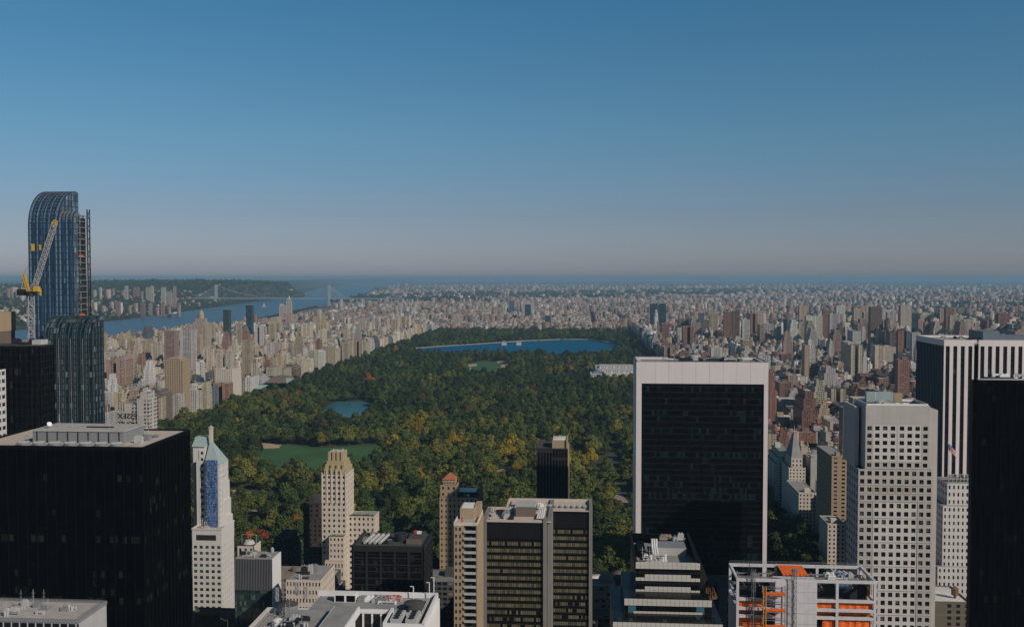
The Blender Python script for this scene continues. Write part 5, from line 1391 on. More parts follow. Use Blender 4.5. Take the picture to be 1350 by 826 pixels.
# ---- simple surveyed masonry buildings: (px left, px right, py top, Y, depth, material, label, category, extras)
def masonry(px0, px1, py, Y, depth, mat, label, cat='building', steps=(), bay=3.6, floor=3.6, roof='greyroof', tank=False, name='apartment_building', west=True, east=True, seed=0):
    x0, x1 = XX(px0, Y, py + 20), XX(px1, Y, py + 20); z = ZZ(py, Y, (px0 + px1) / 2)
    t = hero(name, label, cat, x0, x1, Y, Y + depth, z)
    zz = z; tot = []
    # steps: list of (inset west, inset east, inset south, height) from the top down
    tiers = []
    a, b_, c = x0, x1, Y
    top = z
    for (iw, ie, is_, h) in steps: tiers.append((x0 + iw, x1 - ie, Y + is_, top - h, top)); top -= h
    tiers.append((x0, x1, Y, 0, top))
    m = MB(); core = MB(); ps = []; rf = MB()
    for (a, b_, c, z0, z1_) in tiers:
        d = Y + depth - (c - Y) * .5
        nz = max(1, int((z1_ - z0) / floor)); na = max(2, int((b_ - a) / bay)); ne = max(2, int((d - c) / bay))
        core.box(a + .4, b_ - .4, c + .4, d - .4, z0, z1_ - .8, top=False)
        pier_grid(m, ps, 'S', c, a, b_, z0, z1_ - .9, na, nz, .42, .5, .4)
        if x0 < 0 and east: pier_grid(m, ps, 'E', b_, c + .4, d, z0, z1_ - .9, ne, nz, .42, .5, .4); m.box(a, a + .4, c + .4, d, z0, z1_)
        else: pier_grid(m, ps, 'W', a, c + .4, d, z0, z1_ - .9, ne, nz, .42, .5, .4); m.box(b_ - .4, b_, c + .4, d, z0, z1_)
        m.box(a - .15, b_ + .15, c - .15, c + .4, z1_ - .9, z1_)
        if x0 < 0: m.box(b_ - .4, b_ + .15, c + .4, d, z1_ - .9, z1_)
        else: m.box(a - .15, a + .4, c + .4, d, z1_ - .9, z1_)
        m.box(a + .4, b_ - .4, d - .4, d, z0, z1_)
        rf.box(a + .4, b_ - .4, c + .4, d - .4, z1_ - .8, z1_ - .5)
    core.build('core', M['darkgrey'], t); m.build('wall', M[mat], t); rf.build('roof', M[roof], t)
    add_panes(t, ps, M['pane'], 70)
    a, b_, c, z0, z1_ = tiers[0]
    w = b_ - a; r = random.Random(seed or int(px0))
    bx = a + w * r.uniform(.15, .45); m = MB(); m.box(bx, bx + w * .35, c + 4, min(c + 10, Y + depth - 2), z1_ - .5, z1_ + 3); m.build('bulkhead', M[mat], t)
    if tank: water_tank(t, a + w * .75, c + 5, z1_ - .5, min(2.2, w * .15), 3)
    return t, x0, x1, Y, z
# ================================================================== MASONRY BUILDINGS NEAR THE PARK CORNERS
M['shadebrick'] = plain('shade_dark_brick', (0.05, 0.042, 0.038), 0.9, noise=.1)  # brick tone darkened to carry the shade lying on these blocks
masonry(400, 424.5, 662, 756, 34, 'shadebrick', 'brick slab with shade coloured into its walls just beside the cream gold-crowned tower', 'building', steps=((0, 2, 0, 12),), roof='darkroof')
masonry(356, 384, 709, 768, 28, 'shadebrick', 'apartment block coloured black for shade, with rounded setbacks against the bottom park trees', 'building', steps=((3, 3, 1, 5), (1, 1, .5, 5)), roof='darkroof')
masonry(1096.5, 1117, 601, 925, 58, 'tan', 'tall tan apartment slab with a dark side wall behind the grey punched tower', 'apartment tower', steps=((0, 0, 0, 3.6),), bay=5, tank=True)
masonry(1091, 1114, 690, 868, 30, 'cream', 'short cream classical block with a heavy cornice below the tan apartment slab', 'building', bay=3.2)
masonry(1053, 1076, 649, 1020, 62, 'cream', 'pale stone apartment block with a planted roof at the corner of the park trees', 'apartment building', bay=3.0)
t_, x0_, x1_, Y_, z_ = masonry(1040, 1062, 604, 1092, 38, 'cream', 'pale stone tower with a steep pointed chateau roof near the park corner', 'tower', steps=((3, 3, 2, 10),), bay=3.2)
m = MB(); m.hip(x0_ + 3, x1_ - 3, Y_ + 2, Y_ + 34, z_, z_ + 26, ((x0_ + x1_) / 2 - 1, (x0_ + x1_) / 2 + 1), (Y_ + 14, Y_ + 20)); m.build('steep_roof', M['greyroof'], t_)
m = MB(); m.tube(((x0_ + x1_) / 2, Y_ + 17, z_ + 25), ((x0_ + x1_) / 2, Y_ + 17, z_ + 34), .8, 6, r2=.1); m.build('finial', M['copper'], t_)
t_, x0_, x1_, Y_, z_ = masonry(1061, 1069, 598, 1260, 10, 'whitestone', 'slender white bell tower with a pointed spire behind the chateau roof', 'tower', bay=2.5, name='bell_tower')
m = MB(); m.hip(x0_ - .3, x1_ + .3, Y_ - .3, Y_ + 10.3, z_, ZZ(577, Y_)); m.build('spire', M['copper'], t_)
masonry(1018, 1041, 700 - 92, 1250, 60, 'creamgrey', 'grey stone apartment house with water tank directly beside the white framed slab', 'apartment building', tank=True, steps=((2, 2, 1, 7),))
# tan slab and stepped block on the west side of the park
masonry(217, 241, 472, 1725, 34, 'tan', 'tall plain golden tan slab at the western park edge', 'apartment tower', steps=((6, 6, 0, 4),), bay=3.8, roof='gravel')
masonry(190, 214, 514, 1640, 40, 'brown', 'rose brown brick block with a jagged roof next to the golden tan slab', 'apartment building', steps=((4, 6, 2, 6),), tank=True)
masonry(243, 262, 508, 1850, 60, 'cream', 'long cream mansard block beyond the golden tan slab', 'apartment building', steps=((1, 1, 1, 5),))
t_, x0_, x1_, Y_, z_ = masonry(283, 306, 486, 1985, 55, 'cream', 'massive cream apartment house with two rooftop towers on the western park edge', 'apartment building')
for a in (0.05, .62):
    w_ = x1_ - x0_; m = MB(); m.box(x0_ + w_ * a, x0_ + w_ * (a + .33), Y_ + 4, Y_ + 20, z_ - .5, z_ + 30); m.box(x0_ + w_ * (a + .04), x0_ + w_ * (a + .29), Y_ + 6, Y_ + 18, z_ + 30, z_ + 36)
    m.box(x0_ + w_ * (a + .1), x0_ + w_ * (a + .23), Y_ + 9, Y_ + 15, z_ + 36, z_ + 40); m.mi = 0; m.c = [(0.5, 0.43, 0.36, .3)] * len(m.f); m.build('rooftop_tower', M['wall'], t_)

# hotel with the roof sign seen from behind
def sign_hotel():
    Y = 812.0
    t, x0, x1, Y, z = masonry(140, 186, 566, Y, 14, 'whitestone', 'white stone hotel carrying the mirrored roof sign near the glass skyscraper', 'hotel', name='hotel_building', bay=3.4)
    m = MB(); a, b_ = XX(170, Y, 540), XX(186, Y, 540)
    m.box(XX(153, Y, 540), a - .02, Y + 16, Y + 30, 0, ZZ(541, Y)); m.box(a, b_, Y + 15, Y + 32, 0, ZZ(533, Y)); m.box(a + 2.2, b_ - 1.5, Y + 17, Y + 30, ZZ(533, Y), ZZ(524, Y)); m.box(a + 3.6, b_ - 3, Y + 19, Y + 27, ZZ(524, Y), ZZ(519, Y)); m.c = [(0.5, 0.46, 0.42, .2)] * len(m.f); m.build('stair_tower', M['wall'], t)
    s = thing('roof_sign', 'black two-line hotel roof sign whose letters read mirrored from behind', 'sign', (XX(168, Y + 5, 550), Y + 5, z - .5))
    for word, pt, px0, px1 in (('ESSEX', 544.5, 155.5, 181.5), ('HOUSE', 555.5, 155.5, 181.5)):
        cu = bpy.data.curves.new('lettering', 'FONT'); cu.body = word; cu.size = 6.2; cu.extrude = .12; cu.offset = .09; cu.align_x = 'CENTER'
        o = bpy.data.objects.new('lettering', cu); SC.objects.link(o)
        dg = bpy.context.evaluated_depsgraph_get(); me = bpy.data.meshes.new_from_object(o.evaluated_get(dg)); bpy.data.objects.remove(o)
        me.name = 'lettering'; me.materials.clear(); me.materials.append(M['black'])
        o = bpy.data.objects.new('lettering', me); SC.objects.link(o); o.parent = s
        xs = [v.co.x for v in me.vertices]; w = max(xs) - min(xs); tw = XX(px1, Y + 5, pt) - XX(px0, Y + 5, pt)
        zt = ZZ(pt, Y + 5, 168)
        # upright, facing north: read from the park, mirrored from here
        o.rotation_euler = Euler((math.pi / 2, 0, math.pi)); o.scale = (tw / w, 1.05, 1)
        o.location = (0, 0, zt - 4.6 - s.location.z)
    m = MB(); x0s, x1s = XX(155, Y + 5, 550), XX(182, Y + 5, 550)
    for zz in (ZZ(552, Y + 5), ZZ(564, Y + 5)): m.box(x0s, x1s, Y + 5.2, Y + 5.5, zz - .35, zz - .1)
    for k in range(7): q = x0s + (x1s - x0s) * k / 6; m.tube((q, Y + 5.4, z - .5), (q, Y + 5.4, ZZ(545, Y + 5)), .1, 4); m.tube((q, Y + 9, z - .5), (q, Y + 5.4, ZZ(550, Y + 5)), .08, 4)
    m.build('sign_frame', M['grey'], s)
sign_hotel()

def tinted(t, mb, col, name='wall', mat='wall'):
    mb.c = [tuple(col)] * len(mb.f); return mb.build(name, M[mat], t)

def far_tower(px0, px1, py, Y, depth, col, label, cat='tower', steps=(), cap=None, mat='wall', name='apartment_tower', base=0):
    x0, x1, z = XX(px0, Y, py), XX(px1, Y, py), ZZ(py, Y, (px0 + px1) / 2)
    t = hero(name, label, cat, x0, x1, Y, Y + depth, z)
    top = z; m = MB(); r = MB(); r.col = (.3, .28, .26, .5)
    for (ins, h) in steps:
        m.box(x0 + ins, x1 - ins, Y + ins, Y + depth - ins, top - h, top, top=False); r.box(x0 + ins, x1 - ins, Y + ins, Y + depth - ins, top + .01, top + .6); top -= h
    m.box(x0, x1, Y, Y + depth, base, top, top=False); r.box(x0, x1, Y, Y + depth, top + .01, top + .6)
    if mat == 'wall': tinted(t, m, col)
    else: m.build('curtain_wall', M[mat], t)
    r.build('roof', M['roof'], t)
    return t, x0, x1, Y, z

M['navyglass'] = glass_grid('navy_glass', (0.02, 0.045, 0.07), (0.05, 0.09, 0.12), 2.5, 3.6, frac=.3, spec=.5, rough=.15)
far_tower(857, 867, 400, 4600, 30, (.05, .06, .08, .4), 'inner one of the twin slate slab towers, nearer the park corner', 'tower', mat='navyglass')
far_tower(868, 878, 400, 4640, 30, (.05, .06, .08, .4), 'outer one of the twin slate slab towers, away from the park', 'tower', mat='navyglass')
t_, *_r = far_tower(689, 703, 398.5, 6000, 40, (.5, .45, .4, .6), 'square tower with white piers and dark middle, alone among low roofs beyond the park', 'tower')
m = MB(); m.box(_r[0] + 14, _r[1] - 14, 5999.3, 5999.9, 5, _r[3] - 12); m.build('dark_strip', M['navyglass'], t_)
far_tower(670.5, 677.5, 396, 6900, 60, (.10, .13, .17, .5), 'dark blue block tower standing up from the low roofs beyond the reservoir', 'tower')
far_tower(718, 726, 416, 5150, 20, (.1, .2, .2, .5), 'small blue-green glass block at the far edge of the park', 'tower', mat='tealglass')
far_tower(324, 331.5, 402, 3650, 25, (.05, .1, .14, .5), 'dark blue glass tower standing in front of the river', 'tower', mat='navyglass', name='glass_tower')
far_tower(294, 301.5, 408, 3450, 25, (.2, .3, .3, .5), 'pale green glass tower rising over the west side roofs near the river', 'tower', mat='tealglass', name='glass_tower')
t_, a_, b_, c_, z_ = far_tower(252, 272, 420, 2950, 40, (.42, .33, .26, .3), 'tan stepped tower crowned by a small round cupola before the river', 'tower', steps=((9, 12), (4, 10)))
m = MB(); q = (a_ + b_) / 2; m.tube((q, 2970, z_), (q, 2970, z_ + 16), 9, 12, r2=8); m.tube((q, 2970, z_ + 16), (q, 2970, z_ + 27), 8, 12, r2=1); m.build('cupola', M['tan'], t_)
far_tower(237, 254, 435, 2500, 28, (.5, .45, .42, .8), 'plain pale slab tower in front of the cupola tower', 'tower')
far_tower(216, 230, 436, 2350, 28, (.30, .2, .17, .6), 'rose brown slab tower beside the plain pale slab', 'tower')
t_, a_, b_, c_, z_ = far_tower(377, 383.5, 394, 6300, 30, (.5, .43, .36, .2), 'tall grey church tower above the west side beside the river', 'church tower', steps=((5, 14),), name='church')
m = MB(); m.box(a_ - 45, a_, 6300, 6330, 0, ZZ(404, 6300)); m.hip(a_ - 45, a_, 6299, 6331, ZZ(404, 6300), ZZ(401, 6300), (a_ - 44, a_ - 1), (6315, 6315)); m.c = [(.5, .43, .36, .2)] * len(m.f); m.build('nave', M['wall'], t_)
m = MB(); m.tube(((a_ + b_) / 2, 6315, z_), ((a_ + b_) / 2, 6315, z_ + 22), 7, 8, r2=.5); m.build('spire', M['cream'], t_)
far_tower(1199, 1211, 412, 3900, 30, (.1, .2, .2, .5), 'blue-green glass tower with an orange hoist crown on the east side', 'tower', mat='tealglass', name='glass_tower')
# museums
def museum():
    Y = 2450.0
    x0, x1 = XX(778, Y, 480), XX(842, Y, 480)
    t = hero('museum_building', 'low white museum with long pale roofs at the park edge, above the white framed slab', 'museum', x0, x1, Y, Y + 190, 28)
    m = MB(); m.box(x0, x1, Y, Y + 60, 0, 24); m.box(x0 + 14, x1, Y + 60.01, Y + 190, 0, 30); m.box(x0 + 34, x1 - 4, Y + 8, Y + 50, 24, 31); m.box(x0 + 24, x1 - 8, Y + 80, Y + 150, 30, 35); m.c = [(.62, .58, .53, .9)] * len(m.f); m.build('wall', M['wall'], t)
    m = MB()
    for q in ((x0 + 1, x1 - 1, Y + 1, Y + 59, 24.02, 24.3), (x0 + 15, x1 - 1, Y + 61, Y + 189, 30.02, 30.3), (x0 + 35, x1 - 5, Y + 9, Y + 49, 31.02, 31.3), (x0 + 25, x1 - 9, Y + 81, Y + 149, 35.02, 35.3)): m.box(*q)
    m.build('roof', M['lightgrey'], t)
    m = MB(); m.hip(x0 + 4, x0 + 30, Y + 4, Y + 54, 24.3, 32, (x0 + 16, x0 + 18), (Y + 8, Y + 50)); m.build('glass_roof', M['steelgrey'], t)
    Y = 2080.0; x0, x1 = XX(338, Y, 490), -702
    t = hero('museum_building', 'low museum with rust and green roofs at the western park edge', 'museum', x0, x1, Y, Y + 150, 28)
    m = MB(); m.box(x0, x1, Y, Y + 50, 0, 22); m.box(x0, x1 - 6, Y + 50.01, Y + 150, 0, 30); m.c = [(.45, .36, .32, .4)] * len(m.f); m.build('wall', M['wall'], t)
    m = MB(); m.hip(x0, x0 + 50, Y + 51, Y + 149, 30, 40, (x0 + 10, x0 + 40), (Y + 75, Y + 120)); m.build('rust_roof', M['brown'], t)
    m = MB(); m.hip(x0 + 52, x1 - 8, Y + 51, Y + 149, 30, 38, (x0 + 60, x1 - 20), (Y + 75, Y + 120)); m.hip(x0 + 10, x1 - 2, Y + 2, Y + 48, 22, 29, (x0 + 20, x1 - 10), (Y + 20, Y + 30)); m.build('green_roof', M['copper'], t)
museum()
def gatehouses():
    for i, (px, lab) in enumerate(((664.5, 'small stone pump house on the reservoir bank, western one of the pair'), (684, 'small stone pump house on the reservoir bank, standing apart to the east'))):
        c = atZ(px, 455, 0); t = thing('pump_house', lab, 'pump house', (c.x, c.y, 0), 'pump houses on the reservoir')
        m = MB(); m.box(c.x - 9, c.x + 9, c.y - 7, c.y + 7, 0, 13); m.build('wall', M['creamgrey'], t)
        m = MB(); m.hip(c.x - 10, c.x + 10, c.y - 8, c.y + 8, 13, 17, (c.x - 4, c.x + 4), (c.y - 1, c.y + 1)); m.build('roof', M['greyroof'], t)
gatehouses()

# ================================================================== GROUND, WATER, LAWNS
def sheet(name, pts, z, mat, kind='structure'):
    m = MB(); m.face([(p[0], p[1], z) for p in pts]); o = m.build(name, mat); tag(o, kind=kind); return o

def ground_mat():
    m, nt, b = new_mat('city_ground')
    geo = nt.n('ShaderNodeNewGeometry')
    sx = nt.n('ShaderNodeSeparateXYZ'); nt.L(geo.outputs['Position'], sx.inputs[0])
    n1 = nt.n('ShaderNodeTexNoise'); n1.inputs['Scale'].default_value = 0.0012; n1.inputs['Detail'].default_value = 8; n1.inputs['Roughness'].default_value = .65
    nt.L(geo.outputs['Position'], n1.inputs['Vector'])
    n2 = nt.n('ShaderNodeTexNoise'); n2.inputs['Scale'].default_value = 0.02; n2.inputs['Detail'].default_value = 5; nt.L(geo.outputs['Position'], n2.inputs['Vector'])
    far = nt.n('ShaderNodeMapRange'); far.inputs[1].default_value = 5200; far.inputs[2].default_value = 14000; nt.L(sx.outputs[1], far.inputs[0])
    g = nt.math('GREATER_THAN', nt.math('ADD', n1.outputs[0], nt.math('MULTIPLY', far.outputs[0], .16)), .60)
    urban = mixc(nt, n2.outputs[0], (.10, .085, .075), (.30, .24, .21))
    green = mixc(nt, n2.outputs[0], (.02, .035, .015), (.06, .075, .03))
    c = mixc(nt, g, urban, green)
    nt.L(c, b.inputs['Base Color']); b.inputs['Roughness'].default_value = .95; b.inputs['Specular IOR Level'].default_value = .1
    return m
M['ground'] = ground_mat()
M['soil'] = plain('woodland_floor', (.04, .048, .018), .95, noise=.3, scale=.03)
M['lawn'] = plain('lawn', (.04, .10, .032), .95, noise=.24, scale=.02)
M['sand'] = plain('infield_sand', (.42, .32, .22), .95, noise=.1, scale=.1)
M['asphalt'] = plain('asphalt', (.055, .055, .058), .9, noise=.15, scale=.1)
M['path'] = plain('pale_path', (.26, .23, .20), .9, noise=.15, scale=.1)
def water_mat(name, col, rough=.18, spec=.5):
    m, nt, b = new_mat(name)
    geo = nt.n('ShaderNodeNewGeometry')
    mp = nt.n('ShaderNodeMapping'); mp.inputs['Scale'].default_value = (.004, .012, 1); nt.L(geo.outputs['Position'], mp.inputs[0])
    nz = nt.n('ShaderNodeTexNoise'); nz.inputs['Scale'].default_value = 1.0; nz.inputs['Detail'].default_value = 6; nt.L(mp.outputs[0], nz.inputs['Vector'])
    c = mixc(nt, nz.outputs[0], tuple(v * .75 for v in col), tuple(v * 1.3 for v in col))
    nt.L(c, b.inputs['Base Color']); b.inputs['Roughness'].default_value = rough; b.inputs['IOR'].default_value = 1.33; b.inputs['Specular IOR Level'].default_value = spec
    bp = nt.n('ShaderNodeBump'); bp.inputs['Strength'].default_value = .5; bp.inputs['Distance'].default_value = 1.0
    n2 = nt.n('ShaderNodeTexNoise'); n2.inputs['Scale'].default_value = .12; n2.inputs['Detail'].default_value = 3; nt.L(geo.outputs['Position'], n2.inputs['Vector'])
    nt.L(n2.outputs[0], bp.inputs['Height']); nt.L(bp.outputs[0], b.inputs['Normal'])
    return m
M['river'] = water_mat('river_water', (.03, .075, .12), .3)
M['reservoir'] = water_mat('reservoir_water', (.0, .095, .19), .6, .04)
M['pond'] = water_mat('lake_water', (.04, .13, .15), .35, .25)

G = 70000.0
sheet('ground', [(-G, -2000), (G, -2000), (G, G), (-G, G)], 0, M['ground'])
PX0, PX1, PY0, PY1 = -697.0, 214.0, 838.0, 4690.0
sheet('park_ground', [(PX0, PY0), (PX1, PY0), (PX1, PY1), (PX0, PY1)], 0.2, M['soil'])
K = 260 / 242.0
def near(py): return LEVEL + (py - LEVEL) * K        # ground that canopy in front leaves visible
def poly(pts, z): return [tuple(atZ(px, py, z))[:2] for px, py in pts]
RES = poly([(545, 459.5), (570, 457.5), (600, 455.5), (640, 453), (690, 449.5), (740, 447.5), (775, 447.5), (795, 450), (812, 455), (821, 461), (818, 467), (800, 470.5), (740, 471.5), (690, 470), (640, 471.5), (600, 471), (565, 470), (545, 466)], .3)
LAKE = poly([(424, 543), (434, 533), (446, 528.5), (470, 529), (492, 530), (493, 545), (486, 553), (474, 560), (458, 563), (452, 559), (440, 556), (428, 552)], .3)
SHEEP = poly([(330, 586), (372, 585), (420, 590), (456, 588), (500, 586), (510, 594), (504, 610), (480, 618), (458, 626), (420, 630), (380, 628), (345, 622), (334, 606)], .25)
LAWN = poly([(612, 480), (640, 475), (668, 477), (676, 486), (668, 496), (640, 499), (618, 494)], .25)
HECK = poly([(296, 646), (312, 645), (332, 648), (328, 662), (312, 668), (296, 668)], .25)
sheet('reservoir_water', RES, .32, M['reservoir'])
sheet('lake_water', LAKE, .33, M['pond'])
sheet('meadow', SHEEP, .26, M['lawn']); sheet('lawn', LAWN, .26, M['lawn']); sheet('playground_sand', HECK, .25, M['sand'])
sheet('sand_field', poly([(332, 585), (345, 583.5), (371, 585.5), (368, 590), (345, 591), (334, 590)], .3), .3, M['sand'])
for q in ([(613, 481), (628, 479), (629, 482), (614, 484)], [(612, 486.5), (622, 484.5), (623, 487), (613, 488)], [(655, 476), (668, 474.5), (668, 477), (656, 478.5)], [(660, 481), (675, 478.5), (676, 483), (661, 484)], [(643, 472.5), (652, 472), (652, 474), (644, 474.5)]):
    sheet('infield_sand', poly(q, .3), .31, M['sand'])
# reservoir embankment wall
m = MB(); n_ = len(RES); cx_, cy_ = np.mean([p[0] for p in RES]), np.mean([p[1] for p in RES])
for i in range(0, 9):
    a, b_ = RES[i], RES[(i + 1) % n_]
    oa = (a[0] + (a[0] - cx_) * .02, a[1] + 16); ob = (b_[0] + (b_[0] - cx_) * .02, b_[1] + 16)
    m.face([(*a, .3), (*b_, .3), (*b_, 3.4), (*a, 3.4)]); m.face([(*a, 3.4), (*b_, 3.4), (*ob, 3.4), (*oa, 3.4)])
tag(m.build('reservoir_bank', M['path']), kind='structure')
# clearings with roads inside the park
CLEAR = []
for k, pts in enumerate(([(756, 622), (790, 612), (822, 604), (826, 612), (796, 622), (762, 632)], [(806, 648), (815, 646), (834, 668), (834, 690), (822, 684)], [(690, 706), (712, 700), (708, 716), (694, 722)], [(505, 690), (545, 706), (560, 720), (548, 726), (520, 712), (500, 700)],
                         [(480, 612), (500, 606), (520, 604), (520, 609), (500, 612), (484, 619)], [(470, 576), (520, 572), (520, 577), (474, 582)], [(300, 700), (330, 690), (352, 688), (352, 694), (330, 700), (304, 712)], [(592, 560), (606, 556), (608, 562), (594, 566)], [(716, 556), (724, 552), (726, 560), (718, 562)],
                         [(420, 668), (446, 655), (452, 658), (428, 674)], [(1024, 712), (1042, 706), (1050, 722), (1030, 728)])):
    q = poly(pts, .3); CLEAR.append(q); sheet('path' if k % 3 else 'road', q, .27, M['path'] if k % 3 else M['asphalt'])

# winding drives: asphalt ribbons kept free of trees
DRIVES = [[(-640, 838), (-600, 1100), (-640, 1500), (-560, 1800), (-620, 2300), (-600, 2900), (-650, 3500), (-600, 4200), (-450, 4600)],
          [(150, 838), (120, 1050), (40, 1250), (60, 1600), (150, 2000), (120, 2400), (180, 2900), (170, 3500), (140, 4200), (-100, 4600)],
          [(-250, 838), (-240, 1000), (-150, 1150), (-120, 1300), (-190, 1500), (-60, 1700)], [(-480, 850), (-420, 1000), (-330, 1120), (-240, 1160)],
          [(-620, 1620), (-400, 1690), (-200, 1800), (60, 1750)], [(-690, 2480), (-400, 2420), (-100, 2500), (210, 2460)], [(-140, 1130), (0, 1080), (120, 1110)], [(-130, 1300), (-60, 1450), (-90, 1600)]]
def smooth(P, n=10):
    out = []
    for i in range(len(P) - 1):
        p0, p1, p2, p3 = P[max(i - 1, 0)], P[i], P[i + 1], P[min(i + 2, len(P) - 1)]
        for k in range(n):
            t = k / n; out.append(tuple(.5 * (2 * b + (c - a) * t + (2 * a - 5 * b + 4 * c - d) * t * t + (3 * b - a - 3 * c + d) * t ** 3) for a, b, c, d in zip(p0, p1, p2, p3)))
    out.append(P[-1]); return out
DR_PTS = []
for k, D in enumerate(DRIVES):
    S_ = smooth(D); w = 6.5 if k < 2 else 4.0; m = MB()
    for (a, b_) in zip(S_[:-1], S_[1:]):
        d = Vector((b_[0] - a[0], b_[1] - a[1], 0)); nn = Vector((-d.y, d.x, 0)).normalized() * w
        z9 = .27 + .004 * k
        m.face([(a[0] - nn.x, a[1] - nn.y, z9), (b_[0] - nn.x, b_[1] - nn.y, z9), (b_[0] + nn.x, b_[1] + nn.y, z9), (a[0] + nn.x, a[1] + nn.y, z9)])
        n2 = max(1, int(d.length / 8)); DR_PTS += [(a[0] + d.x * j / n2, a[1] + d.y * j / n2, w + 2.5) for j in range(n2)]
    tag(m.build('park_road', M['asphalt'] if k < 2 else M['path']), kind='structure')
DR_PTS = np.array(DR_PTS)
def inside(P, poly_):
    x, y = P[:, 0], P[:, 1]; r = np.zeros(len(P), bool); n = len(poly_); j = n - 1
    for i in range(n):
        xi, yi = poly_[i]; xj, yj = poly_[j]
        c = ((yi > y) != (yj > y)) & (x < (xj - xi) * (y - yi) / (yj - yi + 1e-12) + xi)
        r ^= c; j = i
    return r

EAST_BANK = [(-1870, -1500), (-1870, 3500), (-1930, 5000), (-2080, 6500), (-2420, 9000), (-2950, 12500), (-4100, 19000), (-5400, 26000), (-7400, 40000)]
WEST_BANK = [(-2750, -1500), (-2750, 4000), (-2850, 6000), (-3060, 7400), (-3230, 8500), (-3640, 11000), (-3780, 13300), (-5000, 17500), (-6200, 23000), (-9500, 40000)]
HUD = EAST_BANK + WEST_BANK[::-1]
ERIV = [(1480, -1500), (1480, 3400), (1600, 4300), (1700, 4750), (1780, 5500), (2150, 5480), (2700, 5150), (2900, 4600), (2500, 3400), (2250, -1500)]
sheet('river', HUD, .35, M['river']); sheet('river', ERIV, .36, M['river'])
sheet('sea_inlet', [(7000, 9500), (9500, 10500), (9000, 13500), (6800, 12000)], .37, M['river'])

def bank_x(y, B):
    ys = [p[1] for p in B]; xs = [p[0] for p in B]; return np.interp(y, ys, xs)
def hill_z(x, y):
    """ground height west of the river"""
    x = np.asarray(x, float); y = np.asarray(y, float)
    d = bank_x(y, WEST_BANK) - x
    H = np.interp(y, [0, 6500, 8000, 9500, 10800, 13500, 14600, 19000, 30000, 60000], [50, 60, 75, 105, 160, 178, 120, 110, 160, 190])
    wid = np.interp(y, [0, 9500, 11000, 14000, 20000], [700, 600, 250, 200, 900])
    s = np.clip((d - 60) / wid, 0, 1); s = s * s * (3 - 2 * s)
    w = 1 + .10 * np.sin(x * .0011 + y * .0006) + .06 * np.sin(x * .003 - y * .0021)
    back = np.clip((d - 2500) / 4000, 0, 1)
    return s * H * w * (1 - .35 * back)
def hills():
    ys = np.concatenate([np.arange(1000, 16000, 150), np.arange(16000, 60000, 900)])
    ds = np.array([0, 40, 80, 140, 200, 280, 380, 500, 650, 900, 1300, 1900, 2700, 4000, 6000, 9000, 14000, 26000, 45000])
    V = []; Fc = []
    for y in ys:
        bx = bank_x(y, WEST_BANK)
        for d in ds:
            x = bx - d; V.append((max(x, -G + 10), y, float(hill_z(x, y)) + (.5 if d > 0 else .1)))
    n = len(ds)
    for i in range(len(ys) - 1):
        for j in range(n - 1):
            a = i * n + j; Fc.append((a, a + n, a + n + 1, a + 1)[::-1] if False else (a, a + n, a + n + 1, a + 1))
    me = bpy.data.meshes.new('hills'); me.from_pydata(V, [], Fc); me.materials.append(M['forest']); me.polygons.foreach_set('use_smooth', [True] * len(Fc)); me.update()
    o = bpy.data.objects.new('hills', me); SC.objects.link(o); tag(o, kind='structure')
def forest_mat():
    m, nt, b = new_mat('wooded_hills')
    geo = nt.n('ShaderNodeNewGeometry')
    n1 = nt.n('ShaderNodeTexNoise'); n1.inputs['Scale'].default_value = .004; n1.inputs['Detail'].default_value = 8; nt.L(geo.outputs['Position'], n1.inputs['Vector'])
    n2 = nt.n('ShaderNodeTexNoise'); n2.inputs['Scale'].default_value = .03; n2.inputs['Detail'].default_value = 4; nt.L(geo.outputs['Position'], n2.inputs['Vector'])
    c = mixc(nt, n1.outputs[0], (.03, .038, .02), (.085, .07, .035)); c = mixc(nt, nt.math('GREATER_THAN', n2.outputs[0], .68), c, (.22, .2, .18))
    nt.L(c, b.inputs['Base Color']); b.inputs['Roughness'].default_value = .95; b.inputs['Specular IOR Level'].default_value = .05
    bp = nt.n('ShaderNodeBump'); bp.inputs['Distance'].default_value = 15; bp.inputs['Strength'].default_value = .8; nt.L(n2.outputs[0], bp.inputs['Height']); nt.L(bp.outputs[0], b.inputs['Normal'])
    return m
M['forest'] = forest_mat(); hills()

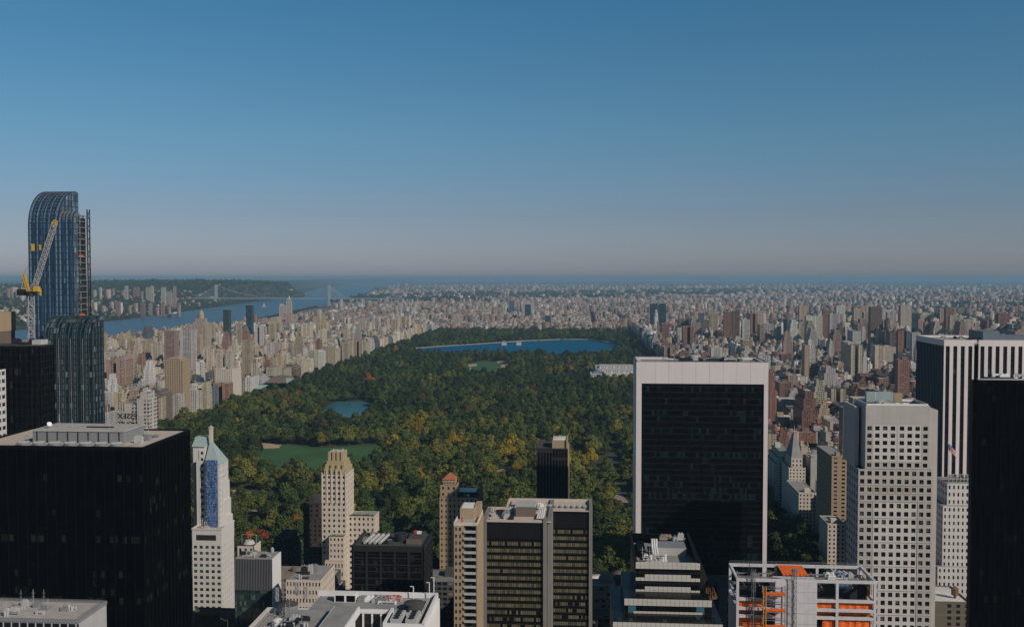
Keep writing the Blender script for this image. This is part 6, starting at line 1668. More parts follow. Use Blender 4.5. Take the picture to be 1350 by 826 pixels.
# ================================================================== THE SUSPENSION BRIDGE
def bridge():
    Y = 9200.0
    xw, xe = XX(285, Y, 390), XX(434, Y, 390)
    t = thing('suspension_bridge', 'grey steel suspension bridge with two lattice towers crossing the river far away', 'bridge', ((xw + xe) / 2, Y, 0))
    M['bridgesteel'] = plain('bridge_steel', (.30, .31, .33), .6, noise=.05)
    zt = 190.0; zd = 62.0
    for x in (xw, xe):
        m = MB()
        for dy in (-17, 13): m.box(x - 8, x + 8, Y + dy - 4, Y + dy + 8, 0, zt)
        m.box(x - 8.5, x + 8.5, Y - 13, Y + 13, zt - 34, zt + 3, bottom=True); m.box(x - 8.5, x + 8.5, Y - 13, Y + 13, 50, 72, bottom=True)
        m.box(x - 14, x + 14, Y - 30, Y + 30, 0, 9)
        m.build('tower', M['bridgesteel'], t)
    m = MB(); m.box(xw - 900, xe + 700, Y - 15, Y + 15, zd, zd + 8, bottom=True); m.build('deck', M['bridgesteel'], t)
    m = MB(); h = MB()
    for dy in (-15, 15):
        for a, b_, za, zb, sag in ((xw, xe, zt, zt, zt - zd - 14), (xw - 200 - 0, xw, zd + 30, zt, 12), (xe, xe + 190, zt, zd + 8, 12)):
            n = 28; P = []
            for k in range(n + 1):
                f = k / n; P.append(Vector((a + (b_ - a) * f, Y + dy, za + (zb - za) * f - sag * 4 * f * (1 - f))))
            for k in range(n): m.tube(P[k], P[k + 1], .9, 5, caps=False)
            for k in range(1, n):
                if P[k].z > zd + 9: h.tube(P[k], (P[k].x, P[k].y, zd + 8), .35, 3, caps=False)
    m.build('main_cable', M['bridgesteel'], t); h.build('hanger', M['bridgesteel'], t)
    m = MB()
    for k in range(12): q = xw - 880 + k * 70; m.box(q, q + 8, Y - 12, Y + 12, 0, zd) if q < xw - 210 else None
    for k in range(8): q = xe + 200 + k * 65; m.box(q, q + 8, Y - 12, Y + 12, 0, zd)
    m.build('approach_pier', M['bridgesteel'], t)
bridge()
# boats on the river
def boats():
    for i, (px, py, s, lab) in enumerate(((348, 404, 1.0, 'tiny white sailing boat on the river beyond the dark blue tower'), (232, 413, 1.6, 'tiny white ferry crossing the river near the far bank'))):
        c = atZ(px, py, .4); t = thing('boat', lab, 'boat', (c.x, c.y, .4), 'boats on the river')
        m = MB(); L_ = 22 * s; m.face([(c.x - L_, c.y - 4, 3), (c.x - L_ * .9, c.y - 3, .4), (c.x + L_ * .8, c.y - 3, .4), (c.x + L_, c.y, 3.4)][::1]); m.face([(c.x - L_, c.y + 4, 3), (c.x + L_, c.y, 3.4), (c.x + L_ * .8, c.y + 3, .4), (c.x - L_ * .9, c.y + 3, .4)]); m.face([(c.x - L_, c.y - 4, 3), (c.x + L_, c.y, 3.4), (c.x - L_, c.y + 4, 3)]); m.face([(c.x - L_, c.y - 4, 3), (c.x - L_, c.y + 4, 3), (c.x - L_ * .9, c.y + 3, .4), (c.x - L_ * .9, c.y - 3, .4)]); m.build('hull', M['whitepaint'], t)
        if i == 0: m = MB(); m.face([(c.x - 8, c.y, 5), (c.x + 9, c.y, 5), (c.x + 1, c.y, 34)]); m.tube((c.x + 1, c.y, 3), (c.x + 1, c.y, 35), .4, 5); m.build('sail', M['whitepaint'], t)
        else: m = MB(); m.box(c.x - L_ * .7, c.x + L_ * .5, c.y - 3, c.y + 3, 3, 8); m.box(c.x - L_ * .3, c.x + L_ * .3, c.y - 2.5, c.y + 2.5, 8, 12); m.build('cabin', M['whitepaint'], t)
boats()
# ================================================================== CITY LOTS
PAL_W = [((.50, .42, .32), 7, 'cream'), ((.42, .33, .23), 6, 'tan'), ((.34, .24, .18), 1.6, 'rose brown'), ((.30, .17, .12), 1.6, 'red brick'), ((.45, .42, .38), 3, 'pale grey'), ((.58, .55, .51), 2, 'white'), ((.2, .14, .11), 1, 'dark brown'), ((.46, .36, .21), 2, 'golden tan'), ((.13, .14, .16), 1, 'slate')]
PAL_E = [((.46, .39, .31), 5, 'cream'), ((.38, .30, .22), 4, 'tan'), ((.30, .22, .18), 3, 'pinkish brown'), ((.25, .13, .10), 4, 'red brick'), ((.44, .41, .38), 4, 'pale grey'), ((.58, .56, .53), 3, 'white'), ((.15, .10, .085), 3, 'dark brown'), ((.10, .11, .13), 1, 'slate')]
PAL_N = [((.42, .34, .27), 5, 'tan'), ((.32, .20, .15), 5, 'red brick'), ((.44, .40, .36), 4, 'pale grey'), ((.25, .18, .15), 4, 'brown'), ((.56, .54, .50), 2, 'white'), ((.42, .30, .25), 4, 'pinkish brown')]
PAL_F = [((.46, .35, .29), 5, 'tan'), ((.34, .21, .17), 4, 'brown'), ((.42, .36, .33), 4, 'grey'), ((.56, .49, .45), 2, 'white'), ((.14, .11, .10), 1.5, 'dark')]
PAL_M = [((.12, .09, .07), 4, 'dark brown'), ((.16, .13, .10), 3, 'brown'), ((.10, .10, .105), 3, 'dark grey'), ((.24, .2, .16), 2, 'tan')]  # dark walls stand in for the shade between the midtown towers
ROOFS = [((.36, .34, .32), 4), ((.54, .52, .50), 3), ((.11, .105, .1), 3), ((.22, .21, .20), 4), ((.66, .65, .63), 1), ((.32, .22, .17), 1)]
def pick(r, pal):
    s = r.random() * sum(p[1] for p in pal)
    for p in pal:
        s -= p[1]
        if s <= 0: return p
    return pal[-1]

LOTS = []   # dict per building
WATERS = [HUD, ERIV]
def in_water(x, y):
    P = np.array([[x, y]]); return any(inside(P, w)[0] for w in WATERS)
def clear_of(x0, x1, y0, y1, pad=1.0):
    for a, b_, c, d in OCC:
        if x0 < b_ + pad and x1 > a - pad and y0 < d + pad and y1 > c - pad: return False
    return True
def in_frame(x, y, z=40):
    px, py, w = proj(np.array([x, y, z])); return -170 < px < 1560 and py < 900
def add(x0, x1, y0, y1, h, pal, base=0.0, shape=None):
    r = rng
    if x1 - x0 < 4 or y1 - y0 < 4: return
    if not (in_frame(x0, y0, h) or in_frame(x1, y0, h)): return
    if y0 < 2700 and not clear_of(x0, x1, y0, y1): return
    if y0 < 8000 and not clear_of(x0, x1, y0, y1): return
    c = pick(r, pal); k = r.uniform(.82, 1.18)
    col = tuple(min(.75, v * k * r.uniform(.96, 1.04)) for v in c[0])
    rc = pick(r, ROOFS)[0]; kk = r.uniform(.8, 1.15) * (.7 if y0 > 7000 else 1)
    if shape is None:
        if h > 38 and r.random() < .45: shape = 'stepped'
        elif h > 28 and (x1 - x0) > 24 and r.random() < .4: shape = 'court'
        else: shape = 'plain'
    LOTS.append(dict(b=(x0, x1, y0, y1), h=h, base=base, col=(*col, r.random()), cn=c[2], roof=tuple(v * kk for v in rc), shape=shape, s=r.random(), tank=(h > 18 and r.random() < .38)))

def block(xa, xb, ya, yb, hf, pal, lw=(11, 26), merge=.12):
    """one city block as two rows of lots, its avenue ends higher"""
    if not (in_frame(xa, yb, 60) or in_frame(xb, yb, 60) or in_frame((xa + xb) / 2, yb, 60)): return
    if in_water((xa + xb) / 2, (ya + yb) / 2): return
    r = rng; mid = (ya + yb) / 2
    x = xa
    while x < xb - 6:
        end = x - xa < 10 or xb - x < 45
        w = r.uniform(22, 34) if end else r.uniform(*lw)
        w = min(w, xb - x)
        if xb - (x + w) < 9: w = xb - x
        if end or r.random() < merge:
            if r.random() < .6: add(x, x + w - .4, ya, yb, hf(x, mid, end or True), pal)
            else: add(x, x + w - .4, ya, mid - 1, hf(x, mid, end), pal); add(x, x + w - .4, mid + 1, yb, hf(x, mid, end), pal)
        else:
            d1, d2 = r.uniform(16, 26), r.uniform(16, 26)
            add(x, x + w - .3, ya, ya + d1, hf(x, ya, False), pal); add(x, x + w - .3, yb - d2, yb, hf(x, yb, False), pal)
        x += w

def h_west(x, y, end):
    r = rng; u = r.random()
    if x < -1540 and y > 2600: return r.uniform(24, 44) if u < .9 else r.uniform(44, 56)
    if x > -760: return r.uniform(42, 60) if u < .8 else r.uniform(60, 78)
    if end: return r.uniform(26, 54) if u < .88 else r.uniform(58, 90)
    lim = r.uniform(15, 24) if u < .68 else (r.uniform(25, 48) if u < .955 else r.uniform(58, 105))
    if y < 1700 and u > .5: lim = r.uniform(40, 90)
    return lim
def h_east(x, y, end):
    r = rng; u = r.random()
    if x < 262: return r.uniform(44, 58) if u < .85 else r.uniform(58, 75)
    tall = .02 + .13 * min(1, max(0, (x - 560) / 500))
    if end: return r.uniform(26, 54) if u > tall * 1.8 else r.uniform(70, 118)
    if u < tall: return r.uniform(65, 120)
    return r.uniform(15, 26) if u < .6 else r.uniform(28, 50)
def h_north(x, y, end):
    r = rng; u = r.random()
    return r.uniform(13, 24) if u < .86 else (r.uniform(24, 38) if u < .985 else r.uniform(42, 66))

# slab estates (towers on green ground) and small city parks, laid out before the street blocks
GREENS = []
def estate(cx, cy, n, h, col, hw=150, hd=95):
    spots = []
    for k in range(n * 6):
        if len(spots) >= n: break
        x = cx + rng.uniform(-hw, hw - 45); y = cy + rng.uniform(-hd, hd - 22); w = rng.uniform(26, 50) if rng.random() < .7 else rng.uniform(18, 24); d = rng.uniform(15, 20)
        if any(x < q[1] + 14 and x + w > q[0] - 14 and y < q[3] + 18 and y + d > q[2] - 18 for q in spots): continue
        if in_water(x, y): continue
        spots.append((x, x + w, y, y + d))
    for (x, x1, y, y1) in spots: add(x, x1, y, y1, h * rng.uniform(.92, 1.08), [PAL_N[col]] if col < 9 else PAL_N, shape='plain')
    OCC.append((cx - hw, cx + hw, cy - hd, cy + hd)); GREENS.append((cx - hw, cx + hw, cy - hd, cy + hd, spots))
for q in ((-820, 3010, 7, 62, 0), (300 + 40, 5190, 8, 44, 1), (-560, 5600, 9, 50, 3), (-1150, 4300, 7, 60, 4), (700, 5560, 9, 48, 1), (980, 5100, 9, 54, 1), (1230, 5400, 8, 58, 1), (-200, 6480, 9, 48, 0), (1100, 5950, 9, 52, 3), (-1300, 6900, 8, 56, 2), (520, 7000, 9, 56, 1), (-900, 8000, 9, 54, 2),
          (90, 5020, 7, 34, 3), (-190, 5010, 7, 34, 3), (480, 4850, 6, 46, 3), (760, 6250, 9, 50, 1), (100, 7200, 9, 46, 3), (-500, 7000, 8, 50, 1), (1500, 6800, 9, 58, 3), (1900, 7300, 9, 58, 1), (2500, 6900, 9, 52, 3), (3000, 7400, 9, 54, 1), (2200, 8300, 9, 58, 3), (1200, 8500, 9, 54, 1), (3400, 8600, 9, 50, 3), (400, 8900, 9, 50, 3),
          (-1500, 5600, 6, 62, 0), (-300, 8500, 8, 44, 3), (3900, 10200, 9, 62, 1), (2700, 10800, 9, 62, 3), (1300, 11200, 9, 62, 1), (4900, 11800, 9, 66, 3), (3300, 12500, 9, 66, 1)): estate(*q)
for q in ((-1030, 5250, 0, 0, 0, 60, 420), (-560, 6150, 0, 0, 0, 110, 110), (240, 5750, 0, 0, 0, 110, 120), (-1220, 7700, 0, 0, 0, 80, 380), (1350, 7900, 0, 0, 0, 260, 150), (2600, 9300, 0, 0, 0, 400, 200), (600, 9900, 0, 0, 0, 320, 200), (1320, 2700, 0, 0, 0, 70, 150)): estate(*q)

STREET0 = 838.0
AV_E = [(222, 366), (382, 500), (526, 640), (656, 770), (792, 990), (1014, 1200), (1222, 1460)]
AV_W = [(-960, -705), (-1210, -985), (-1380, -1235), (-1560, -1400), (-1720, -1580), (-1850, -1740)]
for k in range(0, 48):
    ya = STREET0 + 80.5 * k + 9; yb = ya + 62
    for (a, b_) in AV_E:
        if a + b_ > 0: block(a, b_, ya, yb, h_east, PAL_E)
    for (a, b_) in AV_W: block(a, b_, ya, yb, h_west, PAL_W)
# north of the park
NB = [(-1850, -1740), (-1720, -1580), (-1560, -1400), (-1380, -1235), (-1210, -985), (-960, -720), (-700, -460), (-440, -205), (-185, 40), (66, 212), (240, 366), (382, 500), (526, 640), (656, 770), (792, 990), (1014, 1200), (1222, 1440)]
for k in range(48, 104):
    ya = STREET0 + 80.5 * k + 9; yb = ya + 62
    for (a, b_) in NB:
        if ya > 7200 and a > 300 and (a - 300) * 2.4 > 9400 - ya + 1200: continue
        block(a, b_, ya, yb, h_north, PAL_N, lw=(18, 42), merge=.3)
# midtown filler between the surveyed towers, shade put into its dark wall colours
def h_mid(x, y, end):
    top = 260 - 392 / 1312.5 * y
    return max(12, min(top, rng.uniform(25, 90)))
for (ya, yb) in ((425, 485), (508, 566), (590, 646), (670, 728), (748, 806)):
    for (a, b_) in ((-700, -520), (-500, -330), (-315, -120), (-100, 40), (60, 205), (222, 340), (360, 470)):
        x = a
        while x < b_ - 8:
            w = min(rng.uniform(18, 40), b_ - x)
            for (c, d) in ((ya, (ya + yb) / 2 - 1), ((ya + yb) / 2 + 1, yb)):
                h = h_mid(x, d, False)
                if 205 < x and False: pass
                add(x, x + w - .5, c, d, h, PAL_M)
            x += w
# spread beyond the rivers
def dens_at(x, y): return .5 + .34 * math.sin(x * .0017 + 1.3) * math.sin(y * .0013) + .3 * math.sin(x * .0007 - y * .0005) + .22 * math.sin(x * .0031 + 2 + .8 * math.sin(y * .0011)) * math.sin(y * .0024 + 1.7)
def scatter(ya, yb, cell, p, hf, size, pal, xmin=None, xmax=None, west=False):
    y = ya
    while y < yb:
        hw = .70 * y
        x = max(-hw, xmin if xmin is not None else -1e9); xe = min(.62 * y, xmax if xmax is not None else 1e9)
        while x < xe:
            xx = x + rng.uniform(0, cell * .6); yy = y + rng.uniform(0, cell * .6)
            x += cell
            dens = dens_at(xx, yy)
            if yy > 8600 and not west:
                if dens < .36 or rng.random() > p * (.35 + dens): continue
            elif rng.random() > p * (0.45 + .8 * dens): continue
            wx = bank_x(yy, WEST_BANK)
            if west:
                if xx > wx - 120: continue
            else:
                if xx < bank_x(yy, EAST_BANK) + 60: continue
            if in_water(xx, yy) or not in_frame(xx, yy, 30): continue
            w = rng.uniform(*size); d = rng.uniform(*size)
            base = float(hill_z(xx, yy)) if west else 0.0
            add(xx, xx + w, yy, yy + d * .6, hf(), pal, base=base, shape='plain')
        y += cell
low = lambda: rng.uniform(9, 20) if rng.random() < .94 else rng.uniform(30, 55)
low2 = lambda: rng.uniform(9, 22) if rng.random() < .93 else rng.uniform(35, 70)
scatter(5500, 9200, 40, .85, low, (20, 44), PAL_F, xmin=2150)
scatter(9200, 13500, 54, .85, low, (26, 60), PAL_F)
scatter(13500, 20000, 92, .8, low2, (40, 90), PAL_F)
scatter(20000, 34000, 190, .5, lambda: rng.uniform(12, 34) if rng.random() < .9 else rng.uniform(50, 90), (45, 110), PAL_F)
scatter(5200, 9800, 50, .34, lambda: rng.uniform(9, 20), (18, 46), PAL_N, west=True)
scatter(9800, 15000, 120, .14, lambda: rng.uniform(9, 20), (22, 60), PAL_N, west=True)
# tower groups on the far bank and in the far boroughs: (px from, px to, n, Y, py top range)
def tower_group(pa, pb, n, Y, pt0, pt1, wpx, west=False, pal=PAL_N, dY=500):
    for k in range(n):
        Yk = Y + rng.uniform(-dY, dY); px = pa + (pb - pa) * (k + rng.random() * .7) / n; w = rng.uniform(*wpx)
        x0, x1 = XX(px, Yk, 380), XX(px + w, Yk, 380); z = ZZ(rng.uniform(pt0, pt1), Yk, px)
        base = float(hill_z(x0, Yk)) if west else 0.0
        if not west and Yk > 5000: z = rng.uniform(28, 66)
        if z - base > 12: add(x0, x1, Yk, Yk + (x1 - x0) * .7, z - base, pal, base=base, shape='plain')
tower_group(118, 234, 13, 8000, 376, 385, (3, 7), True, dY=250)
tower_group(112, 236, 14, 6500, 397, 406, (3, 6), True, dY=200)
tower_group(0, 38, 7, 7600, 378, 386, (4, 8), True, dY=250)
tower_group(0, 36, 10, 6300, 404, 418, (3, 8), True, dY=200)
tower_group(500, 640, 26, 9800, 371, 379, (2, 5), dY=900)
tower_group(430, 560, 18, 8000, 384, 390, (3, 6), dY=500)
tower_group(640, 760, 16, 11000, 372, 377, (2, 4), dY=900)
tower_group(790, 860, 12, 12500, 370, 376, (2, 4), dY=600)
tower_group(880, 1000, 26, 7200, 388, 398, (3, 7), dY=500)
tower_group(1000, 1200, 40, 7800, 383, 392, (3, 7), dY=700)
tower_group(1050, 1220, 30, 12500, 371, 376, (2, 4), dY=900)
tower_group(1230, 1350, 26, 12000, 372, 378, (2, 4), dY=1200)
tower_group(1000, 1345, 70, 9500, 378, 384, (2, 5), dY=1200)
tower_group(1030, 1260, 30, 3900, 402, 425, (9, 17), dY=420, pal=PAL_E)
tower_group(1250, 1350, 12, 3700, 412, 432, (9, 16), dY=300, pal=PAL_E)
tower_group(890, 1030, 10, 3900, 408, 430, (7, 13), dY=500, pal=PAL_E)
print('lots', len(LOTS))

def tiers_of(L):
    """boxes of one building as (x0, x1, y0, y1, z0, z1, is_bulkhead)"""
    x0, x1, y0, y1 = L['b']; h, zb = L['h'], L['base']; s = L['s']; out = []
    w, d = x1 - x0, y1 - y0
    if L['shape'] == 'stepped':
        h1 = h * (.68 + .12 * s); h2 = h * .88; i1 = min(w, d) * .12; i2 = min(w, d) * .24
        out += [(x0, x1, y0, y1, zb, zb + h1, 0), (x0 + i1, x1 - i1, y0 + i1, y1 - i1, zb + h1, zb + h2, 0), (x0 + i2, x1 - i2, y0 + i2, y1 - i2, zb + h2, zb + h, 0)]
        tx0, tx1, ty0, ty1 = x0 + i2, x1 - i2, y0 + i2, y1 - i2
    elif L['shape'] == 'court':
        c = w * .3; a = x0 + (w - c) / 2
        dd = d * .55
        out += [(x0, a, y0, y0 + dd, zb, zb + h, 0), (a + c, x1, y0, y0 + dd, zb, zb + h, 0), (x0, x1, y0 + dd + .001, y1, zb, zb + h, 0)]
        tx0, tx1, ty0, ty1 = x0, a, y0, y1
    else:
        out.append((x0, x1, y0, y1, zb, zb + h, 0)); tx0, tx1, ty0, ty1 = x0, x1, y0, y1
    tw, td = tx1 - tx0, ty1 - ty0
    if tw > 6 and (s * 7.3) % 1 < .8:
        bw, bd = min(tw * .45, 12), min(td * .45, 9); bx = tx0 + (tw - bw) * ((s * 3.1) % 1); by = ty0 + (td - bd) * ((s * 5.7) % 1)
        out.append((bx, bx + bw, by, by + bd, zb + h, zb + h + 2.6 + 3.5 * ((s * 9.1) % 1), 1))
    return out, (tx0, tx1, ty0, ty1)

# ================================================================== PARK TREES: positions
tp = []
y = PY0 + 8
row = 0
while y < PY1 - 4:
    x = PX0 + 5 + (row % 2) * 7
    while x < PX1 - 3:
        tp.append((x + rng.uniform(-6.5, 6.5), y + rng.uniform(-6.5, 6.5))); x += 19.0
    y += 17.5; row += 1
tp = np.array(tp)
keep = np.ones(len(tp), bool)
for pl in [RES, LAKE, SHEEP, LAWN, HECK] + CLEAR: keep &= ~inside(tp, pl)
for (a, b_, c, d) in OCC: keep &= ~((tp[:, 0] > a - 5) & (tp[:, 0] < b_ + 5) & (tp[:, 1] > c - 5) & (tp[:, 1] < d + 5))
# behind the reservoir bank keep a gap
tp = tp[keep]
# scattered glades
gl = np.sin(tp[:, 0] * .031 + 1.1) * np.sin(tp[:, 1] * .023 + .4) + .6 * np.sin(tp[:, 0] * .011 - tp[:, 1] * .017)
tp = tp[~((gl > 1.22))]
kd = np.ones(len(tp), bool)
for i0 in range(0, len(tp), 2000):
    q = tp[i0:i0 + 2000]; dd = np.hypot(q[:, None, 0] - DR_PTS[None, :, 0], q[:, None, 1] - DR_PTS[None, :, 1]) - DR_PTS[None, :, 2]; kd[i0:i0 + 2000] = dd.min(1) > 0
tp = tp[kd]
pxs, pys, _ = proj(np.column_stack([tp, np.full(len(tp), 10.0)]))
vis = (pxs > -170) & (pxs < 1500) & (pys < 900)
tp = tp[vis]; n_t = len(tp)
tsc = np.clip(nrg.normal(1.5, .38, n_t), .7, 2.4)
trot = nrg.uniform(0, 2 * math.pi, n_t)
SHP = 5
COLN = ['dark green', 'deep green', 'mid green', 'olive green', 'yellow-green', 'golden yellow', 'orange', 'crimson', 'russet brown']
COLV = [(.026, .042, .013), (.041, .062, .017), (.064, .086, .021), (.086, .098, .022), (.135, .130, .024), (.22, .175, .02), (.24, .085, .02), (.19, .035, .025), (.075, .05, .025)]
gc = atZ(640, 600, 0); gold = np.exp(-(((tp[:, 0] - gc.x) / 280) ** 2 + ((tp[:, 1] - gc.y) / 300) ** 2))
def field(sd, f):
    g = np.random.default_rng(sd); v = np.zeros(n_t)
    for k in range(9):
        a = g.uniform(0, 2 * math.pi); q = f * g.uniform(.5, 1.8); v += np.sin(tp[:, 0] * math.cos(a) * q + tp[:, 1] * math.sin(a) * q * .8 + g.uniform(0, 6.28))
    return .5 + v / 9 * .9
v_ = .50 * field(1, .04) + .27 * field(2, .011) + .26 * nrg.random(n_t) + .22 * gold - .03 * (tp[:, 1] > 2500)
q_ = np.array([.33, .63, .83, .94, .980, .992]); th_ = np.quantile(v_, q_)
kc = np.searchsorted(th_, v_)           # dark green ... yellow-green, golden
U = nrg.random(n_t)
kc[kc > 5] = 5
kc[(kc == 5) & (nrg.random(n_t) < np.where(gold > .3, .35, .75))] = 4
kc[U < .0015] = 6; kc[U > .9992] = 7; kc[(U > .975) & (U < .985)] = 8
# the few bright accents that stand out in the photograph
for (px, py, c) in ((588, 548, 7), (593, 548, 7), (632, 512, 7), (341, 529, 6), (404, 680, 6), (394, 686, 6), (352, 695, 7), (692, 606, 5), (688, 608, 5), (733, 494, 6), (832, 655, 5), (320, 697, 7), (328, 700, 6), (470, 664, 5), (500, 640, 5), (310, 541, 5), (318, 545, 5), (660, 592, 5), (730, 566, 5), (616, 546, 5), (612, 600, 4), (560, 556, 5)):
    g = atZ(px, near(py), 0); i = int(np.argmin((tp[:, 0] - g.x) ** 2 + (tp[:, 1] - g.y) ** 2)); kc[i] = c; tsc[i] = max(tsc[i], 1.05)

# ================================================================== who shows largest: a coarse painter's pass
W2, H2 = 675, 413
idb = np.full((H2, W2), -1, np.int64)
items = []   # (Y, rect(s), id)
def rect(x0, x1, y0, z0, z1, y1=None):
    P = [(x, yy, zz) for x in (x0, x1) for yy in ((y0,) if y1 is None else (y0, y1)) for zz in (z0, z1)]
    px, py, _ = proj(np.array(P)); return px.min() / 2, px.max() / 2, py.min() / 2, py.max() / 2
for i, L in enumerate(LOTS):
    x0, x1, y0, y1 = L['b']; items.append((y0, rect(x0, x1, y0, L['base'], L['base'] + L['h'], y1), i))
NT_ = 10 ** 6
tpx, tpy, tw_ = proj(np.column_stack([tp, 11.0 * tsc]))
for i in range(n_t):
    r_ = 6.2 * tsc[i] * F / tw_[i]; items.append((tp[i, 1], ((tpx[i] - r_) / 2, (tpx[i] + r_) / 2, (tpy[i] - r_) / 2, (tpy[i] + r_ * 1.2) / 2), NT_ + i))
for (x0, x1, y0, y1, z) in HRECT: items.append((y0, rect(x0, x1, y0, 0, z), -2))
items.sort(key=lambda t: -t[0])
for (_, (a, b_, c, d), i) in items:
    a, b_, c, d = int(round(a)), int(round(b_)), int(round(c)), int(round(d))
    if b_ <= 0 or a >= W2 or d <= 0 or c >= H2: continue
    idb[max(c, 0):max(d, c + 1), max(a, 0):max(b_, a + 1)] = i
ids, cnt = np.unique(idb, return_counts=True)
score = dict(zip(ids.tolist(), cnt.tolist()))
b_vis = sorted([(score[i], i) for i in score if 0 <= i < NT_], reverse=True)
t_vis = sorted([(score[i], i - NT_) for i in score if i >= NT_], reverse=True)
print('visible buildings', len(b_vis), 'trees', len(t_vis))
B_IND = [i for _, i in b_vis[:300]]
T_IND = [i for _, i in t_vis[:300]]
b_seen = set(i for _, i in b_vis)

# ---- labels that single out
NUM = ['first', 'second', 'third', 'fourth', 'fifth', 'sixth', 'seventh', 'eighth', 'ninth', 'tenth', 'eleventh', 'twelfth', 'thirteenth', 'fourteenth', 'fifteenth', 'sixteenth', 'seventeenth', 'eighteenth', 'nineteenth', 'twentieth']
LM = [('blue glass skyscraper', 90, 380), ('golden tan slab', 230, 490), ('twin-towered apartment house', 295, 475), ('cupola tower', 262, 430), ('museum with green roofs', 352, 492), ('small lake', 455, 537), ('green meadow', 420, 600), ('pyramid-roofed tower', 280, 640), ('gold-crowned tower', 446, 650), ('red-roofed hotel', 595, 650), ('dark ribbed tower', 730, 620), ('ball field lawn', 643, 482), ('reservoir', 700, 456), ('white museum', 806, 480), ('white framed slab', 925, 560), ('chateau-roofed tower', 1050, 580), ('tan apartment slab', 1100, 620), ('grey punched tower', 1180, 600), ('white finned tower', 1300, 500), ('twin slate towers', 867, 410), ('long bridge', 360, 380), ('banded office block', 710, 720), ('concrete frame', 1060, 780), ('church tower', 380, 395), ('green-blue glass tower', 1205, 420), ('grid-fronted dark office block', 510, 740), ('sand playground', 310, 650)]
def place_words(px, py):
    n, x, y = min(LM, key=lambda l: (l[1] - px) ** 2 + ((l[2] - py) * 1.5) ** 2)
    dx, dy = px - x, py - y
    if abs(dx) < 9 and abs(dy) < 9: w = 'right beside'
    elif abs(dx) > abs(dy): w = ('right of' if dx > 0 else 'left of') + ' '
    else: w = 'below' if dy > 0 else 'above'
    far = math.hypot(dx, dy); pre = 'just ' if far < 35 else ('' if far < 90 else 'well ')
    if w == 'right beside': pre = ''
    return f'{pre}{w.strip()} the {n}'
def settle(rows):
    """rows: list of [label stem, place, px, object]; same label -> counted from the left or set apart by height in the picture"""
    by = {}
    for r_ in rows: by.setdefault(r_[0] + ' ' + r_[1], []).append(r_)
    for k, v in by.items():
        if len(v) == 1: v[0][3]['label'] = k; continue
        v.sort(key=lambda r_: r_[2])
        for i, r_ in enumerate(v):
            if i == 0: pre = 'leftmost'
            elif i == len(v) - 1: pre = 'rightmost'
            else: pre = NUM[min(i, 19)] + ' from left,'
            lab = f'{pre} {k}'
            if len(lab.split()) > 15: lab = lab.replace('just ', '').replace('well ', '').replace('flat-roofed ', '')
            r_[3]['label'] = lab

# ---- the individual buildings
rows = []
indset = set(B_IND)
for i in B_IND:
    L = LOTS[i]; x0, x1, y0, y1 = L['b']
    t = bpy.data.objects.new('apartment_building', None); SC.objects.link(t); t.location = ((x0 + x1) / 2, (y0 + y1) / 2, L['base'])
    t['category'] = 'building'; t['group'] = 'buildings of the surrounding city'
    bx, (tx0, tx1, ty0, ty1) = tiers_of(L)
    m = MB(); m.col = L['col']; rf = MB(); rf.col = (*L['roof'], .5)
    for q in bx:
        if q[6]: continue
        m.box(q[0], q[1], q[2], q[3], q[4], q[5] + .9, top=False)
        rf.box(q[0] + .35, q[1] - .35, q[2] + .35, q[3] - .35, q[5] - .4, q[5] + .2)
        # parapet top
        z = q[5] + .9
        for (a, b_, c, d) in ((q[0], q[1], q[2], q[2] + .35), (q[0], q[1], q[3] - .35, q[3]), (q[0], q[0] + .35, q[2] + .35, q[3] - .35), (q[1] - .35, q[1], q[2] + .35, q[3] - .35)):
            m.face([(a, c, z), (b_, c, z), (b_, d, z), (a, d, z)])
        m.face([(q[0] + .35, q[3] - .35, z), (q[1] - .35, q[3] - .35, z), (q[1] - .35, q[3] - .35, q[5]), (q[0] + .35, q[3] - .35, q[5])], [(0, 0)] * 4)
    m.build('wall', M['wall'], t)
    fl = [q for q in bx if not q[6]]
    for q in fl:
        rf = MB(); rf.col = (*L['roof'], .5); rf.box(q[0] + .35, q[1] - .35, q[2] + .35, q[3] - .35, q[5] - .4, q[5] + .2); rf.build('roof', M['roof'], t)
    zt = L['base'] + L['h']
    for q in bx:
        if q[6]:
            m = MB(); m.col = (*[v * .9 for v in L['col'][:3]], .5); m.box(*q[:6]); m.build('bulkhead', M['roof'], t)
    if L['tank']:
        tx, ty = tx0 + (tx1 - tx0) * .78, ty0 + (ty1 - ty0) * .3
        m = MB(); m.col = (.16, .11, .07, .5); m.tube((tx, ty, zt), (tx, ty, zt + 2), .8, 5, caps=False); m.tube((tx, ty, zt + 2), (tx, ty, zt + 5.5), 1.9, 10, caps=False); m.tube((tx, ty, zt + 5.5), (tx, ty, zt + 7), 2.0, 10, r2=.02, caps=False); m.build('water_tank', M['roof'], t)
    px, py, _ = proj(np.array([(x0 + x1) / 2, y0, zt]))
    adj = 'tall' if L['h'] > 65 else ('low' if L['h'] < 26 else 'mid-rise')
    kind = {'stepped': 'stepped building', 'court': 'U-shaped apartment block', 'plain': 'flat-roofed building'}[L['shape']]
    if L['tank']: kind = kind.replace('building', 'block') + ' with water tank'
    rows.append([f"{adj} {L['cn']} {kind}", place_words(float(px), float(py)), float(px), t])
settle(rows)

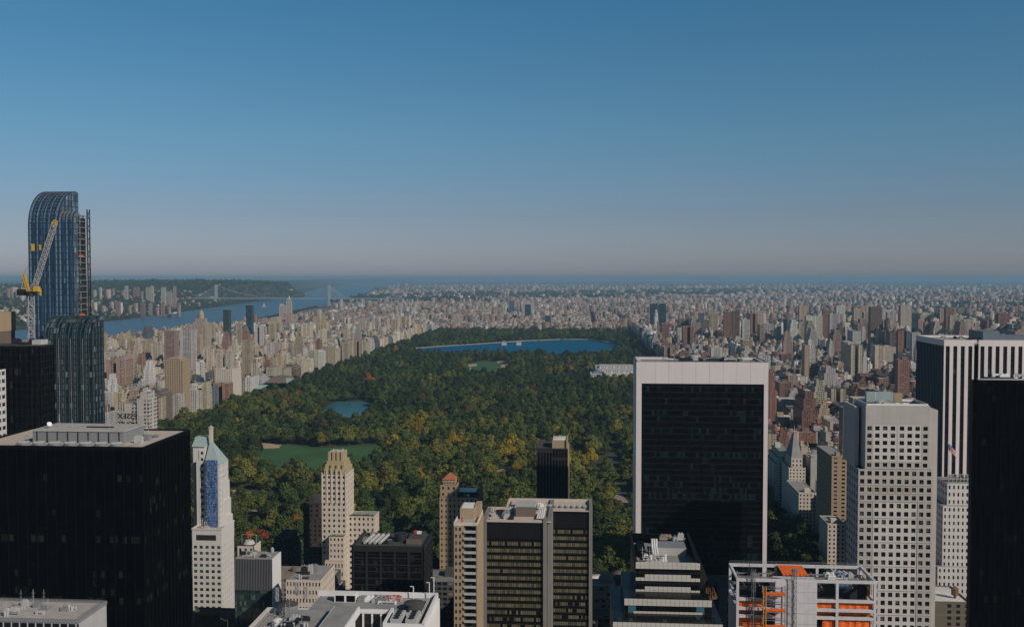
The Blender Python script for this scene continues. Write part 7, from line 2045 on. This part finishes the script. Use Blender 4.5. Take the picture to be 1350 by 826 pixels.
# ---- the remaining city as one mass
def mass(lots):
    V = []; nb = 0; bo = []; bc = []; rc = []
    tanks = []
    for L in lots:
        bx, tt = tiers_of(L)
        for q in bx:
            bo.append(q[:6]); bc.append(L['col'] if not q[6] else (*[v * .85 for v in L['col'][:3]], .5)); rc.append(L['roof'] if not q[6] else tuple(v * .9 for v in L['roof']))
        if L['tank'] and L['b'][2] < 3600: tanks.append((tt[0] + (tt[1] - tt[0]) * .78, tt[2] + (tt[3] - tt[2]) * .3, L['base'] + L['h']))
    B = np.array(bo); n = len(B); bc = np.array(bc); rc = np.array(rc)
    x0, x1, y0, y1, z0, z1 = B.T
    co = np.stack([np.stack([X, Y_, Z], 1) for Z in (z0, z1) for (X, Y_) in ((x0, y0), (x1, y0), (x1, y1), (x0, y1))], 1)   # n,8,3
    fq = np.array([[0, 1, 5, 4], [1, 2, 6, 5], [2, 3, 7, 6], [3, 0, 4, 7], [4, 5, 6, 7]])
    faces = (fq[None] + (np.arange(n) * 8)[:, None, None]).reshape(-1, 4)
    w, d = x1 - x0, y1 - y0; o = np.zeros(n)
    uv = np.zeros((n, 5, 4, 2))
    for k, (ua, ub) in enumerate(((o, w), (w, w + d), (w + d, 2 * w + d), (-d, o))):
        uv[:, k, 0] = np.stack([ua, z0], 1); uv[:, k, 1] = np.stack([ub, z0], 1); uv[:, k, 2] = np.stack([ub, z1], 1); uv[:, k, 3] = np.stack([ua, z1], 1)
    tint = np.zeros((n, 5, 4)); tint[:, :4] = bc[:, None]; tint[:, 4, :3] = rc; tint[:, 4, 3] = .5
    mi = np.zeros((n, 5), np.int32); mi[:, 4] = 1
    Vv = co.reshape(-1, 3); Ff = [faces]; UVs = [uv.reshape(-1, 2)]; T = [tint.reshape(-1, 4)]; MI = [mi.reshape(-1)]
    # tanks: six-sided drums with cones
    tv = []; tf = []; base = len(Vv); k6 = 6
    for (tx, ty, tz) in tanks:
        b0 = base + len(tv)
        for (rr, zz) in ((1.9, 2.0), (2.0, 5.5), (.05, 7.2)):
            for j in range(k6): a = 2 * math.pi * j / k6; tv.append((tx + rr * math.cos(a), ty + rr * math.sin(a), tz + zz))
        for lv in range(2):
            for j in range(k6): j2 = (j + 1) % k6; tf.append((b0 + lv * k6 + j, b0 + lv * k6 + j2, b0 + (lv + 1) * k6 + j2, b0 + (lv + 1) * k6 + j))
    if tf:
        Vv = np.vstack([Vv, np.array(tv)]); Ff.append(np.array(tf)); UVs.append(np.zeros((len(tf) * 4, 2))); tc = np.tile(np.array([.17, .12, .08, .5]), (len(tf), 1)); T.append(tc); MI.append(np.ones(len(tf), np.int32))
    Ff = np.vstack(Ff); nf = len(Ff)
    me = bpy.data.meshes.new('distant_buildings'); me.vertices.add(len(Vv)); me.vertices.foreach_set('co', Vv.astype(np.float32).ravel())
    me.loops.add(nf * 4); me.loops.foreach_set('vertex_index', Ff.astype(np.int32).ravel()); me.polygons.add(nf); me.polygons.foreach_set('loop_start', np.arange(nf, dtype=np.int32) * 4)
    me.polygons.foreach_set('material_index', np.concatenate(MI).astype(np.int32))
    uvl = me.uv_layers.new(name='UVMap'); uvl.data.foreach_set('uv', np.vstack(UVs).astype(np.float32).ravel())
    at = me.attributes.new('tint', 'FLOAT_COLOR', 'FACE'); at.data.foreach_set('color', np.vstack(T).astype(np.float32).ravel())
    me.materials.append(M['wall']); me.materials.append(M['roof']); me.update(calc_edges=True); me.validate()
    o = bpy.data.objects.new('distant_buildings', me); SC.objects.link(o)
    tag(o, 'remaining dense city of small and far buildings spreading to the horizon', 'buildings', kind='stuff')
mass([L for i, L in enumerate(LOTS) if i not in indset])

# ================================================================== TREES
def leaf_mat(name, col):
    m, nt, b = new_mat(name)
    geo = nt.n('ShaderNodeNewGeometry'); oi = nt.n('ShaderNodeObjectInfo')
    nz = nt.n('ShaderNodeTexNoise'); nz.inputs['Scale'].default_value = .35; nz.inputs['Detail'].default_value = 3; nt.L(geo.outputs['Position'], nz.inputs['Vector'])
    k = nt.math('MULTIPLY', nt.math('MULTIPLY_ADD', nz.outputs[0], 1.1, .45), nt.math('MULTIPLY_ADD', oi.outputs['Random'], .5, .75))
    hs = nt.n('ShaderNodeHueSaturation'); hs.inputs['Color'].default_value = (*col, 1)
    nt.L(nt.math('MULTIPLY_ADD', nt.math('FRACT', nt.math('MULTIPLY', oi.outputs['Random'], 17.3)), .04, .48), hs.inputs['Hue']); nt.L(k, hs.inputs['Value'])
    nt.L(hs.outputs[0], b.inputs['Base Color']); b.inputs['Roughness'].default_value = .75; b.inputs['Specular IOR Level'].default_value = .15
    return m
LEAF = [leaf_mat('foliage_' + n.replace(' ', '_').replace('-', '_'), c) for n, c in zip(COLN, COLV)]
M['bark'] = plain('bark', (.06, .045, .035), .95, noise=.2, scale=1.0)

def crown_geo(seed, n=900, R_=7.2, H_=13.2):
    """leaf clumps through a cluster of lobes; returns verts, faces"""
    g = np.random.default_rng(seed)
    lobes = [(0, 0, H_ * .60, R_ * .62)]
    for k in range(int(g.integers(6, 9))):
        a = k * 2.4 + g.uniform(-.4, .4); rr = R_ * g.uniform(.38, .62); lobes.append((math.cos(a) * rr, math.sin(a) * rr, H_ * (.74 - .42 * rr / R_ + g.uniform(-.08, .06)), R_ * g.uniform(.34, .48)))
    lobes.append((g.uniform(-1.5, 1.5), g.uniform(-1.5, 1.5), H_ * .86, R_ * .42))
    V = []; Fq = []
    wts = np.array([l[3] ** 2 for l in lobes]); wts /= wts.sum()
    while len(Fq) < n:
        lx, ly, lz, lr = lobes[g.choice(len(lobes), p=wts)]
        d = g.normal(size=3); d[2] = d[2] * .8 + .35; d /= np.linalg.norm(d)
        p = np.array([lx, ly, lz]) + d * lr * np.array([1, 1, .8]) * g.uniform(.78, 1.06)
        # drop what lies deep inside another lobe
        if any(((p[0] - a) ** 2 + (p[1] - b_) ** 2 + ((p[2] - c) / .8) ** 2) < (r_ * .7) ** 2 for a, b_, c, r_ in lobes): continue
        nn = d + g.normal(size=3) * .38; nn /= np.linalg.norm(nn)
        u = np.cross(nn, [0.13, .2, 1]); u /= np.linalg.norm(u); v = np.cross(nn, u); a = g.uniform(0, math.pi); u, v = u * math.cos(a) + v * math.sin(a), v * math.cos(a) - u * math.sin(a)
        s = g.uniform(.5, 1.0) * .82; s2 = s * g.uniform(.6, 1)
        b0 = len(V); bend = nn * g.uniform(-.25, .1)
        V += [p - u * s - v * s2 * .5 + bend, p + u * s * .3 - v * s2 + bend * .3, p + u * s + v * s2 * .4 + bend, p - u * s * .2 + v * s2]
        Fq.append((b0, b0 + 1, b0 + 2, b0 + 3))
    return np.array(V), Fq
SH = [crown_geo(100 + k) for k in range(SHP)]
CM_ = {}
for si, (V, Fq) in enumerate(SH):
    for ci in range(9):
        me = bpy.data.meshes.new('crown'); me.from_pydata(V.tolist(), [], Fq); me.materials.append(LEAF[ci]); me.update(); CM_[(si, ci)] = me
TRK = []
for k in range(3):
    m = MB(); g = random.Random(50 + k)
    m.tube((0, 0, 0), (.2, 0, 6.5), .42, 8, r2=.26, caps=False)
    for j in range(5):
        a = j * 1.26 + g.uniform(-.3, .3); z = g.uniform(4, 6.5); m.tube((.15, 0, z), (math.cos(a) * g.uniform(2.5, 4.5), math.sin(a) * g.uniform(2.5, 4.5), z + g.uniform(3, 5)), .2, 5, r2=.06, caps=False)
    o = m.build('trunk', M['bark']); TRK.append(o.data); bpy.data.objects.remove(o)
tsh = nrg.integers(0, SHP, n_t)
for k, i in enumerate(T_IND[:SHP * 9]): pass
# the forty-five crown kinds: make sure that each is carried by one of the individual trees
trees = []
src = {}
rows = []
for i in T_IND:
    x, y = tp[i]
    t = bpy.data.objects.new('tree', None); SC.objects.link(t); t.location = (x, y, .2); t.rotation_euler = (0, 0, trot[i]); t.scale = (tsc[i], tsc[i], tsc[i] * rng.uniform(.82, 1.15))
    t['category'] = 'tree'; t['group'] = 'park trees'
    c = bpy.data.objects.new('crown', CM_[(int(tsh[i]), int(kc[i]))]); SC.objects.link(c); c.parent = t
    k = bpy.data.objects.new('trunk', TRK[i % 3]); SC.objects.link(k); k.parent = t
    src.setdefault((int(tsh[i]), int(kc[i])), c)
    px, py, _ = proj(np.array([x, y, 12]))
    size = 'large' if tsc[i] > 1.75 else ('small' if tsc[i] < 1.15 else 'mid-sized')
    rows.append([f'{size} {COLN[kc[i]]} tree', place_words(float(px), float(py)), float(px), t])
settle(rows)
# the rest of the wood
pc = bpy.data.collections.new('crown_kinds')
keys = sorted(src)
for j, kk in enumerate(keys):
    src[kk].name = 'crown_tmp'
for j, kk in enumerate(keys):
    src[kk].name = 'crown.%03d' % (900 + j); pc.objects.link(src[kk])
kid = {kk: j for j, kk in enumerate(keys)}
def kind_of(s, c):
    if (s, c) in kid: return kid[(s, c)]
    for s2 in range(SHP):
        if (s2, c) in kid: return kid[(s2, c)]
    return kid[keys[0]]
def wood(name, P, scl, rot, kinds, label):
    me = bpy.data.meshes.new(name); me.from_pydata([tuple(p) for p in P], [], [])
    hh_ = np.random.default_rng(5).uniform(.78, 1.18, len(P))
    for nm, typ, dat in (('k', 'INT', kinds), ('s', 'FLOAT', scl), ('r', 'FLOAT', rot), ('h', 'FLOAT', hh_)):
        a = me.attributes.new(nm, typ, 'POINT'); a.data.foreach_set('value', np.asarray(dat, dtype=np.int32 if typ == 'INT' else np.float32))
    o = bpy.data.objects.new(name, me); SC.objects.link(o)
    tag(o, label, 'trees', kind='stuff')
    ng = bpy.data.node_groups.new(name + '_spread', 'GeometryNodeTree')
    ng.interface.new_socket('Geometry', in_out='INPUT', socket_type='NodeSocketGeometry'); ng.interface.new_socket('Geometry', in_out='OUTPUT', socket_type='NodeSocketGeometry')
    N = ng.nodes; gi = N.new('NodeGroupInput'); go = N.new('NodeGroupOutput')
    ci = N.new('GeometryNodeCollectionInfo'); ci.inputs['Collection'].default_value = pc; ci.inputs['Separate Children'].default_value = True; ci.inputs['Reset Children'].default_value = True
    ip = N.new('GeometryNodeInstanceOnPoints'); ip.inputs['Pick Instance'].default_value = True
    def attr(nm, typ): a = N.new('GeometryNodeInputNamedAttribute'); a.data_type = typ; a.inputs['Name'].default_value = nm; return a.outputs['Attribute']
    cv = N.new('ShaderNodeCombineXYZ'); ng.links.new(attr('r', 'FLOAT'), cv.inputs[2])
    e2r = N.new('FunctionNodeEulerToRotation'); ng.links.new(cv.outputs[0], e2r.inputs[0])
    ng.links.new(gi.outputs[0], ip.inputs['Points']); ng.links.new(ci.outputs[0], ip.inputs['Instance']); ng.links.new(attr('k', 'INT'), ip.inputs['Instance Index'])
    ng.links.new(e2r.outputs[0], ip.inputs['Rotation']); sc_ = N.new('ShaderNodeCombineXYZ'); mh = N.new('ShaderNodeMath'); mh.operation = 'MULTIPLY'; sa = attr('s', 'FLOAT'); ng.links.new(sa, mh.inputs[0]); ng.links.new(attr('h', 'FLOAT'), mh.inputs[1]); ng.links.new(sa, sc_.inputs[0]); ng.links.new(sa, sc_.inputs[1]); ng.links.new(mh.outputs[0], sc_.inputs[2]); ng.links.new(sc_.outputs[0], ip.inputs['Scale']); ng.links.new(ip.outputs[0], go.inputs[0])
    md = o.modifiers.new('spread', 'NODES'); md.node_group = ng
    return o
ti = set(T_IND); rest = np.array([i for i in range(n_t) if i not in ti])
wood('woodland', [(tp[i, 0], tp[i, 1], .2) for i in rest], tsc[rest], trot[rest], [kind_of(int(tsh[i]), int(kc[i])) for i in rest], 'dense early autumn park woodland in greens and golds reaching the reservoir')
# trees of the far boroughs and river banks
P = []; S = []
def far_trees(n, fy, fx, smin, smax, west=False):
    c = 0; tries = 0
    while c < n and tries < n * 6:
        tries += 1
        y = fy(); x = fx(y)
        if west != (x < bank_x(y, WEST_BANK) - 20) and west: continue
        if not west and (x < bank_x(y, EAST_BANK) + 10): continue
        if not west and y > 8600 and dens_at(x, y) > .44: continue
        if in_water(x, y) or not in_frame(x, y, 10) or (PX0 - 5 < x < PX1 + 5 and y < PY1): continue
        if y < 8000 and not clear_of(x, x, y, y, 6): continue
        P.append((x, y, float(hill_z(x, y)) if west else 0)); S.append(rng.uniform(smin, smax)); c += 1
far_trees(1500, lambda: rng.uniform(4750, 9000), lambda y: rng.uniform(-1900, 1400), .9, 1.5)
far_trees(1800, lambda: rng.uniform(5500, 12000), lambda y: rng.uniform(1800, .5 * y), 1.2, 2.4)
far_trees(3800, lambda: rng.uniform(9500, 22000), lambda y: rng.uniform(-.3 * y, .58 * y), 1.8, 3.6)
far_trees(3800, lambda: rng.uniform(5000, 10500), lambda y: bank_x(y, WEST_BANK) - abs(rng.gauss(0, 1500)) - 25, 1.2, 2.4, True)
far_trees(3000, lambda: rng.uniform(10000, 15000), lambda y: bank_x(y, WEST_BANK) - abs(rng.gauss(0, 1900)) - 25, 2.0, 3.6, True)
far_trees(700, lambda: rng.uniform(5520, 6500), lambda y: rng.uniform(1500, 3300), 1.5, 2.2)
far_trees(900, lambda: rng.uniform(900, 8800), lambda y: bank_x(y, EAST_BANK) + rng.uniform(10, 45), .8, 1.2)
for (a, b_, c, d, spots) in GREENS:
    n = int((b_ - a) * (d - c) / 330)
    for k in range(n):
        x, y = rng.uniform(a, b_), rng.uniform(c, d)
        if not in_frame(x, y, 10) or in_water(x, y) or any(q[0] - 4 < x < q[1] + 4 and q[2] - 4 < y < q[3] + 4 for q in spots): continue
        P.append((x, y, 0)); S.append(rng.uniform(.8, 1.4))
def gk(): return kind_of(rng.randrange(SHP), rng.choice([0, 0, 0, 1, 1, 2, 3]))
wood('far_wood', P, S, [rng.uniform(0, 6.28) for _ in P], [gk() for _ in P], 'far green tree cover among the distant boroughs and along the river banks')

# ================================================================== HAZE
def haze():
    m = bpy.data.materials.new('haze'); m.use_nodes = True; nt = m.node_tree; nt.nodes.clear()
    v = nt.nodes.new('ShaderNodeVolumePrincipled'); o = nt.nodes.new('ShaderNodeOutputMaterial'); nt.links.new(v.outputs[0], o.inputs['Volume'])
    v.inputs['Color'].default_value = (*HAZE_COL, 1); v.inputs['Density'].default_value = HAZE_DEN; v.inputs['Anisotropy'].default_value = 0.0
    mb = MB(); g = G + 50; x0, x1, y0, y1, z0, z1 = -g, g, -2050, g, -1.0, 321.0
    mb.box(x0, x1, y0, y1, z0, z1, bottom=True)
    ob = mb.build('haze', m, origin=(0, 0, 0)); tag(ob, 'thin blue air haze over the whole city', 'haze', kind='stuff')
HAZE_COL = (.38, .62, .80); HAZE_DEN = 4.2e-5
haze()
